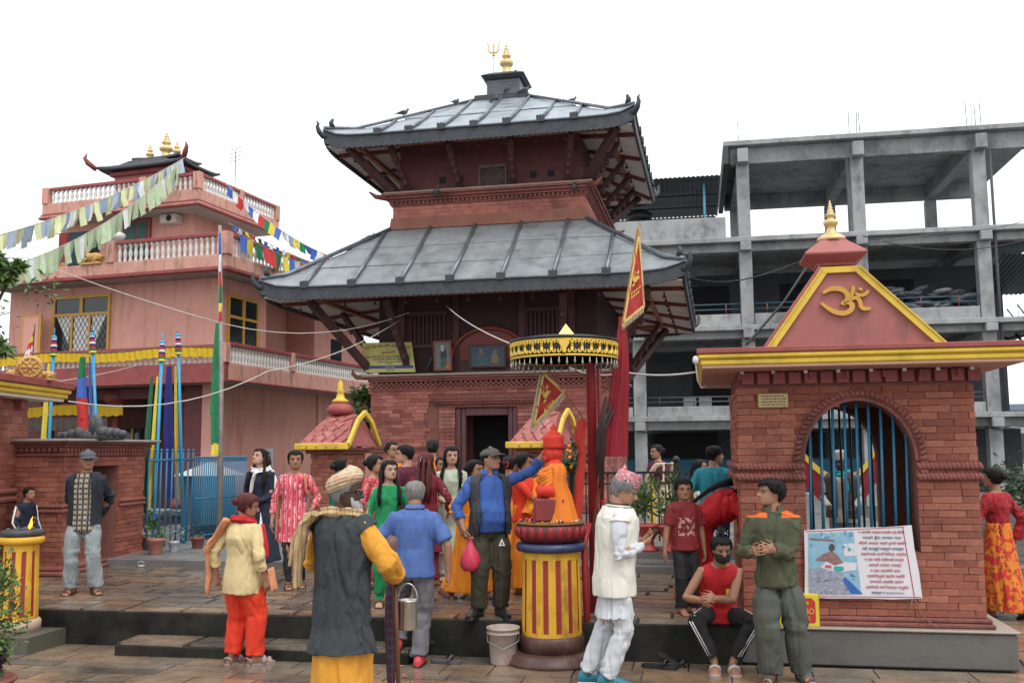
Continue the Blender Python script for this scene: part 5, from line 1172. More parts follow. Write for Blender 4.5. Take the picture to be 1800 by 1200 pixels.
for sx in (-1, 1):                              # one scroll pair: openwork S-curves built as bent rods
    for sz in (-1, 1):
        pts = [(sx*(.004+.03*t)*1, 0, sz*(.0+.0)) for t in (0,)]
        q = [(sx*(.006), 0, sz*.004)]+[(sx*(.024-.019*math.cos(a)*(1-.09*i)), 0, sz*(.034-.024*math.sin(-a+.3)*(1-.09*i))) for i, a in enumerate(np.linspace(.2, 4.6, 9))]
        sm.tube(q, .0085, 5)
sm.sphere((0, 0, .036), .011, 6, 4); sm.sphere((0, 0, -.036), .011, 6, 4); sm.sphere((.0, 0, 0), .012, 6, 4); sme = sm.mesh('scroll', MG)
for i in range(34):
    a = 2*pi*i/34; c, s = math.cos(a), math.sin(a); inst('scroll', sme, pst, M=basis(V(-s, c, 0), V(c, s, 0), V(0, 0, 1), rc+V((RR+.003)*c, (RR+.003)*s, -.004)))
b = MB(); a0 = -pi/2-.05; b.prism([(-.035, .05), (.035, .05), (.045, .02), (.02, -.02), (.012, -.06), (-.012, -.06), (-.02, -.02), (-.045, .02)], rc+V(RR*math.cos(a0), (RR+.005)*math.sin(a0), 0), (1, 0, 0), (0, 0, 1), (0, -.02, 0)); b.build('mask_ornament', MG, pst)
dr = MB().tube([(0, 0, 0), (0, 0, -.03), (0, 0, -.05), (0, 0, -.075)], [.003, .006, .012, .003], 6).mesh('pendant', mat('pendant_metal', (.35, .33, .3), .3, metal=.8))
for i in range(44): a = 2*pi*i/44; inst('pendant', dr, pst, rc+V(RR*math.cos(a), RR*math.sin(a), -hh/2-.0-.012*(i % 2)))
b = MB(); p = rc+V(.02, 0, hh/2+.03); b.add([p+V(x, y, 0) for x, y in ((-.09, -.09), (.09, -.09), (.09, .09), (-.09, .09))]+[p+V(0, 0, .135)], [(0, 1, 4), (1, 2, 4), (2, 3, 4), (3, 0, 4), (3, 2, 1, 0)]).build('gilt_pyramid', M_GOLD, pst)
for a in (0, pi/2, pi, 3*pi/2): MB().tube([rc+V(0, 0, .1), rc+V(RR*math.cos(a), RR*math.sin(a), .08)], .01, 6).build('spoke', M_REDP, pst)
# bundled red cloth tied round the post, dark cords
def drape(name, label, ctr, radii, m, waves=5, amp=.18, fl=1., cat='cloth'):
    """hanging bundle of cloth, a pleated closed sheet: list of (point, radius) from top to bottom"""
    b = MB(); n = 36; vs = []
    for i, (p, r) in enumerate(zip(ctr, radii)):
        for j in range(n):
            a = 2*pi*j/n; q = r*(1+amp*math.sin(waves*a+i*.35)+amp*.5*math.sin(2.3*waves*a+1+i*.2)); vs.append(V(*p)+V(math.cos(a)*q, math.sin(a)*q*fl, 0))
    k = len(ctr); b.add(vs, [(i*n+j, i*n+(j+1) % n, (i+1)*n+(j+1) % n, (i+1)*n+j) for i in range(k-1) for j in range(n)], 0, True); b.add([vs[j] for j in range(n)], [list(range(n))[::-1]]); b.add([vs[(k-1)*n+j] for j in range(n)], [list(range(n))])
    return tag(b.build(name, m), label, cat)
D1 = 8.95
drape('red_drape', 'long dark red cloth hanging in folds from the tall slanting flag pole', [P(x, y, D1) for x, y in ((1094, 560), (1094, 590), (1092, 630), (1088, 680), (1083, 730), (1080, 770), (1078, 805))], [.02, .04, .056, .07, .08, .088, .092], mat('flag_cloth_crimson', (.20, .006, .015), .8, (.27, .01, .02), ns=5), 4, .2, .6, 'drape')
drape('red_bundle', 'bright red cloth knotted on the parasol post beside the statue', [P(x, y, D1-.08) for x, y in ((1022, 738), (1018, 752), (1016, 775), (1020, 800), (1014, 840), (1010, 890), (1012, 925))], [.02, .045, .036, .026, .034, .036, .02], mat('bright_red_cloth', (.40, .018, .015), .8, (.5, .04, .02), ns=6), 3, .25, .7, 'cloth bundle')
b = MB()
for k in range(4): 
    x = 1052+4*k; b.tube([P(x+12, 700+8*k, 8.9), P(x-4, 760, 8.9), P(x-10, 820+20*k, 8.9)], .012, 6)
tag(b.build('cord_bundle', mat('dark_cord', (.035, .025, .025), .8)), 'dark cords tied along the red parasol post', 'cords')
# slanting flag pole with long pennant
t0, t1 = P(1125, 402, 8.95), P(1036, 935, 8.95)
fpo = thing('pennant_pole', 'slanting bamboo pole with a red gold-fringed pennant at its head', 'flag pole', tuple(t1)); MB().tube([V(0, 0, 0), t0-t1], .012, 8).build('pole', mat('bamboo', (.2, .12, .05), .6, (.3, .18, .08), ns=9), fpo)
MPEN = mat('pennant_red', (.36, .025, .028), .75, (.46, .04, .035), ns=8); MGF = mat('gold_fringe', (.55, .36, .08), .7, (.68, .5, .2), ns=40)
def pennant(root, tri, o, printed=True, fr=7, w=.03, lines=((.3, .75), (.45, .62))):
    A, B_, C = [P(x, y, d)-o for x, y, d in tri]; b = MB(); n = 8; vs = []; idx = {}
    nn = (B_-A).cross(C-A).normalized()
    for i in range(n+1):
        for j in range(i+1):
            p = A+(B_-A)*(i/n)+(C-B_)*(j/n); idx[i, j] = len(vs); vs.append(p+nn*.02*math.sin(i*.7+j*1.5))
    fs = [(idx[i, j], idx[i+1, j], idx[i+1, j+1]) for i in range(n) for j in range(i+1)]+[(idx[i, j], idx[i+1, j+1], idx[i, j+1]) for i in range(n) for j in range(i)]
    b.add(vs, fs, 0, True); fl = b.build('pennant', MPEN, root)
    G0 = (A+B_+C)/3
    e = MB()
    for p, q in ((A, B_), (B_, C), (C, A)):
        k = max(5, int((q-p).length/.022)); inn = (G0-(p+q)/2).normalized()
        for s in range(k): a, c = p+(q-p)*(s/k), p+(q-p)*((s+1)/k); e.add([x+y for y in (nn*.015, nn*-.015) for x in (a-inn*.004, c-inn*.004, c+inn*w, a+inn*w)], [(0, 1, 2, 3), (7, 6, 5, 4)])
    e.build('gold_border', MGF, fl)
    e = MB()
    for p, q in ((B_, C),)+(((A, B_),) if fr > 5 else ((C, A),)):
        k = int((q-p).length/.018); out = ((p+q)/2-G0).normalized()
        for s in range(k): a = p+(q-p)*((s+.5)/k); e.tube([a, a+out*.025+V(0, 0, -.012), a+out*.03+V(0, 0, -.03)], [.006, .005, .003], 4)
    e.build('tassel_fringe', mat('tassel', (.5, .42, .3), .5, (.62, .58, .5), ns=50), fl, kind='stuff')
    if printed:                                  # gold print: a seated figure reduced to plain strokes, and lettering bars
        e = MB(); ex = (C-B_).normalized(); ey = (A-(B_+C)/2).normalized(); c = G0+(A-G0)*.12; off = nn*(.016 if nn.y < 0 else -.016)
        for dx, dz, rx, rz in ((0, .0, .035, .03), (-.02, .05, .016, .018), (.035, .03, .012, .03), (-.04, -.01, .014, .012), (.03, -.04, .022, .012), (.055, .06, .008, .02), (.02, .07, .006, .025)): e.add([c+off+ex*(dx+rx*math.cos(t))+ey*(dz+rz*math.sin(t)) for t in np.linspace(0, 2*pi, 9)[:-1]], [list(range(8))])
        for r_ in range(2):
            for k in range(4): q = c+off-ey*(.10+.04*r_)+ex*(-.07+.035*k)*(1-.2*r_); e.add([q, q+ex*.022, q+ex*.02-ey*.024, q+ex*.004-ey*.02], [(0, 1, 2, 3)])
        e.build('gold_print', mat('print_gold', (.6, .42, .08), .6), fl)
pennant(fpo, ((1126, 404, 8.93), (1133, 543, 8.96), (1094, 574, 8.90)), t1)
s0, s1 = P(985, 682, 8.9), P(1030, 748, 8.95)
f2 = thing('pennant_stick', 'short stick with a red triangular pennant hanging under the gilded parasol', 'flag', tuple(s1)); MB().tube([V(0, 0, 0), (s0-s1)*1.9], .007, 6).build('stick', MATS['bamboo'], f2)
pennant(f2, ((953, 655, 8.86), (991, 690, 8.9), (933, 752, 8.86)), s1, fr=3, w=.022)

# ================================================================ fluted pedestals
M_PY = mat('pedestal_yellow', (.60, .32, .02), .6, (.70, .40, .03), ns=6, grime=(.2, .06, .015), gs=5, ga=.8, gst=(1, 1, .35)); M_PR = mat('pedestal_red', (.22, .02, .02), .5, (.3, .03, .03), ns=6)
def fluted(root, z0, z1, r0, r1, flutes, capz=None):
    """square-edged yellow shaft with round-headed red flutes sunk into it"""
    b = MB(); n = flutes*8; rows = [(z0, 0), (z0+.03, 0), (z0+.031, 1), (z1-.09, 1), (z1-.07, .6), (z1-.055, 0), (z1, 0)]; vs = []
    for z, on in rows:
        r = r0+(r1-r0)*(z-z0)/(z1-z0)
        for j in range(n):
            f = (j % 8)/8; inn = on and .56 < f+.001 < .99; q = r-(.022 if inn else 0); a = 2*pi*j/n; vs.append((q*math.cos(a), q*math.sin(a), z))
    b.add(vs, [(i*n+j, i*n+(j+1) % n, (i+1)*n+(j+1) % n, (i+1)*n+j) for i in range(len(rows)-1) for j in range(n)]); b.build('shaft', M_PY, root)
    zt = z1-.06
    for k in range(flutes):
        a = 2*pi*(k*8+6.25)/n; w = 2*pi*r0/flutes*.21; b = MB(); c, s = math.cos(a), math.sin(a)
        pl = [(-w, 0), (w, 0)]+[(w*math.cos(t), zt-z0-.05+w*math.sin(t)) for t in np.linspace(0, pi, 7)]
        rr0, rr1 = r0-.012, r1-.012; o = V(rr0*c, rr0*s, z0+.032); e2 = V((rr1-rr0)*c/(z1-z0), (rr1-rr0)*s/(z1-z0), 1)
        b.prism(pl, o, (-s, c, 0), e2, (-.02*c, -.02*s, 0)); b.build('flute', M_PR, root)
pd = P(963, 793, 8.62); ped = thing('lotus_pedestal', 'yellow and red fluted pedestal with lotus top carrying the orange-draped statue', 'pedestal', (pd.x, pd.y, 0), .1)
M_DKB = mat('pedestal_base_brown', (.06, .028, .024), .45, (.1, .045, .035), ns=5, grime=(.2, .15, .1), gs=5, ga=.4)
MB().lathe([(.42, 0), (.42, .035), (.40, .05), (.385, .09), (.29, .1), (.0, .1)], 32).build('base_disc', M_DKB, ped)
MB().lathe([(.285, .10), (.285, .20), (.27, .235), (.0, .235)], 24).build('base_drum', M_DKB, ped)
fluted(ped, .235, .93, .262, .25, 14)
MB().lathe([(.25, .93), (.29, .94), (.305, .96), (.305, .985), (.29, 1.005), (.25, 1.01)], 32).build('blue_ring', mat('ring_navy', (.025, .035, .09), .4, (.04, .05, .12), ns=6), ped)
b = MB(); b.lathe([(.2, 1.01), (.26, 1.02), (.305, 1.08), (.305, 1.15), (.285, 1.165), (.0, 1.165)], 32, mod=None); b.build('lotus_bowl', mat('lotus_maroon', (.08, .012, .018), .5, (.15, .02, .025), ns=6), ped)
pm = MB().sphere((0, 0, 0), 1, 8, 6, sc=(.036, .022, .052)).mesh('petal', mat('lotus_petal', (.24, .014, .018), .5, (.34, .02, .025), ns=6))
for k in range(22): a = 2*pi*k/22; c, s = math.cos(a), math.sin(a); inst('petal', pm, ped, M=basis(V(-s, c, 0), V(c, s, -.25), V(c*.25, s*.25, 1), V(.296*c, .296*s, 1.10)))
b = MB(); b.lathe([(.29, 1.165), (.305, 1.175), (.29, 1.185), (.0, 1.19)], 24).build('offering_tray', mat('offerings', (.12, .06, .02), .8, (.2, .12, .03), ns=20), ped)
b = MB()
for k in range(60): a, r = random.uniform(0, 6.28), random.uniform(.16, .285); b.sphere((r*math.cos(a), r*math.sin(a), 1.195), random.uniform(.008, .016), 6, 4, k % 3)
b.build('offered_petals', [mat('marigold', (.7, .22, .01), .7), M_DKRED, mat('rice_white', (.5, .46, .4))], ped, kind='stuff')
# red pipe running down beside the pedestal
o = MB().tube([V(0, 0, 0), V(-.02, .0, 1.0), V(.03, .1, 1.15)], .03, 8).build('red_pipe', M_REDP); o.location = (pd.x+.315, pd.y+.05, 0.0); tag(o, 'thin red pipe standing against the right side of the lotus pedestal', 'pipe')
# seated statue, vermilion with orange cloth, facing left
M_VERM = mat('vermilion_statue', (.60, .026, .014), .68, (.66, .045, .02), ns=6, grime=(.3, .02, .01), gs=4, ga=.5); M_ORC = mat('orange_cloth', (.62, .14, .008), .75, (.72, .2, .015), ns=5)
stt = thing('seated_statue', 'seated vermilion statue with tiered crown wrapped in orange cloth, facing left', 'statue', (pd.x, pd.y, 1.188), 0)
box('statue_block', mat('block_dark_red', (.16, .02, .02), .6, (.24, .03, .03), ns=6, grime=(.05, .02, .02), gs=5, ga=.7), stt, -.145, .12, -.13, .13, 0, .2, bevel=.015)
b = MB(); b.sphere((-.02, -.03, .27), .13, 14, 9, sc=(.85, .9, .6)); b.tube([(.03, -.07, .24), (-.06, -.09, .27), (-.10, -.07, .24)], [.06, .055, .04], 10); b.tube([(.03, .09, .24), (-.06, .1, .27), (-.10, .08, .24)], [.06, .055, .04], 10)
b.lathe([(.11, .2), (.1, .3), (.085, .4), (.095, .46), (.06, .52), (.045, .55)], 14, (.04, 0, 0)); b.build('statue_body', M_VERM, stt)
b = MB(); b.sphere((.03, 0, .59), .082, 16, 10, sc=(1.02, .92, 1.0)); b.tube([(-.03, 0, .60), (-.066, 0, .585), (-.058, 0, .57)], [.018, .02, .008], 8); b.tube([(-.02, 0, .55), (-.055, 0, .55)], [.045, .025], 8)
b.sphere((.045, -.078, .59), .024, 8, 6, sc=(.6, .4, 1.2)); b.sphere((-.042, -.035, .61), .012, 8, 5); b.build('statue_head', M_VERM, stt)
MB().lathe([(.088, .0), (.094, .02), (.092, .08), (.096, .095), (.09, .11), (.07, .12), (.055, .14), (.03, .155), (.024, .17), (.032, .18), (.02, .195), (.0, .22)], 18, (.035, 0, .63)).build('statue_crown', M_VERM, stt)
b = MB(); n = 40; lv = [(.50, .075, .04), (.47, .10, .035), (.42, .115, .03), (.36, .115, .02), (.30, .12, .03), (.22, .125, .06), (.12, .135, .075), (.0, .15, .095)]; vs = []
for i, (z, r, cx) in enumerate(lv):
    for j in range(n):
        a = -2.2+4.4*j/(n-1); q = r*(1+.05*math.sin(9*a+i*.5)); vs.append((cx+q*math.cos(a), q*1.05*math.sin(a), z))
b.add(vs, [(i*n+j, i*n+j+1, (i+1)*n+j+1, (i+1)*n+j) for i in range(len(lv)-1) for j in range(n-1)], 0, True)
for k in range(5): b.tube([(.02, -.11, .47-.03*k), (-.06, -.10, .43-.035*k), (-.085, 0, .41-.04*k), (-.06, .1, .43-.035*k), (.02, .11, .47-.03*k)], .026, 8)
b.sphere((-.08, -.02, .36), .045, 10, 7); b.sphere((-.05, -.09, .4), .05, 10, 7, sc=(1.2, .8, 1)); b.build('orange_wrap', M_ORC, stt)
# bucket in front of the platform
bk = P(879, 793, 8.52); bk.z = 0; bu = thing('paint_bucket', 'grimy plastic paint bucket standing against the platform edge', 'bucket', tuple(bk+V(0, .0, 0)))
MB().lathe([(.0, 0), (.105, 0), (.11, .02), (.125, .25), (.14, .255), (.14, .27), (.126, .275), (.127, .29), (.143, .293), (.143, .31), (.125, .31), (.12, .26), (.0, .24)], 24).build('bucket_body', mat('bucket_plastic', (.34, .27, .24), .5, (.45, .38, .34), ns=5, grime=(.22, .06, .05), gs=6, ga=.7), bu)
MB().tube([(-.14, 0, .28), (-.13, -.08, .2), (0, -.155, .15), (.13, -.08, .2), (.14, 0, .28)], .004, 5).build('bail', mat('wire_grey', (.3, .3, .3), .4, metal=.8), bu)
# left pedestal with the butter lamp
lp_ = P(42, 793, 9.4); le = thing('lamp_pedestal', 'yellow and red fluted pedestal with a burning oil lamp at the left edge', 'pedestal', (lp_.x, lp_.y, .155), -.15)
stp2 = struct(MB().box(-6.6, -2.95, 8.05, V0-.003, -.1, .155).build('side_step', mat('mossy_step', (.07, .065, .05), .45, (.12, .11, .09), ns=3, grime=(.04, .06, .025), gs=3, ga=.7))); stp2.rotation_euler = (0, 0, SA)
stp2.data.vertices.foreach_set('co', np.array([(x if x < -4 else -5.98, y, z) for x, y, z in [tuple(v.co) for v in stp2.data.vertices]]).ravel())
MB().lathe([(.2, 0), (.2, .09), (.185, .11), (0, .11)], 20).build('base_drum', mat('pedestal_foot', (.4, .28, .2), .7, (.5, .38, .28), ns=6), le)
fluted(le, .11, .80, .17, .152, 10); MB().lathe([(.16, .80), (.185, .81), (.2, .83), (.2, .86), (.185, .875), (.0, .88)], 24).build('cap_moulding', M_PY, le)
b = MB(); b.lathe([(.17, .88), (.19, .89), (.19, .93), (.15, .94), (.12, .925), (.0, .925)], 24)
for k in range(9): b.sphere((random.uniform(-.12, .12), random.uniform(-.12, .12), .935), random.uniform(.02, .04), 8, 5)
b.build('lamp_dish', mat('sooty_iron', (.03, .032, .036), .6, (.07, .072, .08), ns=9), le)
b = MB(); n = 8; b.tube([(.07, 0, .945), (.078, 0, .97), (.09, 0, 1.0), (.088, 0, 1.03), (.104, 0, 1.065)], [.010, .019, .014, .007, .001], 8); b.build('flame', mat('flame', (1, .33, .03), .5, emit=2.2), le)

# ================================================================ plants
def leaves(b, n, fn, size, asp=.4, mi=0):
    for _ in range(n):
        c, up = fn(); s = size*random.uniform(.6, 1.2); d = (V(random.gauss(0, 1), random.gauss(0, 1), random.gauss(0, .7))*.7+up).normalized(); x = d.cross(V(random.gauss(0, 1), random.gauss(0, 1), random.gauss(0, 1))).normalized(); nn = d.cross(x)
        b.add([c, c+d*s*.5+x*s*asp*.5+nn*s*.06, c+d*s, c+d*s*.5-x*s*asp*.5+nn*s*.06], [(0, 1, 2, 3)], mi)
def bush(root, ctr, rad_, n, size, m, name='foliage', kind='stuff', asp=.45):
    b = MB(); cl = [V(random.gauss(0, .45)*rad_[0], random.gauss(0, .45)*rad_[1], random.gauss(0, .42)*rad_[2]) for _ in range(max(5, n//28))]
    def fn(): c = random.choice(cl); p = c+V(random.gauss(0, .16)*rad_[0], random.gauss(0, .16)*rad_[1], random.gauss(0, .16)*rad_[2]); return V(*ctr)+p, (p.normalized() if p.length > 0 else V(0, 0, 1))*.6+V(0, 0, .3)
    leaves(b, n, fn, size, asp); return b.build(name, m, root, kind=kind)
def pot(root, r, h, m, name='pot'): return MB().lathe([(.0, 0), (r*.68, 0), (r*.72, .01), (r*.93, h*.78), (r, h*.8), (r*1.02, h), (r*.92, h), (r*.86, h*.85), (.0, h*.84)], 20).build(name, m, root)
pl = thing('potted_shrub', 'leafy green shrub in a broad brown bowl pot at the lower left corner', 'potted plant', (-3.93, 7.35, 0)); MB().lathe([(.0, 0), (.15, 0), (.2, .06), (.24, .14), (.255, .15), (.255, .175), (.235, .175), (.21, .13), (0, .12)], 24).build('bowl_pot', M_POT, pl)
b = MB()
for k in range(9): 
    a = random.uniform(0, 6.28); t = [(.02*math.cos(a), .02*math.sin(a), .1)]+[(.02*math.cos(a)+.05*i*math.cos(a)*random.uniform(.3, 1), .05*i*math.sin(a)*random.uniform(.3, 1), .1+.2*i) for i in (1, 2, 3, 4)]; b.tube(t, [.012, .01, .008, .006, .003], 5)
b.build('stems', M_STEM, pl); bush(pl, (.0, 0, .62), (.24, .22, .44), 3300, .052, M_LEAF); bush(pl, (.0, -.05, .30), (.16, .12, .14), 90, .11, M_LEAFP, asp=.6)
def small_pot(px, py, d, z, r, h, m, label, fr, n=160, sz=.07, ml=None, cat='potted plant', ped_=None):
    p = P(px, py, d); t = thing('potted_plant', label, cat, (p.x, p.y, z)); o = pot(t, r, h, m)
    bush(t, (0, 0, h+fr[2]*.9), fr, n, sz, ml or M_LEAF); MB().tube([(0, 0, h*.8), (.02, 0, h+fr[2])], .008, 5).build('stem', M_STEM, t); return t
small_pot(268, 940, 13.6, TZ-.0, .12, .22, mat('pink_pot', (.36, .14, .11), .6, (.42, .18, .14), ns=6), 'pink-brown flower pot with a young green plant before the blue fence', (.12, .1, .14), 90, .08)
small_pot(300, 940, 13.9, TZ, .075, .15, mat('white_blue_pot', (.5, .53, .56), .5, (.3, .38, .5), ns=25), 'small white and blue pot before the blue fence', (.09, .08, .14), 80, .06, mat('leaf_grey', (.1, .13, .12), isl=1, c2=(.2, .24, .24), c3=(.35, .38, .4)))
small_pot(250, 940, 14.3, TZ, .13, .2, M_POT, 'dark pot with a tall shrub in the corner of the blue fence', (.12, .1, .32), 240, .06, M_LEAFD)
small_pot(342, 935, 14.4, TZ, .1, .16, M_POT, 'low red pot at the foot of the navy banner pole', (.06, .06, .05), 30, .05, M_LEAFD)
def urn(px, d, label, fr, n, sz):
    p = P(px, 793, d); t = thing('red_urn', label, 'planter', (p.x, p.y, TZ3-.01)); MB().lathe([(.0, 0), (.13, 0), (.13, .03), (.08, .06), (.06, .12), (.09, .17), (.14, .22), (.15, .28), (.17, .29), (.17, .32), (.13, .32), (0, .3)], 20).build('urn', mat('urn_red', (.40, .05, .055), .45, (.48, .08, .08), ns=6), t)
    bush(t, (0, 0, .32+fr[2]*.8), fr, n, sz, M_LEAF, asp=.22); return t
urn(1133, 11.9, 'left red urn planter with feathery green plant before the black railing', (.24, .15, .3), 420, .11); urn(1172, 11.8, 'right red urn planter with a leafy plant before the black railing', (.12, .1, .28), 190, .12)
tr_ = small_pot(1186, 960, 11.9, TZ3, .16, .14, mat('blue_tub', (.05, .2, .36), .5), 'blue tub of low bright green seedlings beside the boy', (.15, .12, .05), 160, .05, mat('leaf_bright', (.12, .24, .03), isl=1, c2=(.18, .32, .06), c3=(.24, .38, .1)))
t = thing('marigold_plant', 'hanging marigold plant with orange flowers beside the red post', 'flowering plant', tuple(P(1006, 812, 12.4))); bush(t, (0, 0, 0), (.17, .14, .2), 320, .08, M_LEAFD); b = MB()
for k in range(12): b.sphere((random.gauss(0, .1), -.12, random.gauss(.05, .1)), .025, 7, 5)
b.build('flowers', mat('marigold', (.7, .22, .01), .7), t, kind='stuff')
MB().tube([(0, 0, -.15), (0, 0, .02-1.0*0)], .01, 5).tube([(0, .1, -.9), (0, .05, 0)], .012, 6).build('stem', M_STEM, t)
def tree(name, base, h, spread, blobs, label, m, n, size, trunk=.12):
    t = thing(name, label, 'tree', tuple(base)); b = MB(); b.tube([(0, 0, 0), (.1, 0, h*.4), (.05, .1, h*.75), (0, 0, h)], [trunk, trunk*.8, trunk*.5, trunk*.2], 9)
    for c in blobs: b.tube([(.05, .05, h*.55), (c[0]*.5, c[1]*.5, (h*.6+c[2])/2), c[:3]], [trunk*.4, trunk*.25, .015], 6)
    b.build('trunk', M_STEM, t)
    f = MB()
    for x, y, z, r in blobs:
        for _ in range(6):
            cc = V(x, y, z)+V(random.gauss(0, .5), random.gauss(0, .5), random.gauss(0, .4))*r
            leaves(f, n//6, lambda: (cc+V(random.gauss(0, .22), random.gauss(0, .22), random.gauss(0, .2))*r, V(random.gauss(0, .5), random.gauss(0, .5), -.2)), size, .35)
    f.build('crown', m, t, kind='stuff'); return t
tb = P(-70, 500, 13.5); tb.z = 0
def rel(px, py, d, r): q = P(px, py, d); return (q.x-tb.x, q.y-tb.y, q.z, r)
tree('broadleaf_tree', tb, 4.6, 1, [rel(0, 448, 13.2, .15), rel(30, 455, 13.2, .09), rel(-40, 440, 13.4, .3), rel(-60, 500, 13.6, .6), rel(-4, 592, 13.3, .14), rel(-110, 420, 13.8, .5), rel(6, 468, 13.2, .13)], 'green broadleaf tree whose branch tips reach in at the left edge', M_LEAF, 230, .14)
b0 = P(625, 730, 20.5); b0.z = TZ
tree('garden_shrub_tree', b0, 1.9, .6, [(0, 0, 2.2, .5), (-.25, .1, 1.9, .45), (.2, 0, 1.9, .5), (.1, 0, 2.6, .3)], 'green shrub with drooping leaves between the tiled shrine and the temple wall', M_LEAF, 260, .16, .06)
b1 = P(1792, 900, 20); b1.z = 0
tree('dark_bush', b1, 1.2, .6, [(0, 0, 1.0, .7), (.6, 0, 1.3, .8), (-.2, .3, .8, .5)], 'dark leafy bush at the right edge beyond the court', M_LEAFD, 300, .16, .05)
b2 = P(606, 655, 27); b2.z = TZ
tp = MB().sphere((0, 0, 0), .3, 10, 7).mesh('x', M_LEAFD); bpy.data.meshes.remove(tp)

# ================================================================ boards and pictures on the temple ledge
A_, B2, C2, D2 = [tw(-2.554, -2.5, 4.003), tw(-1.498, -2.5, 3.987), tw(-1.378, -2.5, 3.387), tw(-2.416, -2.5, 3.40)]
sg_ = thing('notice_board', 'yellow notice board with red and blue lettering leaning on the temple ledge', 'sign', tuple(D2), TA)
iv = Matrix.Rotation(-TA, 3, 'Z'); cc = [iv @ (p-D2) for p in (A_, B2, C2, D2)]
def sb(s, t, o=0.): p = cc[3]*(1-s)*(1-t)+cc[2]*s*(1-t)+cc[1]*s*t+cc[0]*(1-s)*t; return V(p.x, p.y-o+.12*t, p.z)
def quadp(s0, s1, t0, t1, o, name, m, th=.012): q = [sb(s0, t0, o), sb(s1, t0, o), sb(s1, t1, o), sb(s0, t1, o)]; return MB().add(q+[p+V(0, th, 0) for p in q], [(0, 1, 2, 3), (7, 6, 5, 4), (0, 4, 5, 1), (1, 5, 6, 2), (2, 6, 7, 3), (3, 7, 4, 0)]).build(name, m, sg_)
quadp(0, 1, 0, 1, 0, 'board', mat('board_yellow', (.45, .42, .12), .6, (.52, .48, .17), ns=5)); quadp(.03, .97, .115, .22, .004, 'blue_band', mat('board_blue', (.02, .05, .2), .5), .002)
for a in ((-.01, 1.01, -.015, .0), (-.01, 1.01, 1., 1.015)): quadp(*a, .004, 'board_rim', mat('rim_pale', (.4, .38, .2), .6), .02)
MR_, MB_, MK_ = mat('ink_red', (.3, .04, .03), .6), mat('ink_green', (.03, .1, .09), .6), mat('ink_brown', (.09, .06, .02), .6)
RT = Matrix.Rotation(pi/2-.19, 3, 'X')
for i, w in enumerate(('श्री', 'जेष्ठ', 'नागरिक', 'दिवा', 'सेवा', 'केन्द्र', 'पोखरा')):
    s_ = .09+.137*i; text(w, sg_, MR_, sb(s_, .80+.09*math.sin(pi*s_), .006), .085, RT, wmax=.12)
text('को', sg_, MR_, sb(.5, .76, .006), .04, RT); text('सुचनापाटी', sg_, MR_, sb(.5, .66, .006), .085, RT, wmax=.28)
text('यस मन्दिर परिसरमा आउनु हुने सम्पूर्ण भक्तजनहरु', sg_, MB_, sb(.5, .52, .006), .06, RT, wmax=.94); text('लाई हार्दिक स्वागत गर्न चाहन्छौं', sg_, MK_, sb(.5, .43, .006), .055, RT, wmax=.66)
text('मन्दिर व्यवस्थापन समिति', sg_, MB_, sb(.5, .34, .006), .04, RT, wmax=.5); text('पोखरा', sg_, MB_, sb(.5, .27, .006), .04, RT, wmax=.4); text('सम्पर्क', sg_, mat('board_yellow', (.4, .4, .1)), sb(.5, .165, .006), .045, RT, wmax=.5); text('सौजन्य', sg_, MK_, sb(.5, .06, .006), .04, RT, wmax=.4)
def picture(name, label, u0, u1, z0, z1, v, frame_m, cells, tilt=0):
    r = thing(name, label, 'picture', tuple(tw((u0+u1)/2, v, z0)), TA); w, h = (u1-u0)/2, z1-z0
    b = MB(); b.box(-w, w, -.02, .02, 0, .035); b.box(-w, w, -.02, .02, h-.035, h); b.box(-w, -w+.035, -.02, .02, .035, h-.035); b.box(w-.035, w, -.02, .02, .035, h-.035); b.build('frame', frame_m, r)
    box('picture_ground', cells[0], r, -w+.036, w-.036, -.008, .01, .036, h-.036)
    for i, (pts, m) in enumerate(cells[1:]): MB().prism([(x*w, y*h) for x, y in pts], (0, -.009-.001*i, 0), (1, 0, 0), (0, 0, 1), (0, .0005, 0)).build('painted_shape', m, r)
    if tilt: r.rotation_euler = (tilt, 0, TA)
    return r
blob = lambda cx, cy, rx, ry, n=12: [(cx+rx*math.cos(t), cy+ry*math.sin(t)) for t in np.linspace(0, 2*pi, n+1)[:-1]]
pm_ = lambda n, c: mat('picture_'+n, c, .6, tuple(x*1.4 for x in c), ns=12)
picture('framed_picture', 'framed dark picture leaning on the temple ledge beside the arch', -1.0, -.62, 3.39, 3.99, -2.47, mat('frame_red', (.2, .05, .035), .6), [pm_('grey', (.12, .13, .13)), (blob(.1, .5, .35, .3), pm_('dark', (.03, .035, .04))), (blob(.0, .75, .2, .12), pm_('pale', (.3, .32, .32))), ([(-.3, .1), (.5, .15), (.3, .45), (-.2, .4)], pm_('teal', (.04, .08, .08))), (blob(.55, .14, .2, .09), pm_('orange', (.4, .12, .02)))], .12)
picture('painted_panel', 'blue painted panel with seated figures under the temple arch', -.30, .45, 3.44, 3.90, -2.38, M_DKWOOD, [pm_('blue', (.035, .06, .09)), (blob(-.35, .42, .3, .26), pm_('teal', (.05, .10, .10))), (blob(-.35, .72, .12, .12), pm_('skin', (.14, .10, .08))), (blob(.4, .35, .2, .28), pm_('ochre', (.16, .12, .05))), (blob(.42, .66, .1, .12), pm_('skin', (.14, .10, .08))), (blob(.0, .12, .8, .08), pm_('teal', (.05, .10, .10)))])
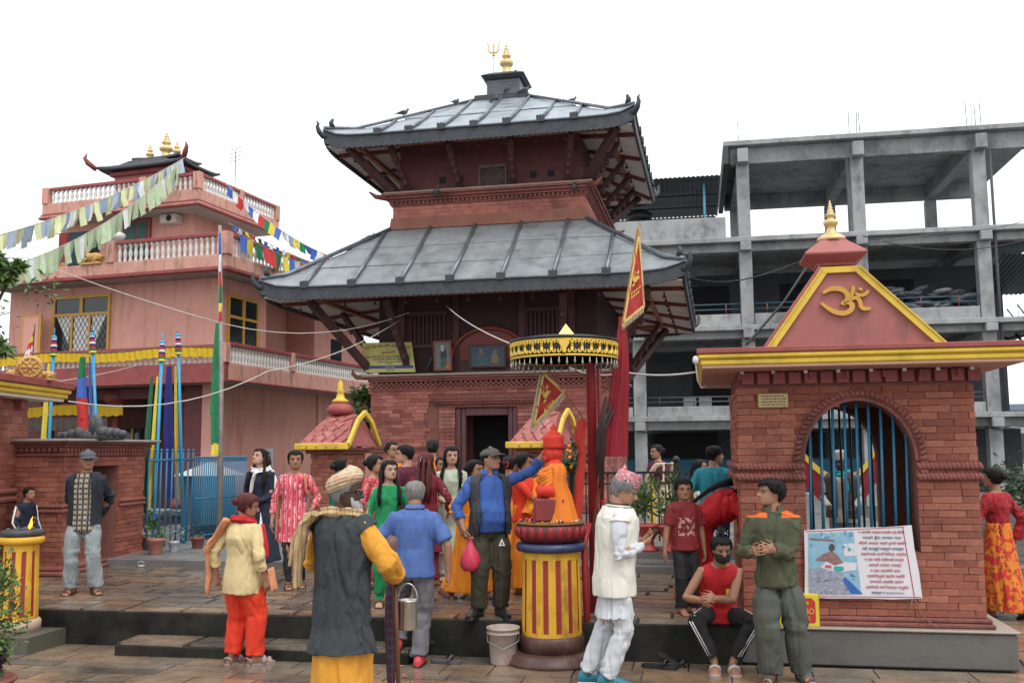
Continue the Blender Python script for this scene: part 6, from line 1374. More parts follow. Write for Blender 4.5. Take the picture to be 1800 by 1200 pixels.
cf = thing('folded_umbrella', 'dark folded umbrella leaning beside the framed picture on the ledge', 'umbrella', tuple(tw(-1.15, -2.47, 3.39)), TA); MB().tube([(0, 0, 0), (.14, .08, .38), (.15, .09, .42)], [.05, .02, .006], 8).build('umbrella_cloth', M_BLACK, cf)

# ================================================================ pigeons
def pigeon(px, py, d, yaw, label, s=.78):
    b = MB(); b.tube([(0, .18, .02), (0, .1, .05), (0, .02, .075), (0, -.06, .10), (0, -.10, .14)], [.012, .04, .065, .06, .035], 8, sc if False else 0); b.sphere((0, -.115, .175), .033, 8, 6); b.tube([(0, -.14, .175), (0, -.165, .168)], [.01, .003], 5)
    b.tube([(0, .17, .02), (0, .27, -.01)], [.03, .022], 6, fl=.4); 
    for q in (-1, 1): b.tube([(q*.055, -.04, .1), (q*.06, .06, .075), (q*.03, .2, .03)], [.03, .035, .008], 6, fl=.5); b.tube([(q*.02, 0, .02), (q*.02, -.005, -.045)], .006, 4)
    b.v = [(x*s, y*s, (z+.045)*s) for x, y, z in b.v]; o = b.build('pigeon', mat('pigeon_grey', (.05, .055, .065), .6, (.12, .13, .15), ns=20)); o.location = P(px, py+9, d); o.rotation_euler = (0, 0, yaw); return tag(o, label, 'pigeon', 'pigeons on the temple')
for a in ((716, 194, 18.9, 2.0, 'pigeon on the left slope of the upper temple roof, leftmost of the flock'), (808, 176, 20.0, 2.6, 'pigeon near the top left ridge of the upper temple roof'), (1012, 177, 20.6, 1.9, 'pigeon on the right ridge of the upper temple roof'), (910, 131, 21.1, .6, 'pigeon sitting against the pinnacle finial'), (930, 157, 20.8, 1.7, 'pigeon on the right edge of the pinnacle box'),
    (878, 171, 20.6, 1.0, 'pigeon pressed against the pinnacle base in front'), (653, 412, 20.0, 2.2, 'pigeon on the left ridge of the lower temple roof'), (772, 333, 19.4, .3, 'pigeon on the brick ledge left of the lattice window'), (1013, 330, 19.0, .2, 'pigeon on the brick ledge at the right corner'), (900, 155, 20.5, .5, 'pigeon on the pinnacle box front')): pigeon(*a)
# things on the ground
def sandal(px, py, d, z, yaw, label, m=M_BLACK, roll=0, s=1.0):
    b = MB(); pl = [(-.035, -.13), (.0, -.14), (.04, -.12), (.045, -.05), (.035, .05), (.037, .11), (0, .14), (-.037, .11), (-.035, .02), (-.045, -.06)]; b.prism(pl, (0, 0, 0), (1, 0, 0), (0, 1, 0), (0, 0, .022)); 
    b.tube([(-.045, -.03, .015), (-.03, -.045, .05), (0, -.05, .062), (.03, -.045, .05), (.045, -.03, .015)], [.016]*5, 6, fl=.5); b.v = [(x*s, y*s, zz*s) for x, y, zz in b.v]
    o = b.build('sandal', m); p = P(px, py, d); o.location = (p.x, p.y, z); o.rotation_euler = (roll, 0, yaw); return tag(o, label, 'sandal')
sandal(1150, 1170, 8.3, .008, 1.2, 'black sandal lying on the wet paving, left one of the pair before the step', M_BLACK, 0, 1.1); sandal(1176, 1165, 8.35, .03, 1.5, 'black sandal tipped against the other on the wet paving', M_BLACK, .5, 1.1)
sandal(775, 1150, 8.55, .008, 1.3, 'grey flip-flop left on the paving beside the man in the blue polo shirt', mat('sandal_grey', (.08, .07, .09), .7)); sandal(708, 1132, 8.75, .12, 1.6, 'black sandal on the low step, left of the pair behind the blue polo man'); sandal(728, 1132, 8.8, .12, 1.9, 'black sandal on the low step, right of the pair behind the blue polo man')
sandal(240, 1002, 13.0, PZ+.01, .4, 'pale shoe left by the foot of the brick pavilion', mat('shoe_pale', (.4, .38, .34), .7))
b = MB(); b.sphere((0, 0, .05), .06, 9, 6, sc=(1.1, .8, .9)); b.sphere((.05, .02, .04), .045, 8, 5); o = b.build('coconut_husk', mat('husk', (.16, .1, .05), .8, (.3, .22, .12), ns=20)); o.location = G(1727, 1186, 0); tag(o, 'brown coconut husk on the paving at the lower right', 'coconut husk')
b = MB()
for k in range(130):
    q = random.choice(((1250, 1140), (880, 1150), (930, 1160), (1130, 1150), (700, 1190), (225, 980), (1290, 1130), (780, 1120))); p = G(q[0]+random.gauss(0, 25), min(1195, q[1]+random.gauss(0, 10)), 0.012); a = random.uniform(0, 6); r = random.uniform(.008, .02)
    if to_s(p)[1] < V0-.05: b.add([p+V(r*math.cos(a+t), r*math.sin(a+t), .004) for t in (0, 1.6, 3.1, 4.7)], [(0, 1, 2, 3)])
o = b.build('fallen_petals', mat('petals', (.55, .1, .02), isl=1, c2=(.6, .3, .03), c3=(.5, .08, .12))); o['kind'] = 'stuff'; tag(o, 'orange and red flower petals scattered on the wet paving', 'petals')
# swag of red cloth with yellow border seen through the shrine arch
q0, q1, q2 = P(1395, 783, 12.2), P(1478, 846, 12.2), P(1545, 775, 12.2)
sw = thing('red_swag', 'red cloth swag with yellow border seen through the shrine arch', 'swag', tuple(q1)); L_ = []; 
for t in np.linspace(0, 1, 13): L_.append((q0*(1-t)*(1-t)+(q1*2-q0*.5-q2*.5)*2*t*(1-t)+q2*t*t)-q1)
cloth(L_, [p+V(0, 0, -.09) for p in L_], 'yellow_border', mat('swag_yellow', (.6, .42, .04), .8), sw, 2, .01); cloth([p+V(0, .01, -.085) for p in L_], [p+V(0, .01, -.42) for p in L_], 'swag_cloth', M_DKRED, sw, 5, .02)
for q in (q0, q2): MB().tube([V(q.x-q1.x, .05, -q1.z+PZ), q-q1], .02, 6).build('pole', M_BLACK, sw)
# ================================================================ people
RM = []                                          # meshes to be fused (voxel remesh), thinned and folded at the end
def fnoise(co, freq, seed, st=(1, 1, 1), k=14):
    r = np.random.default_rng(seed); q = co*np.array(st)*freq; out = np.zeros(len(co))
    for i in range(k):
        d = r.normal(size=3); d /= np.linalg.norm(d); s = r.uniform(.5, 2.2); out += np.sin(q @ d*s*2*pi+r.uniform(0, 6.28))/(s**.7)
    return out/math.sqrt(k/2)
def get_co(me): a = np.empty(len(me.vertices)*3); me.vertices.foreach_get('co', a); return a.reshape(-1, 3)
def get_no(me): a = np.empty(len(me.vertices)*3); me.vertices.foreach_get('normal', a); return a.reshape(-1, 3)
def fold_fn(amp, freq, seed, st, spots=(), pleat=0):
    def f(me, amp=amp):
        co = get_co(me); no = get_no(me); n1 = fnoise(co, freq*.8, seed, st); n2 = fnoise(co, freq*.55, seed+9, (st[0], st[1]*1.2, st[2]*.7)); d = amp*.9*np.sin(n1*1.6)-amp*1.9*np.exp(-(n2/.20)**2)-amp*1.2*np.exp(-(n1/.16)**2)+amp*.25*fnoise(co, freq*2.4, seed+1, st)
        for (p, r, a) in spots:                  # gathered creases at elbows, knees, waist
            w = np.exp(-(((co-np.array(p))/r)**2).sum(1)); d += w*a*1.6*(1-2*np.abs(fnoise(co, 9, seed+3, (.3, .3, 1))))
        co = co+no*d[:, None]; me.vertices.foreach_set('co', co.ravel()); me.update()
    return f
def fuse(b, name, m, parent, vox, smooth=4, dec=.5, cb=None, label=None):
    o = b.build(name, m, parent, label); r = o.modifiers.new('r', 'REMESH'); r.mode = 'VOXEL'; r.voxel_size = vox; r.use_smooth_shade = True
    if smooth: s = o.modifiers.new('s', 'SMOOTH'); s.factor = .5; s.iterations = smooth
    if dec < 1: d = o.modifiers.new('d', 'DECIMATE'); d.ratio = dec
    RM.append((o, cb)); return o
def loft(b, secs, n=18, mi=0, pw=1.0, mod=None, smooth=True):
    vs = []
    for i, (c, ex, ey, rx, ry) in enumerate(secs):
        for j in range(n):
            a = 2*pi*j/n; ca, sa = math.cos(a), math.sin(a)
            if pw != 1: ca, sa = math.copysign(abs(ca)**pw, ca), math.copysign(abs(sa)**pw, sa)
            k = mod(i/(len(secs)-1), a) if mod else 1; vs.append(c+ex*(rx*ca*k)+ey*(ry*sa*k))
    k = len(secs); b.add(vs, [(i*n+j, i*n+(j+1) % n, (i+1)*n+(j+1) % n, (i+1)*n+j) for i in range(k-1) for j in range(n)], mi, smooth)
    b.add([vs[j] for j in range(n)], [list(range(n))[::-1]], mi); b.add([vs[(k-1)*n+j] for j in range(n)], [list(range(n))], mi)
def ik(a, t, l1, l2, hint):
    d = t-a; L_ = d.length
    if L_ > (l1+l2)*.998: t = a+d*((l1+l2)*.998/L_); d = t-a; L_ = d.length
    x = (l1*l1-l2*l2+L_*L_)/(2*L_); h = math.sqrt(max(0, l1*l1-x*x)); dn = d.normalized(); hv = hint-dn*hint.dot(dn)
    if hv.length < 1e-4: hv = V(0, -1, 0)
    return a+dn*x+hv.normalized()*h, t
SKIN = {}
def skin_mat(k):
    m = mat('skin_'+k, (1, 1, 1), .5, attr='Col', bump=.08, bs=160); return m
SKC = dict(fair=(.47, .27, .185), mid=(.37, .195, .12), brown=(.33, .165, .10), dark=(.15, .07, .045), deep=(.055, .027, .019))
HEADS = [(0, .17, -.36, .02), (.05, .25, -.43, .14), (.12, .285, -.455, .24), (.22, .315, -.455, .33), (.34, .335, -.45, .40), (.44, .35, -.435, .44), (.52, .358, -.425, .465), (.60, .365, -.44, .485), (.70, .365, -.43, .49), (.80, .345, -.385, .465), (.89, .29, -.30, .385), (.96, .18, -.17, .25), (1.0, .04, .0, .09)]
def hsec(z):
    for a, c in zip(HEADS, HEADS[1:]):
        if a[0] <= z <= c[0]: t = (z-a[0])/(c[0]-a[0]); return [a[i]+(c[i]-a[i])*t for i in (1, 2, 3)]
    return list(HEADS[-1][1:])
def hpoint(z, a, off=0.):                        # a: angle from the front, + to the person's left
    w, f, bk = hsec(z); cy = (f+bk)/2; ry = (bk-f)/2; k = off; return V((w+k)*math.sin(a), cy-(ry+k)*math.cos(a), z)

class Person: pass
def person(label, loc, yaw, H, sex='m', lean=0, twist=0, head=(0, 0, 0), hands=None, feet=None, pelvis=(0, 0, 0), skin='mid', fat=1.0, belly=0, vox=.009, side=0,
           hair='short', haircol='black', face=True, outfit=(), curl=(.5, .5), knee=(None, None), elbow=(None, None), palm=(None, None), hs=1.0, toes=True, group=None, tika=False, footpitch=(0, 0)):
    p = Person(); p.H = H; p.sex = sex; p.fat = fat; p.belly = belly; p.vox = vox; p.seed = abs(hash(label)) % 10000 if False else sum(map(ord, label)) % 10000
    sx = V(1, 0, 0)
    pel = V(pelvis[0], pelvis[1], .52+pelvis[2])*H; le = rad(lean); up = V(math.sin(rad(side)), -math.sin(le), math.cos(le)).normalized()
    tw_ = rad(twist); X0 = V(1, 0, 0); X1 = V(math.cos(tw_), math.sin(tw_), 0); X1 = (X1-up*X1.dot(up)).normalized(); F1 = X1.cross(up).normalized(); F1 = F1 if F1.dot(V(0, -1, 0)) > 0 or abs(lean) > 60 else F1
    p.pel, p.up, p.X1, p.F1 = pel, up, X1, F1
    def cen(z):
        if z >= .52: return pel+up*((z-.52)*H)
        return pel+V(0, 0, (z-.52)*H)
    def axes(z):
        t = max(0, min(1, (z-.5)/.25)); x = (X0*(1-t)+X1*t).normalized(); u = (V(0, 0, 1)*(1-t)+up*t).normalized(); f = x.cross(u).normalized(); return x, f   # f forward (-y)
    p.cen, p.axes = cen, axes; N = cen(.825); p.N = N
    hhh = .1295*H*hs; p.hh = hhh
    yw, pt, rl = (rad(a) for a in head); hu0 = (up*.55+V(0, 0, .45)).normalized() if abs(lean) < 50 else up
    hx = V(math.cos(yw), math.sin(yw), 0); hf = V(math.sin(yw), -math.cos(yw), 0)
    if abs(lean) > 50: hf = (up*.8+V(0, 0, -.6)).normalized(); hx = X1
    hu = hx.cross(hf)*-1; hu = V(0, 0, 1) if abs(lean) <= 50 else hf.cross(hx)*-1
    if hu.z < 0 and abs(lean) <= 50: hu = -hu
    R = Matrix.Rotation(pt, 3, hx); hf, hu = R @ hf, R @ hu; R = Matrix.Rotation(rl, 3, hf); hx, hu = R @ hx, R @ hu
    piv = N+up*(.066*H)+hf*(.012*H); HO_ = piv-hu*(.25*hhh)
    p.hp = lambda q: HO_+hx*(q[0]*hhh)-hf*(q[1]*hhh)+hu*(q[2]*hhh); p.hx, p.hf, p.hu = hx, hf, hu
    # ---- one continuous body: head, neck, trunk, arms with hands, legs with feet
    b = MB(); n = 26; secs = []
    vs = []
    zl = [0, .03, .06, .10, .14, .18, .22, .25, .28, .32, .36, .40, .44, .48, .52, .56, .60, .65, .70, .76, .82, .88, .93, .97, 1.0]
    for z in zl:
        for j in range(n):
            a = 2*pi*j/n; q = hpoint(z, a); an = math.atan2(math.sin(a), math.cos(a))
            if abs(an) < 1.2:                    # sockets, brow, lips, chin
                xx = q.x; d = 0
                d -= .045*math.exp(-((abs(xx)-.155)/.085)**2-((z-.50)/.05)**2); d += .018*math.exp(-((z-.585)/.035)**2)*math.exp(-(xx/.25)**2); d += .03*math.exp(-(xx/.1)**2-((z-.235)/.035)**2); d += .03*math.exp(-(xx/.1)**2-((z-.05)/.06)**2); d += .012*math.exp(-((abs(xx)-.2)/.09)**2-((z-.38)/.07)**2)
                q.y -= d
            vs.append(p.hp(q))
    K_ = len(zl); b.add(vs, [(i*n+j, i*n+(j+1) % n, (i+1)*n+(j+1) % n, (i+1)*n+j) for i in range(K_-1) for j in range(n)]+[list(range(n))[::-1], list(range((K_-1)*n, K_*n))], 0, True)
    hp = p.hp
    b.tube([hp((0, -.40, .56)), hp((0, -.455, .48)), hp((0, -.52, .40)), hp((0, -.55, .365)), hp((0, -.45, .335))], [.035*hhh, .045*hhh, .06*hhh, .062*hhh, .045*hhh], 8)
    for s in (-1, 1):
        b.sphere(hp((s*.05, -.47, .35)), .045*hhh, 7, 5); e = hp((s*.365, .02, .44)); b.sphere(e, .085*hhh, 8, 6, R=Matrix((hx, hf, hu)).transposed(), sc=(.35, .6, 1.15))
    nr = (.037 if sex == 'm' else .031)*H
    b.tube([N-up*(.035*H), N+up*(.005*H), hp((0, .08, .12)), hp((0, .08, .3))], [nr*1.25, nr, nr*.95, nr*.95], 14)
    W = dict(m=[(.47, .074, .054), (.55, .076, .056), (.62, .078, .056), (.70, .088, .062), (.76, .096, .060), (.80, .088, .046), (.83, .05, .04)], f=[(.47, .078, .056), (.55, .072, .053), (.62, .068, .05), (.70, .074, .062), (.76, .084, .056), (.80, .08, .042), (.83, .042, .035)])[sex]
    loft(b, [(cen(z), *axes(z), w*H*.92*min(fat, 1.1), d*H*.92*min(fat, 1.1)) for z, w, d in W], 16)
    sh = (.100 if sex == 'm' else .090)*H*(1+.3*(fat-1)); p.S, p.E, p.Wr, p.Hd = {}, {}, {}, {}
    l1, l2, hl = .172*H, .150*H, .105*H
    hands = hands or ((.135, -.02, .455), (-.135, -.02, .455)); feet = feet or ((.055, 0, 0, 8), (-.055, 0, 0, -8))
    fr = max(.0066, vox*.80)
    for i, s in enumerate((1, -1)):
        S_ = cen(.786)+X1*(s*sh); T_ = V(*hands[i])*H; eh = V(*elbow[i]) if elbow[i] else V(s*.6, .8, -.2); E_, W_ = ik(S_, T_, l1, l2, eh)
        p.S[s], p.E[s], p.Wr[s] = S_, E_, W_; ar = (1. if sex == 'm' else .86)*H
        b.tube([cen(.785)+X1*(s*sh*.35), S_, S_*.5+E_*.5, E_, E_*.65+W_*.35, W_], [.027*ar, .028*ar, .026*ar, .023*ar, .0235*ar, .0165*ar], 12)
        d = (W_-E_).normalized(); pn = V(*palm[i]) if palm[i] else V(-s, 0, 0); pn = (pn-d*pn.dot(d)).normalized(); lat = d.cross(pn).normalized()   # lat: across the palm
        th_s = 1 if lat.dot(V(0, -1, .35)) > 0 else -1; lat = lat*th_s      # thumb side forward or up
        cu = curl[i]; pe = W_+d*(hl*.46)-pn*0
        loft(b, [(W_-d*.01, lat, pn, .017*H*.95, .0115*H), (W_+d*hl*.15, lat, pn, hl*.20, hl*.11), (W_+d*hl*.34, lat, pn, hl*.235, hl*.12), (pe, lat, pn, hl*.235, hl*.105)], 12)
        for k in range(4):
            o = pe+lat*(hl*(.175-.117*k))-d*hl*.05; L_ = hl*(.50, .55, .51, .41)[k]; dd = (d+lat*(.12-.08*k)).normalized(); pts = [o-dd*hl*.1, o]; ax = lat
            for seg, fl in enumerate((.42, .32, .26)): dd = Matrix.Rotation(cu*(.55, .85, .6)[seg]*(1 if dd.cross(pn).dot(lat) > 0 else -1), 3, ax) @ dd; pts.append(pts[-1]+dd*(L_*fl))
            b.tube(pts, [fr*1.1, fr*1.08, fr, fr*.95, fr*.78], 7)
        o = W_+d*(hl*.10)+lat*(hl*.17); dd = (d*.75+lat*.75+pn*.35).normalized(); d2 = (d*.95+lat*.15+pn*.3*min(1, cu+.3)).normalized(); b.tube([W_+d*hl*.05+lat*hl*.05, o, o+dd*hl*.22, o+dd*hl*.22+d2*hl*.2, o+dd*hl*.22+d2*hl*.36], [fr*1.3, fr*1.45, fr*1.25, fr*1.05, fr*.8], 8)
        p.Hd[s] = W_+d*(hl*.55)+pn*(hl*.2)
    p.Hp, p.Kn, p.An, p.Ft = {}, {}, {}, {}
    for i, s in enumerate((1, -1)):
        fx, fy, fz, fyaw = feet[i]; hp_ = pel+V(s*.052*H, 0, -.0*H); A_ = V(fx, fy, fz+.045)*H; kh = V(*knee[i]) if knee[i] else V(s*.12, -1, 0); Kn, A_ = ik(hp_, A_, .245*H, .238*H, kh); p.Hp[s], p.Kn[s], p.An[s] = hp_, Kn, A_; lr = (1. if sex == 'm' else .95)*H
        b.tube([hp_+V(0, 0, .03*H), hp_*.5+Kn*.5, Kn, Kn*.68+A_*.32, A_], [.039*lr, .034*lr, .0265*lr, .028*lr, .0205*lr], 12)
        fyw = rad(fyaw); fd = V(math.sin(fyw), -math.cos(fyw), -math.sin(rad(footpitch[i]))).normalized(); fl_ = fd.cross(V(0, 0, 1)).normalized(); fu = fl_.cross(fd).normalized(); fu = fu if fu.z > 0 else -fu
        g = A_-V(0, 0, .045*H); p.Ft[s] = (A_, fd, fl_, fu); base = A_-fu*(.045*H)
        loft(b, [(base-fd*(.042*H)+fu*(.016*H), fl_, fu, .010*H, .010*H), (base-fd*(.03*H)+fu*(.024*H), fl_, fu, .020*H, .023*H), (base+fd*(.01*H)+fu*(.030*H), fl_, fu, .020*H, .029*H), (base+fd*(.055*H)+fu*(.021*H), fl_, fu, .024*H, .020*H), (base+fd*(.085*H)+fu*(.014*H), fl_, fu, .027*H, .0135*H), (base+fd*(.108*H)+fu*(.011*H), fl_, fu, .021*H, .0095*H)], 12)
        if toes and vox < .008:
            for k in range(5): o = base+fd*(.095*H)+fl_*((-.022+.0095*k)*H)+fu*(.009*H); b.tube([o, o+fd*(.022-.003*(k if s*fl_.x > 0 else 4-k))*H], fr*.95, 6)
    c0 = np.array(SKC[skin]); HOa = np.array(HO_); Ma = np.array((hx, -hf, hu)); lip = c0*np.array((.95, .5, .5))+np.array((.04, .0, .0))
    def cb(me, hh=hhh, beard=hair in ('beard',)):
        co = get_co(me); q = (co-HOa) @ Ma.T/hh; col = np.tile(np.append(c0, 1.), (len(co), 1)); k = np.exp(-(q[:, 0]/.115)**2-((q[:, 2]-.235)/.03)**2)*(q[:, 1] < -.3)*(q[:, 2] > 0)*(q[:, 2] < 1); col[:, :3] = col[:, :3]*(1-k[:, None])+lip*k[:, None]
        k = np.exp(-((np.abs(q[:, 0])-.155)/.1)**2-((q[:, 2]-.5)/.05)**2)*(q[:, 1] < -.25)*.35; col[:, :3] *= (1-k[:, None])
        a = me.color_attributes.new('Col', 'FLOAT_COLOR', 'POINT'); a.data.foreach_set('color', col.ravel())
    body = fuse(b, 'person', skin_mat(skin), None, vox, 1, .45 if vox > .008 else .4, cb); p.o = body
    body.location = loc; body.rotation_euler = (0, 0, rad(yaw)); tag(body, label, 'person', group)
    if face:
        for s in (-1, 1):
            e = MB(); c = V(s*.155, -.405, .50); R = Matrix((hx, hf, hu)).transposed(); e.sphere(hp(c), .06*hhh, 8, 6, 0, (1.15, .5, .52), R); e.sphere(hp(c+V(0, -.028, 0)), .03*hhh, 8, 6, 1, (1, .35, 1), R)
            e.tube([hp(c+V(-.085, -.005, .0)), hp(c+V(-.03, -.03, .036)), hp(c+V(.035, -.03, .036)), hp(c+V(.085, -.0, .0))], .009*hhh, 5, 2); e.build('eye', [mat('eye_white', (.5, .46, .42), .3), mat('iris', (.02, .012, .008), .2), mat('lash', (.015, .01, .01), .7)], body)
            e = MB(); e.tube([hp(V(s*.06, -.452, .575)), hp(V(s*.16, -.44, .60)), hp(V(s*.25, -.385, .58))], [.012*hhh, .017*hhh, .008*hhh], 6, fl=.7); e.build('eyebrow', mat('brow_grey', (.3, .29, .28)) if haircol in ('grey', 'white') else mat('brow', (.02, .014, .012), .8), body)
    if tika: MB().sphere(hp((0, -.452, .66)), .028*hhh, 8, 5, 0, (1, .5, 1.2)).build('tika', mat('tika_red', (.5, .02, .02), .6), body)
    if hair: make_hair(p, hair, haircol)
    for g in outfit: g(p)
    return p
HC = dict(black=(.009, .008, .008), grey=(.17, .165, .16), white=(.55, .54, .52), brown=(.016, .009, .007), henna=(.075, .018, .018))
def hair_mat(c): return mat('hair_'+c, HC[c], .6, tuple(x*1.5+.003 for x in HC[c]), spec=.2, ns=40, st=(1, 1, .12), bump=.5, bs=90, wave=(1, 1, .1))
def make_hair(p, style, col):
    b = MB(); n = 40; rows = 12; hp = p.hp; r = np.random.default_rng(p.seed)
    thick = dict(short=.06, thick=.11, long=.06, bun=.05, grey=.045, cap=.035, tail=.05, beard=.05, loose=.075).get(style, .07)
    capped = style in ('cap', 'beard')
    vs = []; mz = []
    for j in range(n):
        a = -pi+2*pi*j/n; aa = abs(a)
        front = .80 if style not in ('thick',) else .74
        zm = front-.03*math.cos(aa*3) if aa < .85 else (front+(.50-front)*min(1, (aa-.85)/.45) if aa < 1.45 else (.50-.02 if aa < 1.75 else .50-(.50-.16)*min(1, (aa-1.75)/.5)))
        if style in ('long', 'bun', 'tail', 'loose') and aa > 1.2: zm = min(zm, .5-(aa-1.2)*.4)
        mz.append(max(.1, zm))
    for i in range(rows+1):
        for j in range(n):
            a = -pi+2*pi*j/n; z = mz[j]+(1.0-mz[j])*(i/rows); t = thick*min(1, (i/rows)*3.5+.12); q = hpoint(z, a, t+(.012*math.sin(9*a+3*i) if style in ('short', 'thick', 'grey') else .006*math.sin(14*a))); q.z += t*.75*(z-.5)*1.6 if z > .5 else 0
            if style in ('short', 'thick', 'grey'): q += V(*(r.normal(size=3)*.012))
            vs.append(hp(q))
    b.add(vs, [(i*n+j, i*n+(j+1) % n, (i+1)*n+(j+1) % n, (i+1)*n+j) for i in range(rows) for j in range(n)]+[list(range(rows*n, rows*n+n))], 0, True)
    if style in ('short', 'thick', 'grey', 'long', 'loose', 'tail', 'bun') and p.vox < .0095:      # separate strands over the scalp
        for k in range(150 if style in ('short', 'thick', 'grey') else 90):
            a = r.uniform(-pi, pi); j = int((a+pi)/(2*pi)*n) % n; z1 = mz[j]-r.uniform(0, .06); z0 = min(.99, z1+r.uniform(.15, .5)); da = r.uniform(-.2, .2); pts = []
            for t in (0, .35, .7, 1): q = hpoint(z0+(z1-z0)*t, a+da*t, thick*(1.0-.55*t)+.012+r.uniform(0, .02)); q.z += thick*.9*max(0, q.z-.5); pts.append(hp(q))
            b.tube(pts, [p.hh*.012, p.hh*.026, p.hh*.022, p.hh*.004], 4, cap=False)
    hh, up = p.hh, p.up; back = lambda z, o=0., x=0.: p.cen(z)-p.axes(z)[1]*((.06+o)*p.H)+p.axes(z)[0]*(x*p.H)
    frt = lambda z, x, o=.0: p.cen(z)+p.axes(z)[1]*((.066+o)*p.H)+p.axes(z)[0]*(x*p.H)
    def lock(pts, rs, fl=.35, n_=10): b.tube(pts, rs, n_, fl=fl, up=None)
    if style in ('long', 'loose'):
        for s in (-.5, 0, .5): lock([hp((s*.5, .42, .62)), hp((s*.6, .52, .25)), back(.80, .005, s*.07), back(.72, .01, s*.08), back(.62, .01, s*.07)], [.2*hh, .24*hh, .05*p.H*.9, .045*p.H, .02*p.H], .45)
        for s in (-1, 1):
            lock([hp((s*.34, .02, .66)), hp((s*.43, .05, .3)), hp((s*.46, .05, -.05)), frt(.75, s*.075), frt(.68, s*.068, .008)], [.09*hh, .11*hh, .12*hh, .022*p.H, .010*p.H], .5)
        for k in range(26):
            s = 1 if k % 2 else -1; x = s*r.uniform(.3, .5); f_ = k % 3; j = r.uniform(-.008, .008); lock([hp((x*.85, .05, .6)), hp((x*.98, .1, .2)), (frt(.78, s*r.uniform(.055, .085), .012) if f_ else back(.78, .012, x*.12)), (frt(r.uniform(.62, .70), s*r.uniform(.05, .085), .016) if f_ else back(.62, .02+j, x*.14))], [.03*hh, .035*hh, .03*hh, .006*hh], 1, 4)
    if style == 'bun': b.sphere(hp((0, .56, .5)), .22*hh, 12, 8, sc=(1, .9, .9)); b.tube([hp((-.16, .5, .52)), hp((0, .66, .52)), hp((.16, .5, .52))], .07*hh, 8)
    if style == 'tail':
        lock([hp((0, .46, .5)), hp((0, .62, .3)), back(.80, .005), back(.72, .008), back(.62, .008), back(.56, .006)], [.14*hh, .16*hh, .026*p.H, .026*p.H, .02*p.H, .006*p.H], .8)
    o = b.build('hair', hair_mat(col), p.o)
    if style == 'beard':
        b = MB()
        for a in np.linspace(-1.12, 1.12, 34):
            a += r.uniform(-.05, .05); q0, q1 = hpoint(.26+.10*(abs(a) > .9), a, -.01), hpoint(.10, a, .04); b.tube([hp(q0), hp(q1), hp((q1.x*.8, q1.y*.9-.06+r.uniform(-.03, .03), -.06)), hp((q1.x*r.uniform(.3, .6), -.42+r.uniform(-.06, .06), -.22-.16*math.cos(a)+r.uniform(-.06, .06)))], [.015*hh, .05*hh, .045*hh, .005*hh], 5)
        b.tube([hp((-.16, -.49, .28)), hp((0, -.53, .30)), hp((.16, -.49, .28))], .035*hh, 7); b.build('beard', mat('beard_white', (.26, .255, .25), .9, (.44, .43, .42), ns=40, st=(1, 1, .2), bump=.6, bs=70), p.o)
# ---- garments: each is a closure called with the person
PROF = dict(m=[(.40, .098, .072), (.46, .098, .073), (.50, .097, .073), (.56, .092, .070), (.62, .092, .070), (.68, .097, .072), (.74, .104, .074), (.785, .106, .068), (.812, .094, .055), (.832, .058, .046), (.852, .039, .041)],
            f=[(.40, .106, .080), (.46, .106, .082), (.50, .104, .080), (.56, .092, .070), (.62, .082, .064), (.68, .085, .070), (.73, .090, .082), (.77, .093, .068), (.803, .088, .052), (.828, .052, .042), (.848, .034, .036)])
def secs_for(p, zb, zt, ease, flare=0, k=1.0):
    pr = PROF[p.sex]; out = []
    zs = sorted(set([zb]+[z for z, _, _ in pr if zb < z < zt]+[zt]+([zb+(pr[0][0]-zb)*t for t in (.25, .5, .75)]+[pr[0][0]] if zb < pr[0][0] else [])))
    for z in zs:
        if z <= pr[0][0]: w, d = pr[0][1], pr[0][2]; f = flare*(pr[0][0]-z)/.2
        else:
            f = 0
            for a, c in zip(pr, pr[1:]):
                if a[0] <= z <= c[0]: t = (z-a[0])/(c[0]-a[0]); w, d = a[1]+(c[1]-a[1])*t, a[2]+(c[2]-a[2])*t; break
            else: w, d = pr[-1][1:]
        bl = p.belly*math.exp(-((z-.59)/.075)**2); x, fw = p.axes(z); fa = p.fat if z < .8 else 1+(p.fat-1)*.4
        w *= .94; d *= .96; out.append((p.cen(z)+fw*(bl*.6*p.H), x, fw, ((w*fa+ease+f)*p.H)*k, ((d*fa+ease+f*.8+bl*.5)*p.H)*k))
    return out
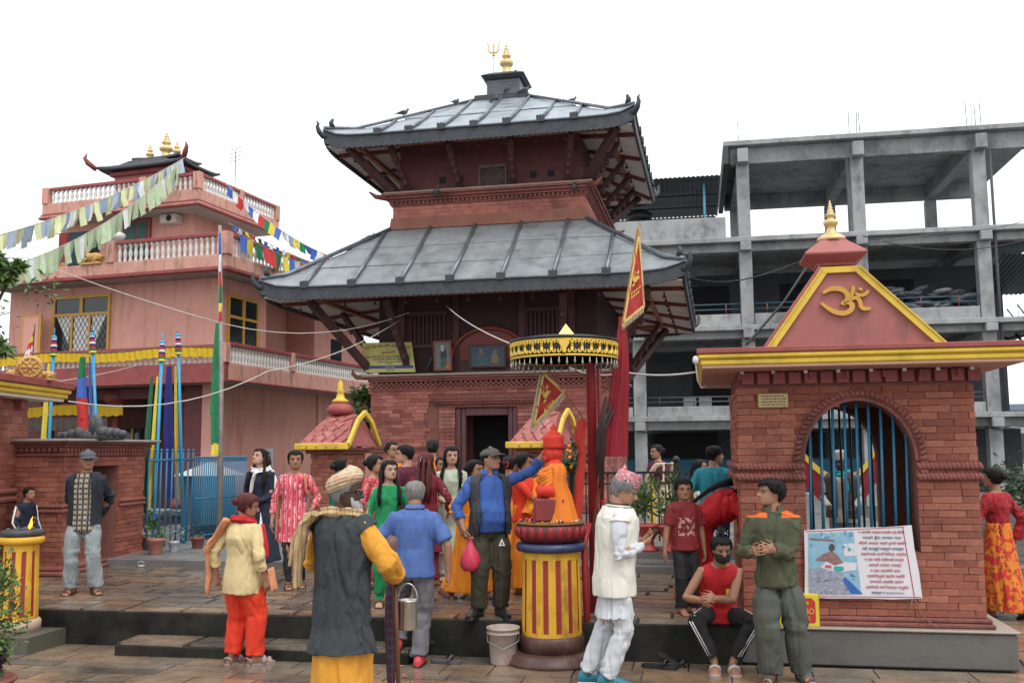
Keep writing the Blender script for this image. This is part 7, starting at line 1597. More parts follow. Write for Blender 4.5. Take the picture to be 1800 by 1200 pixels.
def top(name, m, zb=.47, zt=None, ease=.008, sleeve=(1, 1), r=(.042, .034, .029), flare=0, amp=.006, fr=4.5, dec=.55, cuff=None, collar=None, st=(1, 1, .55), dv=0, label=None, ease_sl=0):
    def f(p):
        b = MB(); loft(b, secs_for(p, zb, zt or (.832 if p.sex == 'm' else .816), ease, flare), 26); sp_ = []
        for i, s in enumerate((1, -1)):
            fr_ = sleeve[i]; S_, E_, W_ = p.S[s], p.E[s], p.Wr[s]; H = p.H; k = (.92 if p.sex == 'f' else 1.)*(1+.4*(p.fat-1))
            a0 = p.cen(.782)+p.X1*(s*.05*H); q = [a0, S_]; k *= .83; rs = [r[0]*H*k*.95, r[0]*H*k*.97]
            if fr_ <= 0: continue
            if fr_ <= .5: t = fr_*2; q += [S_+(E_-S_)*t*.5, S_+(E_-S_)*t]; rs += [(r[0]*.6+r[1]*.4)*H*k, r[1]*H*k*1.05]
            else:
                t = (fr_-.5)*2; q += [S_*.5+E_*.5, E_, E_+(W_-E_)*t*.5, E_+(W_-E_)*t]; rs += [(r[0]+r[1])/2*H*k, r[1]*H*k, (r[1]+r[2])/2*H*k, r[2]*H*k]; sp_.append((E_, .06*H, .004))
            b.tube(q, rs, 14)
        sp_.append((p.cen(.60), .10, .005)); o = fuse(b, name, m, p.o, max(p.vox*1.15, .0095)+dv, 5, dec, fold_fn(amp, fr, p.seed+sum(map(ord, name)), st, sp_), label)
        if collar: 
            c = MB(); z0 = .838; x, fw = p.axes(.83); k = p.H
            for a0, a1 in ((.35, pi), (pi, 2*pi-.35)):
                vs = []; nn = 12
                for j in range(nn+1):
                    a = a0+(a1-a0)*j/nn; dx, dy = math.sin(a), math.cos(a); fall = .018*(1+.5*max(0, dy))
                    for (rr_, zz) in ((.040, .005), (.043, .022), (.050, .018), (.056, .018-fall)): vs.append(p.cen(z0)+x*(dx*rr_*k)+fw*(dy*rr_*k*1.0)+p.up*(zz*k))
                c.add(vs, [(j*4+q, j*4+q+1, j*4+5+q, j*4+4+q) for j in range(nn) for q in range(3)], 0, True)
            c.build('collar', collar, o)
    return f
def pants(name, m, r=(.064, .050, .045), end=.97, amp=.006, ease=-.004, zt=.535, dec=.55, fr=5, gather=False, label=None):
    def f(p):
        b = MB(); H = p.H; sp_ = []; k = .9*(1+.5*(p.fat-1))
        loft(b, [(p.cen(z), *p.axes(z), (w+ease)*H*p.fat, (d+ease)*H*p.fat) for z, w, d in ((.455, .075, .062), (.48, .09, .070), (.51, .094, .071), (zt, .09, .067))], 22)
        for s in (1, -1):
            A = p.Kn[s]+(p.An[s]-p.Kn[s])*end; K_ = p.Kn[s]; h = p.Hp[s]
            b.tube([h-V(0, 0, .01*H), h*.75+K_*.25, h*.5+K_*.5, K_, K_*.5+A*.5, A], [.043*H*k, min(r[0], .056)*H*k, (r[0]*.6+r[1]*.4)*H*k, r[1]*H*k, (r[1]+r[2])/2*H*.92, r[2]*H*.94], 16); sp_ += [(K_, .08*H, .004), (A, .06*H, .005), (h-V(0, .03, .05), .07, .004)]
        fuse(b, name, m, p.o, max(p.vox*1.15, .0095), 5, dec, fold_fn(amp, fr, p.seed+31, (1, 1, .4), sp_), label)
    return f
def skirt(name, m, zt=.62, zb=.03, w=(.092, .105, .13), d=(.07, .085, .10), pl=14, pa=.05, sway=(0, 0), amp=.005, dec=.6, hips=None, label=None):
    def f(p):
        b = MB(); H = p.H; secs = []; n = 48
        for i in range(11):
            t = i/10; z = zt+(zb-zt)*t; ww = w[0]+(w[1]-w[0])*min(1, t*2.2) if t < .45 else w[1]+(w[2]-w[1])*(t-.45)/.55; dd = d[0]+(d[1]-d[0])*min(1, t*2.2) if t < .45 else d[1]+(d[2]-d[1])*(t-.45)/.55
            c = p.cen(max(z, .52)); c = V(c.x+sway[0]*H*t*t, c.y+sway[1]*H*t*t, z*H) if z < .52 else c; x, fw = p.axes(z); secs.append((c, x, fw, ww*H*p.fat, dd*H*p.fat))
        loft(b, secs, n, 0, 1, lambda t, a: 1+pa*(.15+t)*math.sin(pl*a+2*t+p.seed)+pa*.5*t*math.sin(pl*.37*a+1+p.seed*2))
        for s in (1, -1):                        # the knees push into the cloth
            K_ = p.Kn[s]; b.sphere(K_, .05*H, 10, 7, sc=(1, 1, 1.6))
            if zb < .2: A = K_+(p.An[s]-K_)*max(.2, min(1, (.28-zb)/.235)); b.tube([K_, A], [.05*H, .045*H], 12)
        fuse(b, name, m, p.o, max(p.vox*1.15, .010), 3, dec, fold_fn(amp, 5, p.seed+7, (1, 1, .25)), label)
    return f
def shell(name, m, zb=.5, zt=.835, ease=.018, gap=.5, th=.010, flare=0, amp=.006, sleeve=None, r=(.046, .038, .034), slit=None, dec=.6, arm=True, label=None, armr=.041):
    """open-fronted coat or waistcoat: a thick sheet wrapped round the trunk, gap radians open at the front"""
    def f(p):
        secs = secs_for(p, zb, zt, ease, flare); n = 44; b = MB(); vo, vi = [], []; T = th*1.
        for i, (c, x, fw, rx, ry) in enumerate(secs):
            t = i/(len(secs)-1); g = gap(t) if callable(gap) else gap
            for j in range(n+1):
                a = g+(2*pi-2*g)*j/n; e = x*math.sin(a); q = fw*math.cos(a); vo.append(c+e*(rx+T)+q*(ry+T)); vi.append(c+e*(rx-T*.6)+q*(ry-T*.6))
        k = len(secs); m1 = n+1; N_ = k*m1; fs = []
        for i in range(k-1):
            for j in range(n): q = i*m1+j; fs += [(q, q+1, q+m1+1, q+m1), (N_+q, N_+q+m1, N_+q+m1+1, N_+q+1)]
            for j in (0, n): q = i*m1+j; fs.append((q, q+m1, N_+q+m1, N_+q))
        for i in (0, k-1):
            for j in range(n): q = i*m1+j; fs.append((q, q+1, N_+q+1, N_+q))
        b.add(vo+vi, fs, 0, True); H = p.H; sp_ = [(p.cen(.6), .12, .005)]
        for s in (1, -1):
            S_, E_, W_ = p.S[s], p.E[s], p.Wr[s]; a0 = p.cen(.785)+p.X1*(s*.055*H)
            if sleeve: t = (sleeve-.5)*2; b.tube([a0-V(0, 0, .006*H), S_, S_*.5+E_*.5, E_, E_+(W_-E_)*t*.5, E_+(W_-E_)*t], [r[0]*H*.76, r[0]*H*.8, (r[0]+r[1])/2*H*.88, r[1]*H*.88, (r[1]+r[2])/2*H*.9, r[2]*H*.95], 14); sp_.append((E_, .08*H, .008))
            elif arm: d = (E_-S_).normalized(); b.tube([a0-V(0, 0, .006*H), S_-d*.0, S_+d*(.02*H)], [armr*H*.9, armr*H, armr*H], 14)
        fuse(b, name, m, p.o, max(p.vox*1.05, .008), 3, dec, fold_fn(amp, 4.5, p.seed+17, (1, 1, .5), sp_), label)
    return f
def sheet_cloth(name, m, fn, rs=.03, vox=.011, amp=.005, fl=.35, label=None):
    """shawl, scarf or sash: flat tubes through points given by fn(p), fused"""
    def f(p):
        b = MB()
        for pts, rr in fn(p): b.tube(pts, rr, 12, fl=fl)
        fuse(b, name, m, p.o, vox, 3, .7, fold_fn(amp, 7, p.seed+3, (1, 1, .3)), label)
    return f
def shoes(m, kind='shoe', sole=None, which=(1, -1)):
    def f(p):
        for s in which:
            A, fd, fl, fu = p.Ft[s]; H = p.H; base = A-fu*(.045*H); b = MB(); L = lambda a, x, z: base+fd*(a*H)+fl*(x*H)+fu*(z*H)
            so = [(-.05, .0), (-.045, .018), (-.01, .022), (.05, .028), (.09, .03), (.115, .022), (.125, .0), (.115, -.022), (.09, -.03), (.05, -.028), (-.01, -.022), (-.045, -.018)]
            vs = [L(a, x, z) for z in (-.004, .010) for a, x in so]; k = len(so)
            if kind == 'shoe':
                loft(b, [(L(-.048, 0, .022), fl, fu, .012*H, .018*H), (L(-.035, 0, .032), fl, fu, .024*H, .03*H), (L(.01, 0, .034), fl, fu, .026*H, .034*H), (L(.055, 0, .026), fl, fu, .029*H, .025*H), (L(.09, 0, .018), fl, fu, .030*H, .017*H), (L(.118, 0, .013), fl, fu, .020*H, .011*H)], 14)
                b.tube([A-fu*.01*H, A+V(0, 0, .02*H)], [.027*H, .027*H], 12)
                o = b.build('shoe', m, p.o); c = MB(); c.add(vs, [list(range(k))[::-1], list(range(k, 2*k))]+[(i, (i+1) % k, k+(i+1) % k, k+i) for i in range(k)]); c.build('sole', sole or M_BLACK, o)
            else:
                b.add(vs, [list(range(k))[::-1], list(range(k, 2*k))]+[(i, (i+1) % k, k+(i+1) % k, k+i) for i in range(k)])
                b.tube([L(.045, -.03, .008), L(.05, -.022, .036), L(.052, 0, .044), L(.05, .022, .036), L(.045, .03, .008)], .014*H, 8, fl=.4)
                if kind == 'strap': b.tube([L(-.03, -.02, .008), L(-.035, -.024, .035), L(-.05, 0, .045), L(-.035, .024, .035), L(-.03, .02, .008)], .006*H, 6); b.tube([L(.085, -.03, .008), L(.088, 0, .034), L(.085, .03, .008)], .012*H, 8, fl=.4)
                b.build('sandal', m, p.o)
    return f
def cap(m, visor=None):
    def f(p):
        b = MB(); vs = []; n = 30; rows = [(.66, .045), (.72, .06), (.80, .065), (.90, .06), (.98, .05), (1.06, -.06)]
        for i, (z, t) in enumerate(rows):
            for j in range(n): a = 2*pi*j/n; q = hpoint(min(z, .985), a, t); q.z = z+.03*math.cos(a); vs.append(p.hp(q))
        b.add(vs, [(i*n+j, i*n+(j+1) % n, (i+1)*n+(j+1) % n, (i+1)*n+j) for i in range(len(rows)-1) for j in range(n)]+[list(range(5*n, 6*n))], 0, True); b.sphere(p.hp((0, .02, 1.07)), .03*p.hh, 8, 5)
        o = b.build('cap', m, p.o); c = MB(); vs = []
        for k, (e, dz) in enumerate(((0, .0), (.12, .0), (.24, -.02), (.31, -.055))):
            for j in range(11):
                a = -.95+1.9*j/10; q = hpoint(.70, a, .055+e*math.cos(a*.9)); q.z = .705+dz-.10*(a/.95)**2*.6; vs.append(p.hp(q))
        c.add(vs+[v+p.hu*(.02*p.hh) for v in vs], [(k*11+j, k*11+j+1, k*11+12+j, k*11+11+j) for k in range(3) for j in range(10)]+[(44+k*11+j, 44+k*11+11+j, 44+k*11+12+j, 44+k*11+j+1) for k in range(3) for j in range(10)]+[(33+j, 34+j, 78+j, 77+j) for j in range(10)], 0, True); c.build('visor', visor or m, o)
    return f
def topi(m):
    def f(p):
        b = MB(); vs = []; n = 30; rows = [(.70, .05), (.78, .055), (.90, .04), (1.04, .02), (1.16, .0), (1.20, -.04)]
        for i, (z, t) in enumerate(rows):
            for j in range(n): a = 2*pi*j/n; q = hpoint(.74, a, t); q.y *= .98; q.z = z+.05*math.cos(a)*(i/5)+.03*(i == 4)*math.sin(2*a); vs.append(p.hp(q))
        b.add(vs, [(i*n+j, i*n+(j+1) % n, (i+1)*n+(j+1) % n, (i+1)*n+j) for i in range(5) for j in range(n)]+[list(range(5*n, 6*n))], 0, True)
        q = p.hp; b.tube([q((-.05, .25, 1.16)), q((0, .32, 1.22)), q((.04, .36, 1.34))], [.08*p.hh, .07*p.hh, .01*p.hh], 8); b.build('dhaka_cap', m, p.o)
    return f
def turban(m, crown=None):
    def f(p):
        b = MB(); hp = p.hp; n = 44; rows = 26; vs = []
        for i in range(rows+1):
            t = i/rows; v = -.62+t*2.0                 # latitude of a flattened ball wound with cloth
            for j in range(n):
                a = 2*pi*j/n; wv = abs(math.sin((t*6.5+.55*math.sin(a+.6)+.25*math.sin(2*a))*pi)); k = 1+.075*wv; lat = max(-1.2, min(1.45, v)); cx, cz = math.cos(lat), math.sin(lat)
                vs.append(hp((.50*cx*k*math.sin(a)*(1 if t < 1 else .0), .06-.56*cx*k*math.cos(a), .86+.36*cz*k+.20*math.cos(a)*(1-.4*t))))
        b.add(vs, [(i*n+j, i*n+(j+1) % n, (i+1)*n+(j+1) % n, (i+1)*n+j) for i in range(rows) for j in range(n)]+[list(range(rows*n, rows*n+n))], 0, True)
        b.tube([hp((-.46, .1, .72)), hp((-.42, -.2, .98)), hp((-.1, -.34, 1.10)), hp((.25, -.25, 1.08))], [.04*p.hh, .1*p.hh, .1*p.hh, .05*p.hh], 8); b.build('turban', m, p.o)
        if crown: c = MB(); c.sphere(hp((.04, .12, 1.06)), .2*p.hh, 12, 8, sc=(1.2, 1.1, .7)); c.build('topknot', crown, p.o)
    return f
# ---------------------------------------------------------------- cloths
def cl(n, c, k=1.25, ns=8, r=.85, **kw): return mat('cloth_'+n, c, r, tuple(min(1, x*k) for x in c), ns=ns, bump=.9, bd=.03, bs=4.2, wave=(1, 1, .45), crease=.18, **kw)
def plaid(h):
    a = h.stripes(h.x, .055, .4); c = h.stripes(h.z, .055, .4); base = h.mix(a, (.36, .29, .20), (.03, .03, .045)); d = h.mix(c, base, (.04, .04, .055)); f = h.m('MULTIPLY', h.stripes(h.x, .0275, .12), .6); return h.mix(f, d, (.45, .36, .24))
M_PLAID = pattern('plaid_shirt', None, plaid)
def pinkk(h):
    a = h.stripes(h.x, .052, .36); n = h.noise(60, .5, .52, (1, 1, .25)); c = h.mix(h.m('MULTIPLY', a, n), (.56, .055, .09), (.72, .42, .40)); return h.mix(h.m('MULTIPLY', h.stripes(h.m('ADD', h.x, .026), .052, .1), .7), c, (.72, .42, .40))
M_PINKK = pattern('pink_striped_kurta', None, pinkk)
M_TOPI = pattern('dhaka_cap_cloth', None, lambda h: h.mix(h.m('MULTIPLY', h.stripes(h.m('ADD', h.x, h.m('MULTIPLY', h.y, .3)), .042, .45), h.stripes(h.z, .05, .42)), h.mix(h.vor(42, .22), (.50, .17, .20), (.62, .5, .5)), h.mix(h.noise(60, .45, .5), (.10, .03, .10), (.55, .45, .4))))
M_PPAT = pattern('pink_print', None, lambda h: h.mix(h.vor(26, .26), (.46, .045, .07), (.55, .24, .25)))
M_MINT = pattern('mint_kurta_cloth', None, lambda h: h.mix(h.vor(55, .25), (.42, .50, .38), (.56, .6, .52)))
M_CRE = pattern('cream_brocade', None, lambda h: h.mix(h.m('MULTIPLY', h.vor(42, .2), .6), (.60, .47, .24), (.68, .56, .34)))
M_SARI = pattern('orange_print_sari', None, lambda h: h.mix(h.noise(14, .52, .56), h.mix(h.vor(16, .3), (.62, .18, .015), (.3, .06, .02)), (.5, .03, .02)))
M_REDP2 = pattern('red_print_cloth', None, lambda h: h.mix(h.noise(26, .5, .56), (.36, .012, .02), (.18, .008, .015)))
M_SCARF = pattern('beige_scarf_cloth', None, lambda h: h.mix(h.m('MULTIPLY', h.stripes(h.m('ADD', h.x, h.y), .075, .1), .7), h.mix(h.noise(9, .35, .65), (.36, .25, .12), (.50, .37, .2)), (.3, .06, .04)))
M_TURB = pattern('turban_cloth', None, lambda h: h.mix(h.noise(7, .55, .62), h.mix(h.noise(30, .3, .7), (.44, .32, .2), (.58, .46, .32)), (.5, .3, .2)))
def olive(h):
    ax = h.m('ABSOLUTE', h.x); sh = h.m('MULTIPLY', h.m('GREATER_THAN', h.z, 1.265), h.m('GREATER_THAN', ax, .055)); arm = h.m('MULTIPLY', h.m('MULTIPLY', h.m('GREATER_THAN', h.x, .215), h.m('GREATER_THAN', h.z, 1.04)), h.m('LESS_THAN', h.z, 1.20))
    return h.mix(h.m('MAXIMUM', sh, arm), h.mix(h.noise(8, .3, .7), (.052, .056, .030), (.075, .08, .044)), (.62, .12, .015))
M_OLJ = pattern('olive_orange_jacket', None, olive)
def tee(h): r = h.m('MULTIPLY', h.m('MULTIPLY', h.m('LESS_THAN', h.y, -.02), h.m('LESS_THAN', h.m('ABSOLUTE', h.x), .075)), h.m('MULTIPLY', h.m('GREATER_THAN', h.z, .70), h.m('LESS_THAN', h.z, .86))); return h.mix(h.m('MULTIPLY', r, h.noise(30, .5, .53)), (.20, .015, .02), (.5, .3, .28))
M_TEE = pattern('boy_tee', None, tee)
M_BLKP = cl('black', (.012, .012, .014)); M_JEANS = mat('cloth_jeans', (.20, .23, .25), .85, (.33, .36, .36), ns=5, bump=.9, bd=.03, bs=4.5, wave=(1, 1, .6), crease=.18); M_NAVY = cl('navy', (.010, .014, .034)); M_DNAVY = cl('dark_navy', (.012, .016, .024))
M_ORR = cl('vermilion', (.60, .035, .012)); M_REDC = cl('red', (.45, .012, .018)); M_PEACH = cl('peach', (.55, .24, .12)); M_ROBE = cl('saffron', (.60, .27, .03), 1.2); M_VEST = cl('charcoal', (.026, .032, .036), 1.5, 30); M_POLO = cl('polo_blue', (.06, .115, .31)); M_GREYP = cl('grey_trousers', (.115, .11, .125)); M_BLUES = cl('shirt_blue', (.03, .085, .29)); M_VEST2 = cl('dark_grey', (.03, .03, .036), 1.5)
M_OLIVE = cl('olive_trousers', (.036, .033, .018)); M_WHT = cl('white', (.66, .66, .65), 1.08); M_KUR = cl('pale_grey', (.50, .52, .55), 1.1); M_IVORY = cl('ivory', (.66, .64, .57), 1.08); M_TEAL = cl('teal', (.015, .20, .26)); M_GREEN = cl('emerald', (.008, .21, .07)); M_MARO = cl('maroon', (.085, .010, .03)); M_ORG = cl('orange', (.66, .20, .012)); M_DRED = cl('dark_red', (.14, .008, .018)); M_GPANT = cl('grey_green_trousers', (.062, .068, .055)); M_SARIC = cl('cream_sari', (.58, .46, .33)); M_SYEL = cl('sari_yellow', (.58, .34, .02))
M_SHOE = mat('shoe_black', (.014, .014, .015), .4); M_SANB = mat('sandal_brown', (.09, .035, .025), .6); M_SANP = mat('sandal_purple', (.16, .07, .12), .6); M_SHR = mat('shoe_red', (.5, .05, .06), .6); M_SHT = mat('shoe_teal', (.02, .16, .22), .6); M_SAND = mat('sandal_pale', (.32, .25, .24), .6)
GP = 'people in the temple court'
def at(px, d, z): q = P(px, 793, d); return (q.x, q.y, z)
def neckscarf(p, r=.03, tails=()):
    c = p.cen(.838); x, f = p.axes(.83); H = p.H; ring = [c+x*(.058*H*math.sin(a))+f*(.056*H*math.cos(a))+p.up*(-.012*H*math.cos(a)) for a in np.linspace(0, 2*pi, 15)]; return [(ring, r*H*.8), ([q-p.up*(.022*H)+(q-c)*.18 for q in ring], r*H*.75)]+[(t, r*H) for t in tails]
def fr_(p, z, x, o=.0): return p.cen(z)+p.axes(z)[1]*((.076*p.fat+o)*p.H)+p.axes(z)[0]*(x*p.H)
def bk_(p, z, x, o=.0): return p.cen(z)-p.axes(z)[1]*((.074*p.fat+o)*p.H)+p.axes(z)[0]*(x*p.H)
# ---------------------------------------------------------------- foreground and middle people
person('man in grey cap, dark jacket and plaid shirt with hands behind his back', at(150, 10.5, PZ), 4, 1.535, head=(28, 6, 0), hands=((.05, .13, .53), (-.05, .13, .53)), elbow=((1, .5, 0), (-1, .5, 0)), feet=((.085, .02, 0, 30), (-.075, 0, 0, 0)), skin='brown', vox=.0075, hair='cap', group=GP, fat=.97,
    outfit=(pants('jeans', M_JEANS, (.072, .058, .054)), top('plaid_shirt', M_PLAID, .425, ease=.010, sleeve=(0, 0)), shell('jacket', M_DNAVY, .475, ease=.020, gap=lambda t: .62-.12*t, sleeve=1, r=(.05, .043, .036)), cap(mat('cap_slate', (.075, .08, .10), .8)), shoes(M_SANB, 'strap')))
person('young woman in a long navy kurta with white scarf and loose dark hair, face lifted', at(455, 12.0, PZ+.02), -12, 1.515, 'f', head=(-22, -12, 0), hands=((.02, -.13, .56), (-.05, -.12, .56)), skin='fair', vox=.0085, hair='long', haircol='brown', group=GP,
    outfit=(top('kurta', M_NAVY, .10, ease=.010, sleeve=(1, 1), flare=.055), sheet_cloth('lining', M_WHT, lambda p: [([fr_(p, .50, .055, .02), fr_(p, .35, .075, .035), fr_(p, .12, .10, .055)], [.004*p.H, .03*p.H, .05*p.H])]), sheet_cloth('scarf', M_WHT, lambda p: neckscarf(p, .034, ([fr_(p, .80, .0, .012), fr_(p, .72, -.02, .02), fr_(p, .64, -.03, .016)], [bk_(p, .82, .07), bk_(p, .6, .12, .0), bk_(p, .42, .14, .0)]))), shoes(M_SANB, 'slip')))
person('woman in a pink striped kurta and black leggings with a small brown purse', at(516, 10.85, PZ), 8, 1.515, 'f', head=(6, 4, 0), hands=((.13, -.12, .56), (-.155, -.03, .48)), feet=((.05, .03, 0, 10), (-.03, -.04, 0, 5)), skin='brown', vox=.0075, hair='tail', group=GP,
    outfit=(pants('leggings', M_BLKP, (.052, .036, .030), .95), top('kurta', M_PINKK, .33, ease=.010, sleeve=(.82, .82), flare=.045, r=(.04, .036, .034)), sheet_cloth('dupatta', M_PEACH, lambda p: [([bk_(p, .80, -.08), bk_(p, .6, -.12), bk_(p, .34, -.13)], .035*p.H), ([fr_(p, .81, .07, .0), fr_(p, .7, .085, .005), bk_(p, .6, .12)], .02*p.H)]), shoes(M_SANB, 'strap')))
person('stout woman in cream jacket and vermilion trousers seen from behind', at(428, 8.55, 0), 150, 1.475, 'f', head=(-42, 18, 0), hands=((.18, .03, .50), (-.15, -.03, .49)), feet=((.075, 0, 0, 10), (-.06, -.05, 0, -25)), skin='brown', fat=1.14, vox=.006, hair='bun', haircol='henna', group=GP,
    outfit=(pants('trousers', M_ORR, (.082, .07, .055), .96, zt=.56), top('jacket', M_CRE, .41, ease=.010, sleeve=(.8, .8), flare=.05, r=(.046, .042, .04), amp=.005), sheet_cloth('red_scarf', M_REDC, lambda p: neckscarf(p, .026, ([fr_(p, .80, -.04, .02), fr_(p, .70, -.06, .03), fr_(p, .60, -.07, .03)],))), sheet_cloth('peach_shawl', M_PEACH, lambda p: [([p.S[1]+V(0, .02, .05), p.E[1]+V(.05, .02, .02), p.Wr[1]+V(.06, .03, .0), p.Wr[1]+V(.07, .03, -.16)], [.03*p.H, .045*p.H, .04*p.H, .025*p.H]), ([bk_(p, .84, .05), bk_(p, .74, .13), p.E[1]+V(.04, .06, 0)], .035*p.H), ([fr_(p, .55, -.13, .0), fr_(p, .42, -.15, .02)], .03*p.H)], fl=.45), shoes(M_SAND, 'strap')))
sad = person('old holy man in a turban, charcoal waistcoat and saffron robe, seen from behind', at(600, 6.6, 0), 152, 1.66, head=(-62, 2, 0), hands=((.10, -.14, .56), (-.15, -.17, .575)), elbow=((.8, .6, -.3), (-.9, .5, -.5)), feet=((.06, 0, 0, 10), (-.06, -.05, 0, -10)), skin='deep', fat=.96, vox=.006, hair='beard', haircol='grey', group=GP, curl=(.7, 1.0), palm=(None, (1, 0, 0)),
    outfit=(skirt('robe_skirt', M_ROBE, .6, .05, (.10, .115, .125), (.075, .10, .11), 9, .05), top('robe', M_ROBE, .45, ease=.012, sleeve=(.8, .93), r=(.054, .060, .056), amp=.006), shell('waistcoat', M_VEST, .30, ease=.028, gap=.35, th=.012, flare=.055, amp=.009, armr=.058), sheet_cloth('scarf', M_SCARF, lambda p: neckscarf(p, .045, ([bk_(p, .845, .05, .03), bk_(p, .80, .10, .045), bk_(p, .70, .12, .05), bk_(p, .60, .125, .05), bk_(p, .55, .125, .05)], [bk_(p, .84, .10, .01), bk_(p, .74, .15, .02), bk_(p, .63, .155, .035)], [fr_(p, .82, .03, .02), fr_(p, .7, .05, .03)])), vox=.008, amp=.006), turban(M_TURB, cl('topknot', (.025, .026, .03)))))
def glasses(p, m):
    b = MB()
    for s in (-1, 1): c = V(s*.155, -.50, .48); b.tube([p.hp(c+V(.1*math.cos(a), 0, .085*math.sin(a))) for a in np.linspace(0, 2*pi, 13)], .012*p.hh, 5); b.tube([p.hp(c+V(s*.1, 0, .02)), p.hp((s*.39, 0, .52))], .010*p.hh, 4)
    b.build('spectacles', m, p.o)
glasses(sad, M_BLACK)
person('grey-haired man in a blue polo shirt stepping up, seen from behind', at(732, 8.5, .0), 180, 1.575, head=(6, 14, 0), lean=4, hands=((.13, -.13, .60), (-.165, .0, .485)), elbow=((.9, .5, -.2), (-.8, .6, 0)), feet=((.115, -.06, .07, 8), (-.01, .04, 0, -4)), pelvis=(.02, 0, -.005), skin='brown', fat=1.07, vox=.006, hair='grey', haircol='grey', group=GP, face=False,
    outfit=(pants('trousers', M_GREYP, (.068, .056, .052), .97), top('polo_shirt', M_POLO, .475, ease=.014, sleeve=(.40, .42), r=(.054, .052, .05), collar=M_POLO), shoes(M_SHR, 'shoe')))
man7 = person('man in a cap, blue shirt and dark waistcoat stretching his arm up to the statue', at(857, 8.92, PZ), 12, 1.515, head=(38, -3, 0), hands=((.335, -.06, .965), (-.165, -.05, .51)), elbow=((.3, .6, -.8), (-.9, .4, 0)), feet=((.06, .0, 0, 12), (-.075, -.01, 0, -40)), skin='brown', fat=1.08, belly=.05, vox=.006, hair='cap', group=GP, curl=(.35, 1.0), tika=True,
    outfit=(pants('trousers', M_OLIVE, (.074, .062, .054), .97), top('shirt', M_BLUES, .49, ease=.009, sleeve=(.80, .78), r=(.05, .042, .040), collar=M_BLUES), shell('waistcoat', M_VEST2, .475, ease=.024, gap=lambda t: .72-.2*t, flare=.02), cap(mat('cap_brown', (.10, .085, .08), .8), mat('cap_visor', (.07, .06, .06), .8)), shoes(M_SHOE)))
b = MB(); q = man7.Kn[1]*.35+man7.Hp[1]*.65+V(.0, -.115, 0); b.add([q+V(-.03, 0, -.03), q+V(.03, 0, -.03), q+V(0, .006, .035), q+V(-.012, -.001, -.018), q+V(.012, -.001, -.018), q+V(0, .002, .01)], [(0, 3, 5, 2), (3, 0, 1, 4), (1, 2, 5, 4)]); b.build('trouser_badge', M_WHITE, man7.o)
man8 = person('older man in pink patterned cap and ivory waistcoat looking at a phone', at(1044, 7.72, 0), 90, 1.655, head=(-4, 26, 0), lean=5, hands=((.05, -.205, .655), (-.05, -.20, .648)), elbow=((.6, .7, -.6), (-.6, .7, -.6)), pelvis=(0, -.075, -.012), feet=((.05, .05, 0, 0), (-.05, -.03, 0, 0)), skin='mid', vox=.006, hair='grey', haircol='grey', group=GP, curl=(.75, .75), palm=((-.4, 0, 1), (.4, 0, 1)),
    outfit=(pants('trousers', M_KUR, (.068, .054, .046), .97, amp=.009), top('kurta', M_KUR, .325, ease=.014, sleeve=(.97, .97), flare=.05, r=(.05, .044, .040), amp=.008), shell('waistcoat', M_IVORY, .425, ease=.026, gap=.10, flare=.03, amp=.004, armr=.052), topi(M_TOPI), shoes(M_SHT, 'shoe', M_WHITE)))
b = MB(); pk = [V(.098*1.655+.048, -.03, .50*1.655), V(.098*1.655+.05, -.10, .505*1.655)]; b.tube([V(.205, -.05, .835), V(.213, -.09, .84), V(.208, -.13, .835)], .006, 5); b.build('pocket_trim', M_BLACK, man8.o)
b = MB(); b.tube([man8.cen(.832)+man8.axes(.84)[0]*(.054*1.655*math.sin(a))+man8.axes(.84)[1]*(.055*1.655*math.cos(a))+V(0, 0, .028) for a in np.linspace(.3, 2*pi-.3, 16)], .005, 5).build('collar_piping', M_BLACK, man8.o); b = MB(); b.tube([man8.cen(.832)+man8.axes(.84)[0]*(.050*1.655*math.sin(a))+man8.axes(.84)[1]*(.051*1.655*math.cos(a))+V(0, 0, .008) for a in np.linspace(.3, 2*pi-.3, 16)], .022, 6, fl=.4).build('stand_collar', M_IVORY, man8.o)
xs = 1.70; ys = (V0-xs*.184)/.983
seat = person('man in red sleeveless top and black mask sitting on the platform edge', (xs+.02, ys-.24, 0), -6, 1.54, lean=24, head=(10, 12, 0), pelvis=(0, .20, -.255), hands=((-.05, -.10, .39), (-.12, -.07, .375)), elbow=((.6, .6, -.4), (-.6, .6, -.4)), feet=((.035, -.03, 0, 5), (-.055, -.02, 0, -5)), knee=((.75, -1, .6), (-.65, -1, .6)), skin='brown', vox=.0065, hair='short', group=GP, curl=(.6, .6), tika=True,
    outfit=(pants('track_trousers', M_BLKP, (.064, .05, .04), .85, zt=.57, amp=.0035), top('sleeveless_top', M_REDC, .475, ease=.006, sleeve=(0, 0), zt=.825), shoes(mat('sandal_white', (.45, .42, .42), .6), 'slip')))
H_s = 1.54; b = MB(); hp = seat.hp; b.add([], []); vs = []
for i, (z, w_) in enumerate(((.40, .02), (.30, .035), (.18, .045), (.05, .035), (-.02, .0))):
    for j in range(13): a = -1.3+2.6*j/12; q = hpoint(max(0, z), a, w_+.05*math.exp(-(a/.4)**2)); q.z = z; vs.append(hp(q))
b.add(vs, [(i*13+j, i*13+j+1, (i+1)*13+j+1, (i+1)*13+j) for i in range(4) for j in range(12)], 0, True); b.build('face_mask', M_BLKP, seat.o)
b = MB(); hh = seat.hh
for k in range(26): a = random.uniform(0, 6.28); r = random.uniform(0, .2); b.tube([hp((r*math.cos(a), .05+r*math.sin(a), .92)), hp((r*1.1*math.cos(a), .08+r*1.1*math.sin(a), 1.15)), hp((r*.7*math.cos(a), .16+r*.8*math.sin(a), 1.38))], [.05*hh, .06*hh, .02*hh], 6)
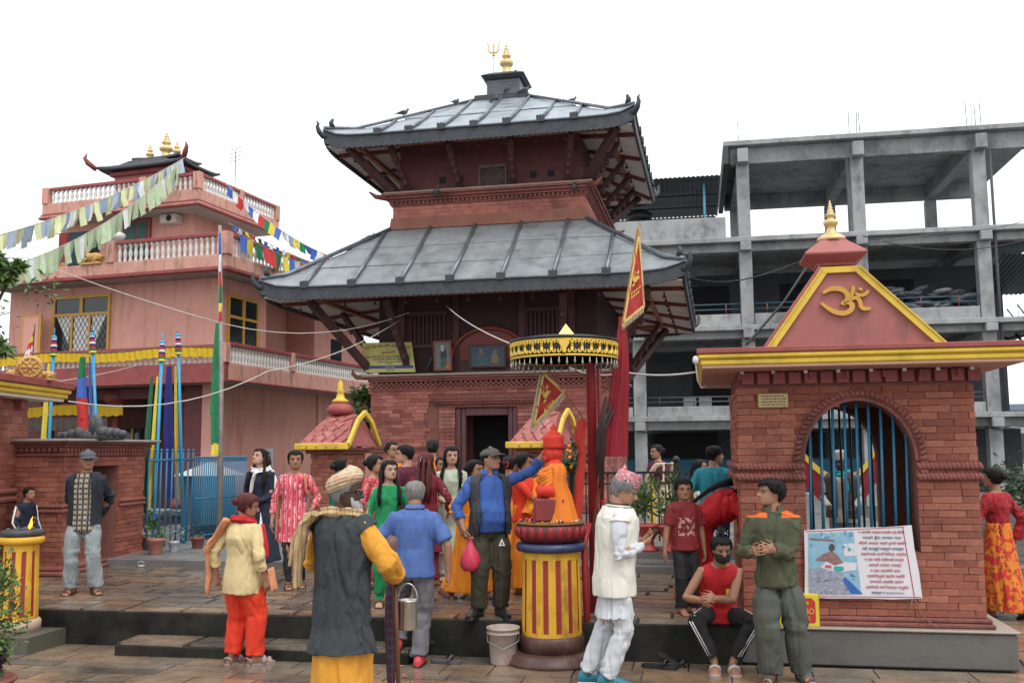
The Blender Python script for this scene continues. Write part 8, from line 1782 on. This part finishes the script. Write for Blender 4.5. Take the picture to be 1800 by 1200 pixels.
b.build('tied_hair', hair_mat('black'), seat.o); b = MB()
for k in range(14): a = random.uniform(-1.5, 1.5); b.sphere(hp((.27*math.sin(a), .10-.27*math.cos(a), random.uniform(1.0, 1.25))), .02*hh, 6, 4, k % 2)
b.build('hair_beads', [M_WHITE, mat('bead_blue', (.05, .12, .4))], seat.o)
b = MB()
for s in (1, -1):
    A = seat.Kn[s]+(seat.An[s]-seat.Kn[s])*.8
    for o_ in (-.010, .010): b.tube([seat.Kn[s]+V(s*.05+o_, -.055, 0), (seat.Kn[s]+A)/2+V(s*.035+o_, -.062, 0), A+V(s*.02+o_, -.056, 0)], .004, 4); b.tube([seat.Hp[s]*.35+seat.Kn[s]*.65+V(0, -.02, .075+o_), seat.Kn[s]+V(s*.02, -.05, .055+o_)], .004, 4)
b.build('white_stripes', M_WHITE, seat.o); MB().cbox(fr_(seat, .70, .035, .004), (.035, .01, .05)).build('chest_badge', mat('badge_yellow', (.55, .35, .05)), seat.o)
person('man in an olive jacket with orange shoulders standing with hands clasped, looking left', at(1352, 7.78, 0), -10, 1.575, head=(-70, -4, 0), hands=((-.02, -.155, .655), (-.115, -.14, .645)), elbow=((.45, .5, -1), (-.45, .5, -1)), feet=((.115, .03, 0, 20), (-.045, -.02, 0, -18)), skin='brown', fat=1.0, vox=.006, hair='thick', group=GP, curl=(.8, .8), palm=((-1, 0, .3), (1, 0, .3)),
    outfit=(pants('trousers', M_GPANT, (.078, .068, .062), .985, amp=.008), top('jacket', M_OLJ, .465, ease=.013, sleeve=(.98, .98), r=(.050, .046, .040), amp=.008, collar=cl('olive', (.055, .06, .032))), shoes(mat('sandal_slate', (.06, .065, .075), .6), 'strap')))
person('boy in a maroon printed t-shirt and black trousers standing barefoot by the shrine', at(1196, 8.95, PZ), 6, 1.195, head=(-4, 2, 0), hs=1.17, hands=((.15, 0, .47), (-.165, -.02, .46)), feet=((.05, .03, 0, 10), (-.04, -.02, 0, 0)), skin='brown', vox=.006, hair='short', group=GP,
    outfit=(pants('trousers', M_BLKP, (.064, .054, .048), .92, amp=.0025), top('t_shirt', M_TEE, .47, ease=.016, sleeve=(.38, .38), r=(.050, .050, .05))))
bent = person('woman wrapped in bright red cloth bending over behind the seated man', at(1238, 9.35, PZ), 78, 1.50, 'f', lean=56, head=(0, 20, 0), pelvis=(0, .09, -.02), hands=((.10, -.42, .48), (-.10, -.42, .48)), elbow=((.5, .3, -.5), (-.5, .3, -.5)), feet=((.05, .02, 0, 0), (-.05, -.02, 0, 0)), skin='brown', vox=.0085, hair='bun', face=False, fat=1.1, group=GP,
    outfit=(skirt('sari_skirt', M_REDC, .60, .04, (.10, .12, .135), (.085, .11, .12), 11, .06), top('red_shawl', M_REDC, .43, zt=.86, ease=.03, sleeve=(.95, .95), r=(.06, .06, .06), flare=.05, amp=.010)))
b = MB(); b.tube([bk_(bent, .88, -.02, .01), bk_(bent, .8, -.03, .04), bk_(bent, .73, -.035, .05), bk_(bent, .66, -.04, .05), bk_(bent, .60, -.04, .045)], [.04, .028, .022, .018, .006], 8).build('braid', hair_mat('black'), bent.o)
person('man in a teal t-shirt seen from behind beside the shrine, head turned right', at(1250, 11.2, PZ), 165, 1.525, head=(-62, 2, 0), skin='brown', vox=.009, hair='short', group=GP, fat=1.08, hands=((.16, -.08, .52), (-.17, -.06, .52)),
    outfit=(pants('trousers', M_BLKP), top('t_shirt', M_TEAL, .46, ease=.014, sleeve=(.40, .40), r=(.052, .05, .05)), shoes(M_SANB, 'slip')))
person('dark-haired girl mostly hidden behind the man in the teal t-shirt', at(1224, 12.1, PZ), 70, 1.36, 'f', skin='brown', vox=.011, hair='tail', group=GP, outfit=(skirt('skirt', M_DRED, .6, .05), top('blouse', M_WHT, .46, sleeve=(.5, .5))))
sarw = person('woman in a cream sari with yellow border leaning at the black railing', at(1153, 13.7, TZ3-.14), -48, 1.43, 'f', head=(-16, 8, 0), hands=((.02, -.15, .60), (-.06, -.14, .60)), skin='brown', vox=.0105, hair='bun', group=GP, fat=1.08,
    outfit=(skirt('sari', M_SARIC, .62, .03), top('blouse', M_MARO, .55, sleeve=(.5, .5)), sheet_cloth('sari_fall', M_SARIC, lambda p: [([fr_(p, .58, -.09), fr_(p, .68, -.03, .012), fr_(p, .78, .05, .01), bk_(p, .80, .09), bk_(p, .62, .10), bk_(p, .36, .11)], .045*p.H), ([p.S[1]+V(0, 0, .03), p.E[1], p.Wr[1]], .045*p.H)]), sheet_cloth('sari_border', M_SYEL, lambda p: [([p.Wr[1]+V(.03, 0, .02), p.Wr[1]+V(.04, 0, -.2), p.Wr[1]+V(.05, 0, -.55)], .03*p.H)])))
person('young woman in an emerald green kurta with long black hair, looking right', at(680, 9.55, PZ), 12, 1.405, 'f', head=(22, 0, 0), hands=((.14, -.10, .52), (-.17, -.02, .47)), skin='fair', vox=.0075, hair='long', group=GP,
    outfit=(pants('trousers', M_GREEN, (.06, .05, .045)), top('kurta', M_GREEN, .30, ease=.010, sleeve=(.72, .72), flare=.05, r=(.042, .042, .056)), shoes(M_SANB, 'slip')))
person('woman in a pink patterned kurta in profile behind the holy man', at(653, 10.8, PZ), 70, 1.455, 'f', head=(10, 4, 0), skin='mid', vox=.009, hair='bun', group=GP, hands=((.10, -.14, .55), (-.12, -.12, .55)), outfit=(top('kurta', M_PPAT, .2, sleeve=(.8, .8), flare=.04), pants('trousers', M_PPAT), shoes(M_SANB, 'slip')))
person('person in teal half hidden behind the turban of the holy man', at(594, 11.0, PZ), 130, 1.42, 'f', skin='brown', vox=.011, hair='bun', face=False, group=GP, outfit=(top('kurta', cl('sea_green', (.01, .17, .14)), .2, sleeve=(.9, .9), flare=.04, ease=.014), pants('trousers', M_BLKP)))
g19 = person('woman in orange with spectacles standing at the back by the small tiled shrine', at(684, 12.6, TZ), 52, 1.52, 'f', head=(-6, 2, 0), skin='mid', vox=.0095, hair='bun', tika=True, group=GP, hands=((.12, -.14, .58), (-.1, -.14, .58)), outfit=(top('blouse', M_ORG, .48, sleeve=(.6, .6)), skirt('sari', M_ORG, .62, .03)))
glasses(g19, M_BLACK)
person('young man in a plum t-shirt with short black hair facing left away', at(712, 11.4, PZ), -125, 1.565, head=(34, 4, 0), skin='fair', vox=.009, hair='short', group=GP, hands=((.15, -.06, .5), (-.15, -.08, .5)), outfit=(pants('trousers', M_BLKP), top('t_shirt', M_MARO, .46, ease=.012, sleeve=(.4, .4), r=(.048, .046, .046)), shoes(M_SHOE)))
p21 = person('woman in dark red seen from behind with long brown hair and white clips', at(745, 10.9, PZ), 172, 1.475, 'f', head=(0, 4, 0), skin='mid', vox=.009, hair='loose', haircol='henna', face=False, group=GP, hands=((.12, -.12, .56), (-.16, -.08, .55)), outfit=(top('kurta', M_DRED, .25, sleeve=(.95, .95), flare=.04, r=(.044, .042, .036)), pants('trousers', M_DRED)))
b = MB()
for k in range(5): b.sphere(p21.hp((random.uniform(-.2, .2), .62, random.uniform(.4, .9))), .025*p21.hh, 6, 4)
b.build('hair_clips', M_WHITE, p21.o)
person('woman with dark hair in a bun and orange blouse far back at the temple steps', at(757, 13.0, TZ), 165, 1.54, 'f', skin='brown', vox=.0105, hair='bun', face=False, group=GP, hands=((.08, -.16, .62), (-.08, -.16, .62)), outfit=(top('blouse', M_ORG, .48, sleeve=(.6, .6)), skirt('sari', M_ORG, .62, .03)))
person('smiling young woman in a long pale mint kurta facing the court', at(790, 11.4, PZ), 4, 1.545, 'f', head=(8, 4, 0), hands=((.03, -.14, .58), (-.04, -.14, .575)), skin='fair', vox=.008, hair='long', group=GP, outfit=(pants('trousers', M_WHT, (.055, .045, .04)), top('kurta', M_MINT, .20, ease=.009, sleeve=(.85, .85), flare=.045), sheet_cloth('dupatta', cl('sheer_white', (.55, .56, .5)), lambda p: [([fr_(p, .66, -.09), bk_(p, .83, -.05, .0)], .02*p.H), ([fr_(p, .66, .09), bk_(p, .83, .05, .0)], .02*p.H)]), shoes(M_SANB, 'slip')))
w24 = person('woman in an orange sari striding to the right behind the man in the waistcoat', at(822, 9.95, PZ), 64, 1.43, 'f', head=(-8, 4, 0), lean=5, pelvis=(0, .0, -.02), hands=((.08, -.15, .58), (-.13, .0, .5)), feet=((.04, -.12, 0, 0), (-.04, .17, .015, 0)), footpitch=(0, 25), skin='brown', vox=.0085, hair='bun', group=GP,
    outfit=(skirt('sari', M_ORG, .62, .05, (.095, .105, .115), (.075, .11, .17), 13, .06, (0, .04)), top('blouse', M_ORG, .5, sleeve=(.6, .6)), sheet_cloth('sari_fall', M_ORG, lambda p: [([fr_(p, .58, -.08), fr_(p, .70, .0, .012), fr_(p, .80, .07, .0), bk_(p, .78, .09), bk_(p, .55, .11), bk_(p, .36, .12)], .04*p.H)]), shoes(M_SANP, 'strap')))
person('girl in red partly seen behind the woman in mint', at(772, 12.0, PZ), 20, 1.42, 'f', skin='brown', vox=.011, hair='tail', group=GP, outfit=(top('kurta', M_ORR, .2, sleeve=(.9, .9), flare=.04), ))
person('woman in an orange sari with bangles reaching towards the statue', at(916, 10.3, PZ), 58, 1.47, 'f', head=(6, 8, 0), hands=((.06, -.22, .60), (-.02, -.235, .57)), skin='brown', vox=.0085, hair='bun', group=GP, outfit=(skirt('sari', M_ORG, .62, .05), top('blouse', M_ORR, .5, sleeve=(.5, .5)), sheet_cloth('sari_fall', M_ORG, lambda p: [([fr_(p, .56, -.09), fr_(p, .68, -.02, .014), fr_(p, .79, .06, .008), bk_(p, .78, .09), bk_(p, .5, .11)], .05*p.H)]), shoes(M_SANB, 'slip')))
p30 = person('woman with red flowers in her bun seen between the waistcoat and the saris', at(891, 11.3, PZ), 158, 1.43, 'f', skin='brown', vox=.011, hair='bun', face=False, group=GP, outfit=(skirt('sari', M_ORG, .62, .05), top('blouse', M_ORG, .5, sleeve=(.5, .5))))
b = MB()
for k in range(10): a = random.uniform(0, 6.28); b.sphere(p30.hp((.2*math.cos(a), .66, .5+.2*math.sin(a))), .05*p30.hh, 7, 5)
b.build('hair_flowers', M_REDC, p30.o)
person('woman in a red shawl and orange patterned sari walking away beyond the shrine', at(1742, 10.6, 0.0), -158, 1.60, 'f', head=(26, 4, 0), hands=((.12, -.14, .56), (-.13, .02, .5)), feet=((.05, -.06, 0, 0), (-.05, .14, .03, 0)), footpitch=(0, 35), skin='brown', vox=.008, hair='bun', face=False, fat=.92, group=GP,
    outfit=(skirt('sari', M_SARI, .62, .05, (.10, .12, .13), (.08, .11, .15), 12, .05, (0, .03)), top('blouse', M_REDP2, .5, sleeve=(.8, .8)), top('red_shawl', M_REDP2, .53, ease=.014, sleeve=(.95, .95), r=(.05, .046, .042), amp=.009), shoes(M_SHOE, 'slip')))
p28 = person('man in a pale cap and teal scarf seen through the bars of the shrine arch', at(1474, 11.6, PZ), -22, 1.43, skin='deep', vox=.0105, hair='short', group=GP, head=(-14, 14, 0), hands=((.1, -.16, .55), (-.1, -.16, .55)), fat=1.15, outfit=(pants('trousers', M_GREYP), top('shirt', cl('shaded_white', (.34, .32, .28)), .42, ease=.014, sleeve=(1, 1)), shell('waistcoat', cl('umber', (.05, .03, .026)), .46, ease=.022, gap=.3), sheet_cloth('scarf', cl('turquoise', (.01, .28, .30)), lambda p: neckscarf(p, .034, ([fr_(p, .82, .04, .02), fr_(p, .68, .05, .03)],))), topi(cl('cap_pale', (.36, .3, .28)))))  # white shirt darkened; dimness behind the arch put into its colour
p29 = person('youth in a navy jacket with white sleeve stripes in the gap behind the oil lamp', at(39, 11.9, PZ), 75, 1.10, skin='brown', vox=.0095, hair='short', group=GP, lean=12, hands=((.10, -.15, .5), (-.12, -.12, .48)), outfit=(pants('trousers', M_BLKP), top('jacket', M_NAVY, .46, ease=.014, sleeve=(1, 1))))
MB().tube([p29.S[-1]+V(-.055, 0, .0), p29.E[-1]+V(-.055, 0, 0), p29.Wr[-1]+V(-.045, 0, 0)], .012, 6).tube([p29.S[1]+V(.055, 0, .0), p29.E[1]+V(.055, 0, 0), p29.Wr[1]+V(.045, 0, 0)], .012, 6).build('sleeve_stripe', M_WHITE, p29.o)

# ---------------------------------------------------------------- things people hold
def world(p, q): c, s = math.cos(p.o.rotation_euler[2]), math.sin(p.o.rotation_euler[2]); l = p.o.location; return V(l[0]+q.x*c-q.y*s, l[1]+q.x*s+q.y*c, l[2]+q.z)
h = world(sad, sad.Hd[-1])
st_ = thing('walking_staff', 'plain brown walking staff in the hand of the holy man', 'staff', (h.x+.0, h.y-.03, 0)); MB().tube([(.03, .02, 0), (.015, .0, .5), (-.01, -.0, h.z+.12)], [.014, .016, .017], 8).build('staff_shaft', mat('staff_brown', (.10, .035, .015), .4, (.15, .055, .025), ns=12), st_); MB().sphere((-.01, 0, h.z+.13), .022, 8, 6).build('staff_knob', MATS['staff_brown'], st_)
st2 = thing('checked_umbrella', 'furled dark checked umbrella with a thick carved handle held beside the staff', 'umbrella', (h.x-.03, h.y+.05, .1)); MB().tube([(0, 0, 0), (-.005, 0, .15), (-.01, 0, .5), (-.015, 0, .84)], [.006, .03, .045, .03], 10).build('furled_cloth', pattern('umbrella_check', None, lambda h: h.mix(h.stripes(h.z, .06, .35), h.mix(h.stripes(h.x, .03, .4), (.03, .02, .035), (.12, .03, .05)), (.06, .05, .09))), st2)
MB().tube([(-.015, 0, .84), (-.015, 0, h.z-.08), (-.025, 0, h.z+.06), (-.02, 0, h.z+.15), (.01, 0, h.z+.2)], [.03, .035, .05, .055, .03], 10).build('carved_handle', mat('carved_wood', (.10, .05, .045), .5, (.17, .09, .08), ns=9), st2)
bkp = world(sad, sad.Hd[-1])+V(.075, .06, -.06)
sb_ = thing('steel_pail', 'shiny steel milk pail with arched handle hanging from the hand of the holy man', 'pail', (bkp.x, bkp.y, bkp.z-.27)); MS = mat('stainless_steel', (.45, .42, .39), .28, (.55, .52, .48), ns=4, metal=.9)
MB().lathe([(.0, 0), (.062, 0), (.066, .01), (.066, .185), (.07, .19), (.07, .20), (.062, .20), (.061, .02), (.0, .015)], 28).build('pail_body', MS, sb_); MB().tube([(.068*math.cos(a), 0, .195+.115*math.sin(a)) for a in np.linspace(0, pi, 13)], .005, 6).build('pail_handle', MS, sb_)
h = world(man8, (man8.Hd[1]+man8.Hd[-1])/2)
ph = thing('black_phone', 'black phone in a folding case held in both hands', 'phone', (h.x+.045, h.y, h.z+.015)); MB().cbox((0, 0, 0), (.085, .15, .012), Matrix.Rotation(-.75, 3, 'Y')).build('phone_case', mat('case_black', (.012, .012, .014), .4), ph, bevel=.003); MB().cbox((-.005, 0, .007), (.07, .135, .002), Matrix.Rotation(-.75, 3, 'Y')).build('phone_screen', M_GLASS, ph)
h = world(man7, man7.Hd[-1])
bg_ = thing('red_plastic_bag', 'thin red plastic bag hanging from the hand of the man in the waistcoat', 'bag', (h.x, h.y-.01, h.z-.02)); b = MB(); b.lathe([(.0, -.27), (.05, -.265), (.085, -.22), (.09, -.17), (.07, -.10), (.035, -.04), (.02, 0.0), (.03, .02)], 22, sy=.7, mod=lambda a, z: 1+.10*math.sin(5*a+z*30)+.05*math.sin(9*a)); b.build('bag_film', mat('red_film', (.55, .03, .07), .35, (.62, .07, .12), ns=8), bg_); MB().lathe([(.0, -.262), (.055, -.255), (.078, -.21), (.05, -.17), (0, -.16)], 12, sy=.7).build('bag_contents', M_DRED, bg_)

# ================================================================ finish: fuse garments and bodies, turn lettering into meshes
bpy.context.view_layer.update()
dg = bpy.context.evaluated_depsgraph_get()
new = []
for o, cb in RM: new.append((o, bpy.data.meshes.new_from_object(o.evaluated_get(dg)), cb))
tx = [(o, bpy.data.meshes.new_from_object(o.evaluated_get(dg)), w) for o, w in TEXTS]
for o, me, cb in new:
    o.modifiers.clear(); old = o.data; o.data = me
    me.polygons.foreach_set('use_smooth', [True]*len(me.polygons))
    if cb: cb(me)
for o, me, w in tx:
    n, par, M, lab = o.name, o.parent, o.matrix_local.copy(), None; bpy.data.objects.remove(o)
    if not len(me.vertices): continue
    q = link('lettering', me, par); q.matrix_local = M
    if w:
        xs_ = [v.co.x for v in me.vertices]; k = w/(max(xs_)-min(xs_)+1e-6); q.matrix_local = M @ Matrix.Diagonal((min(k, 1.6), 1, 1, 1))
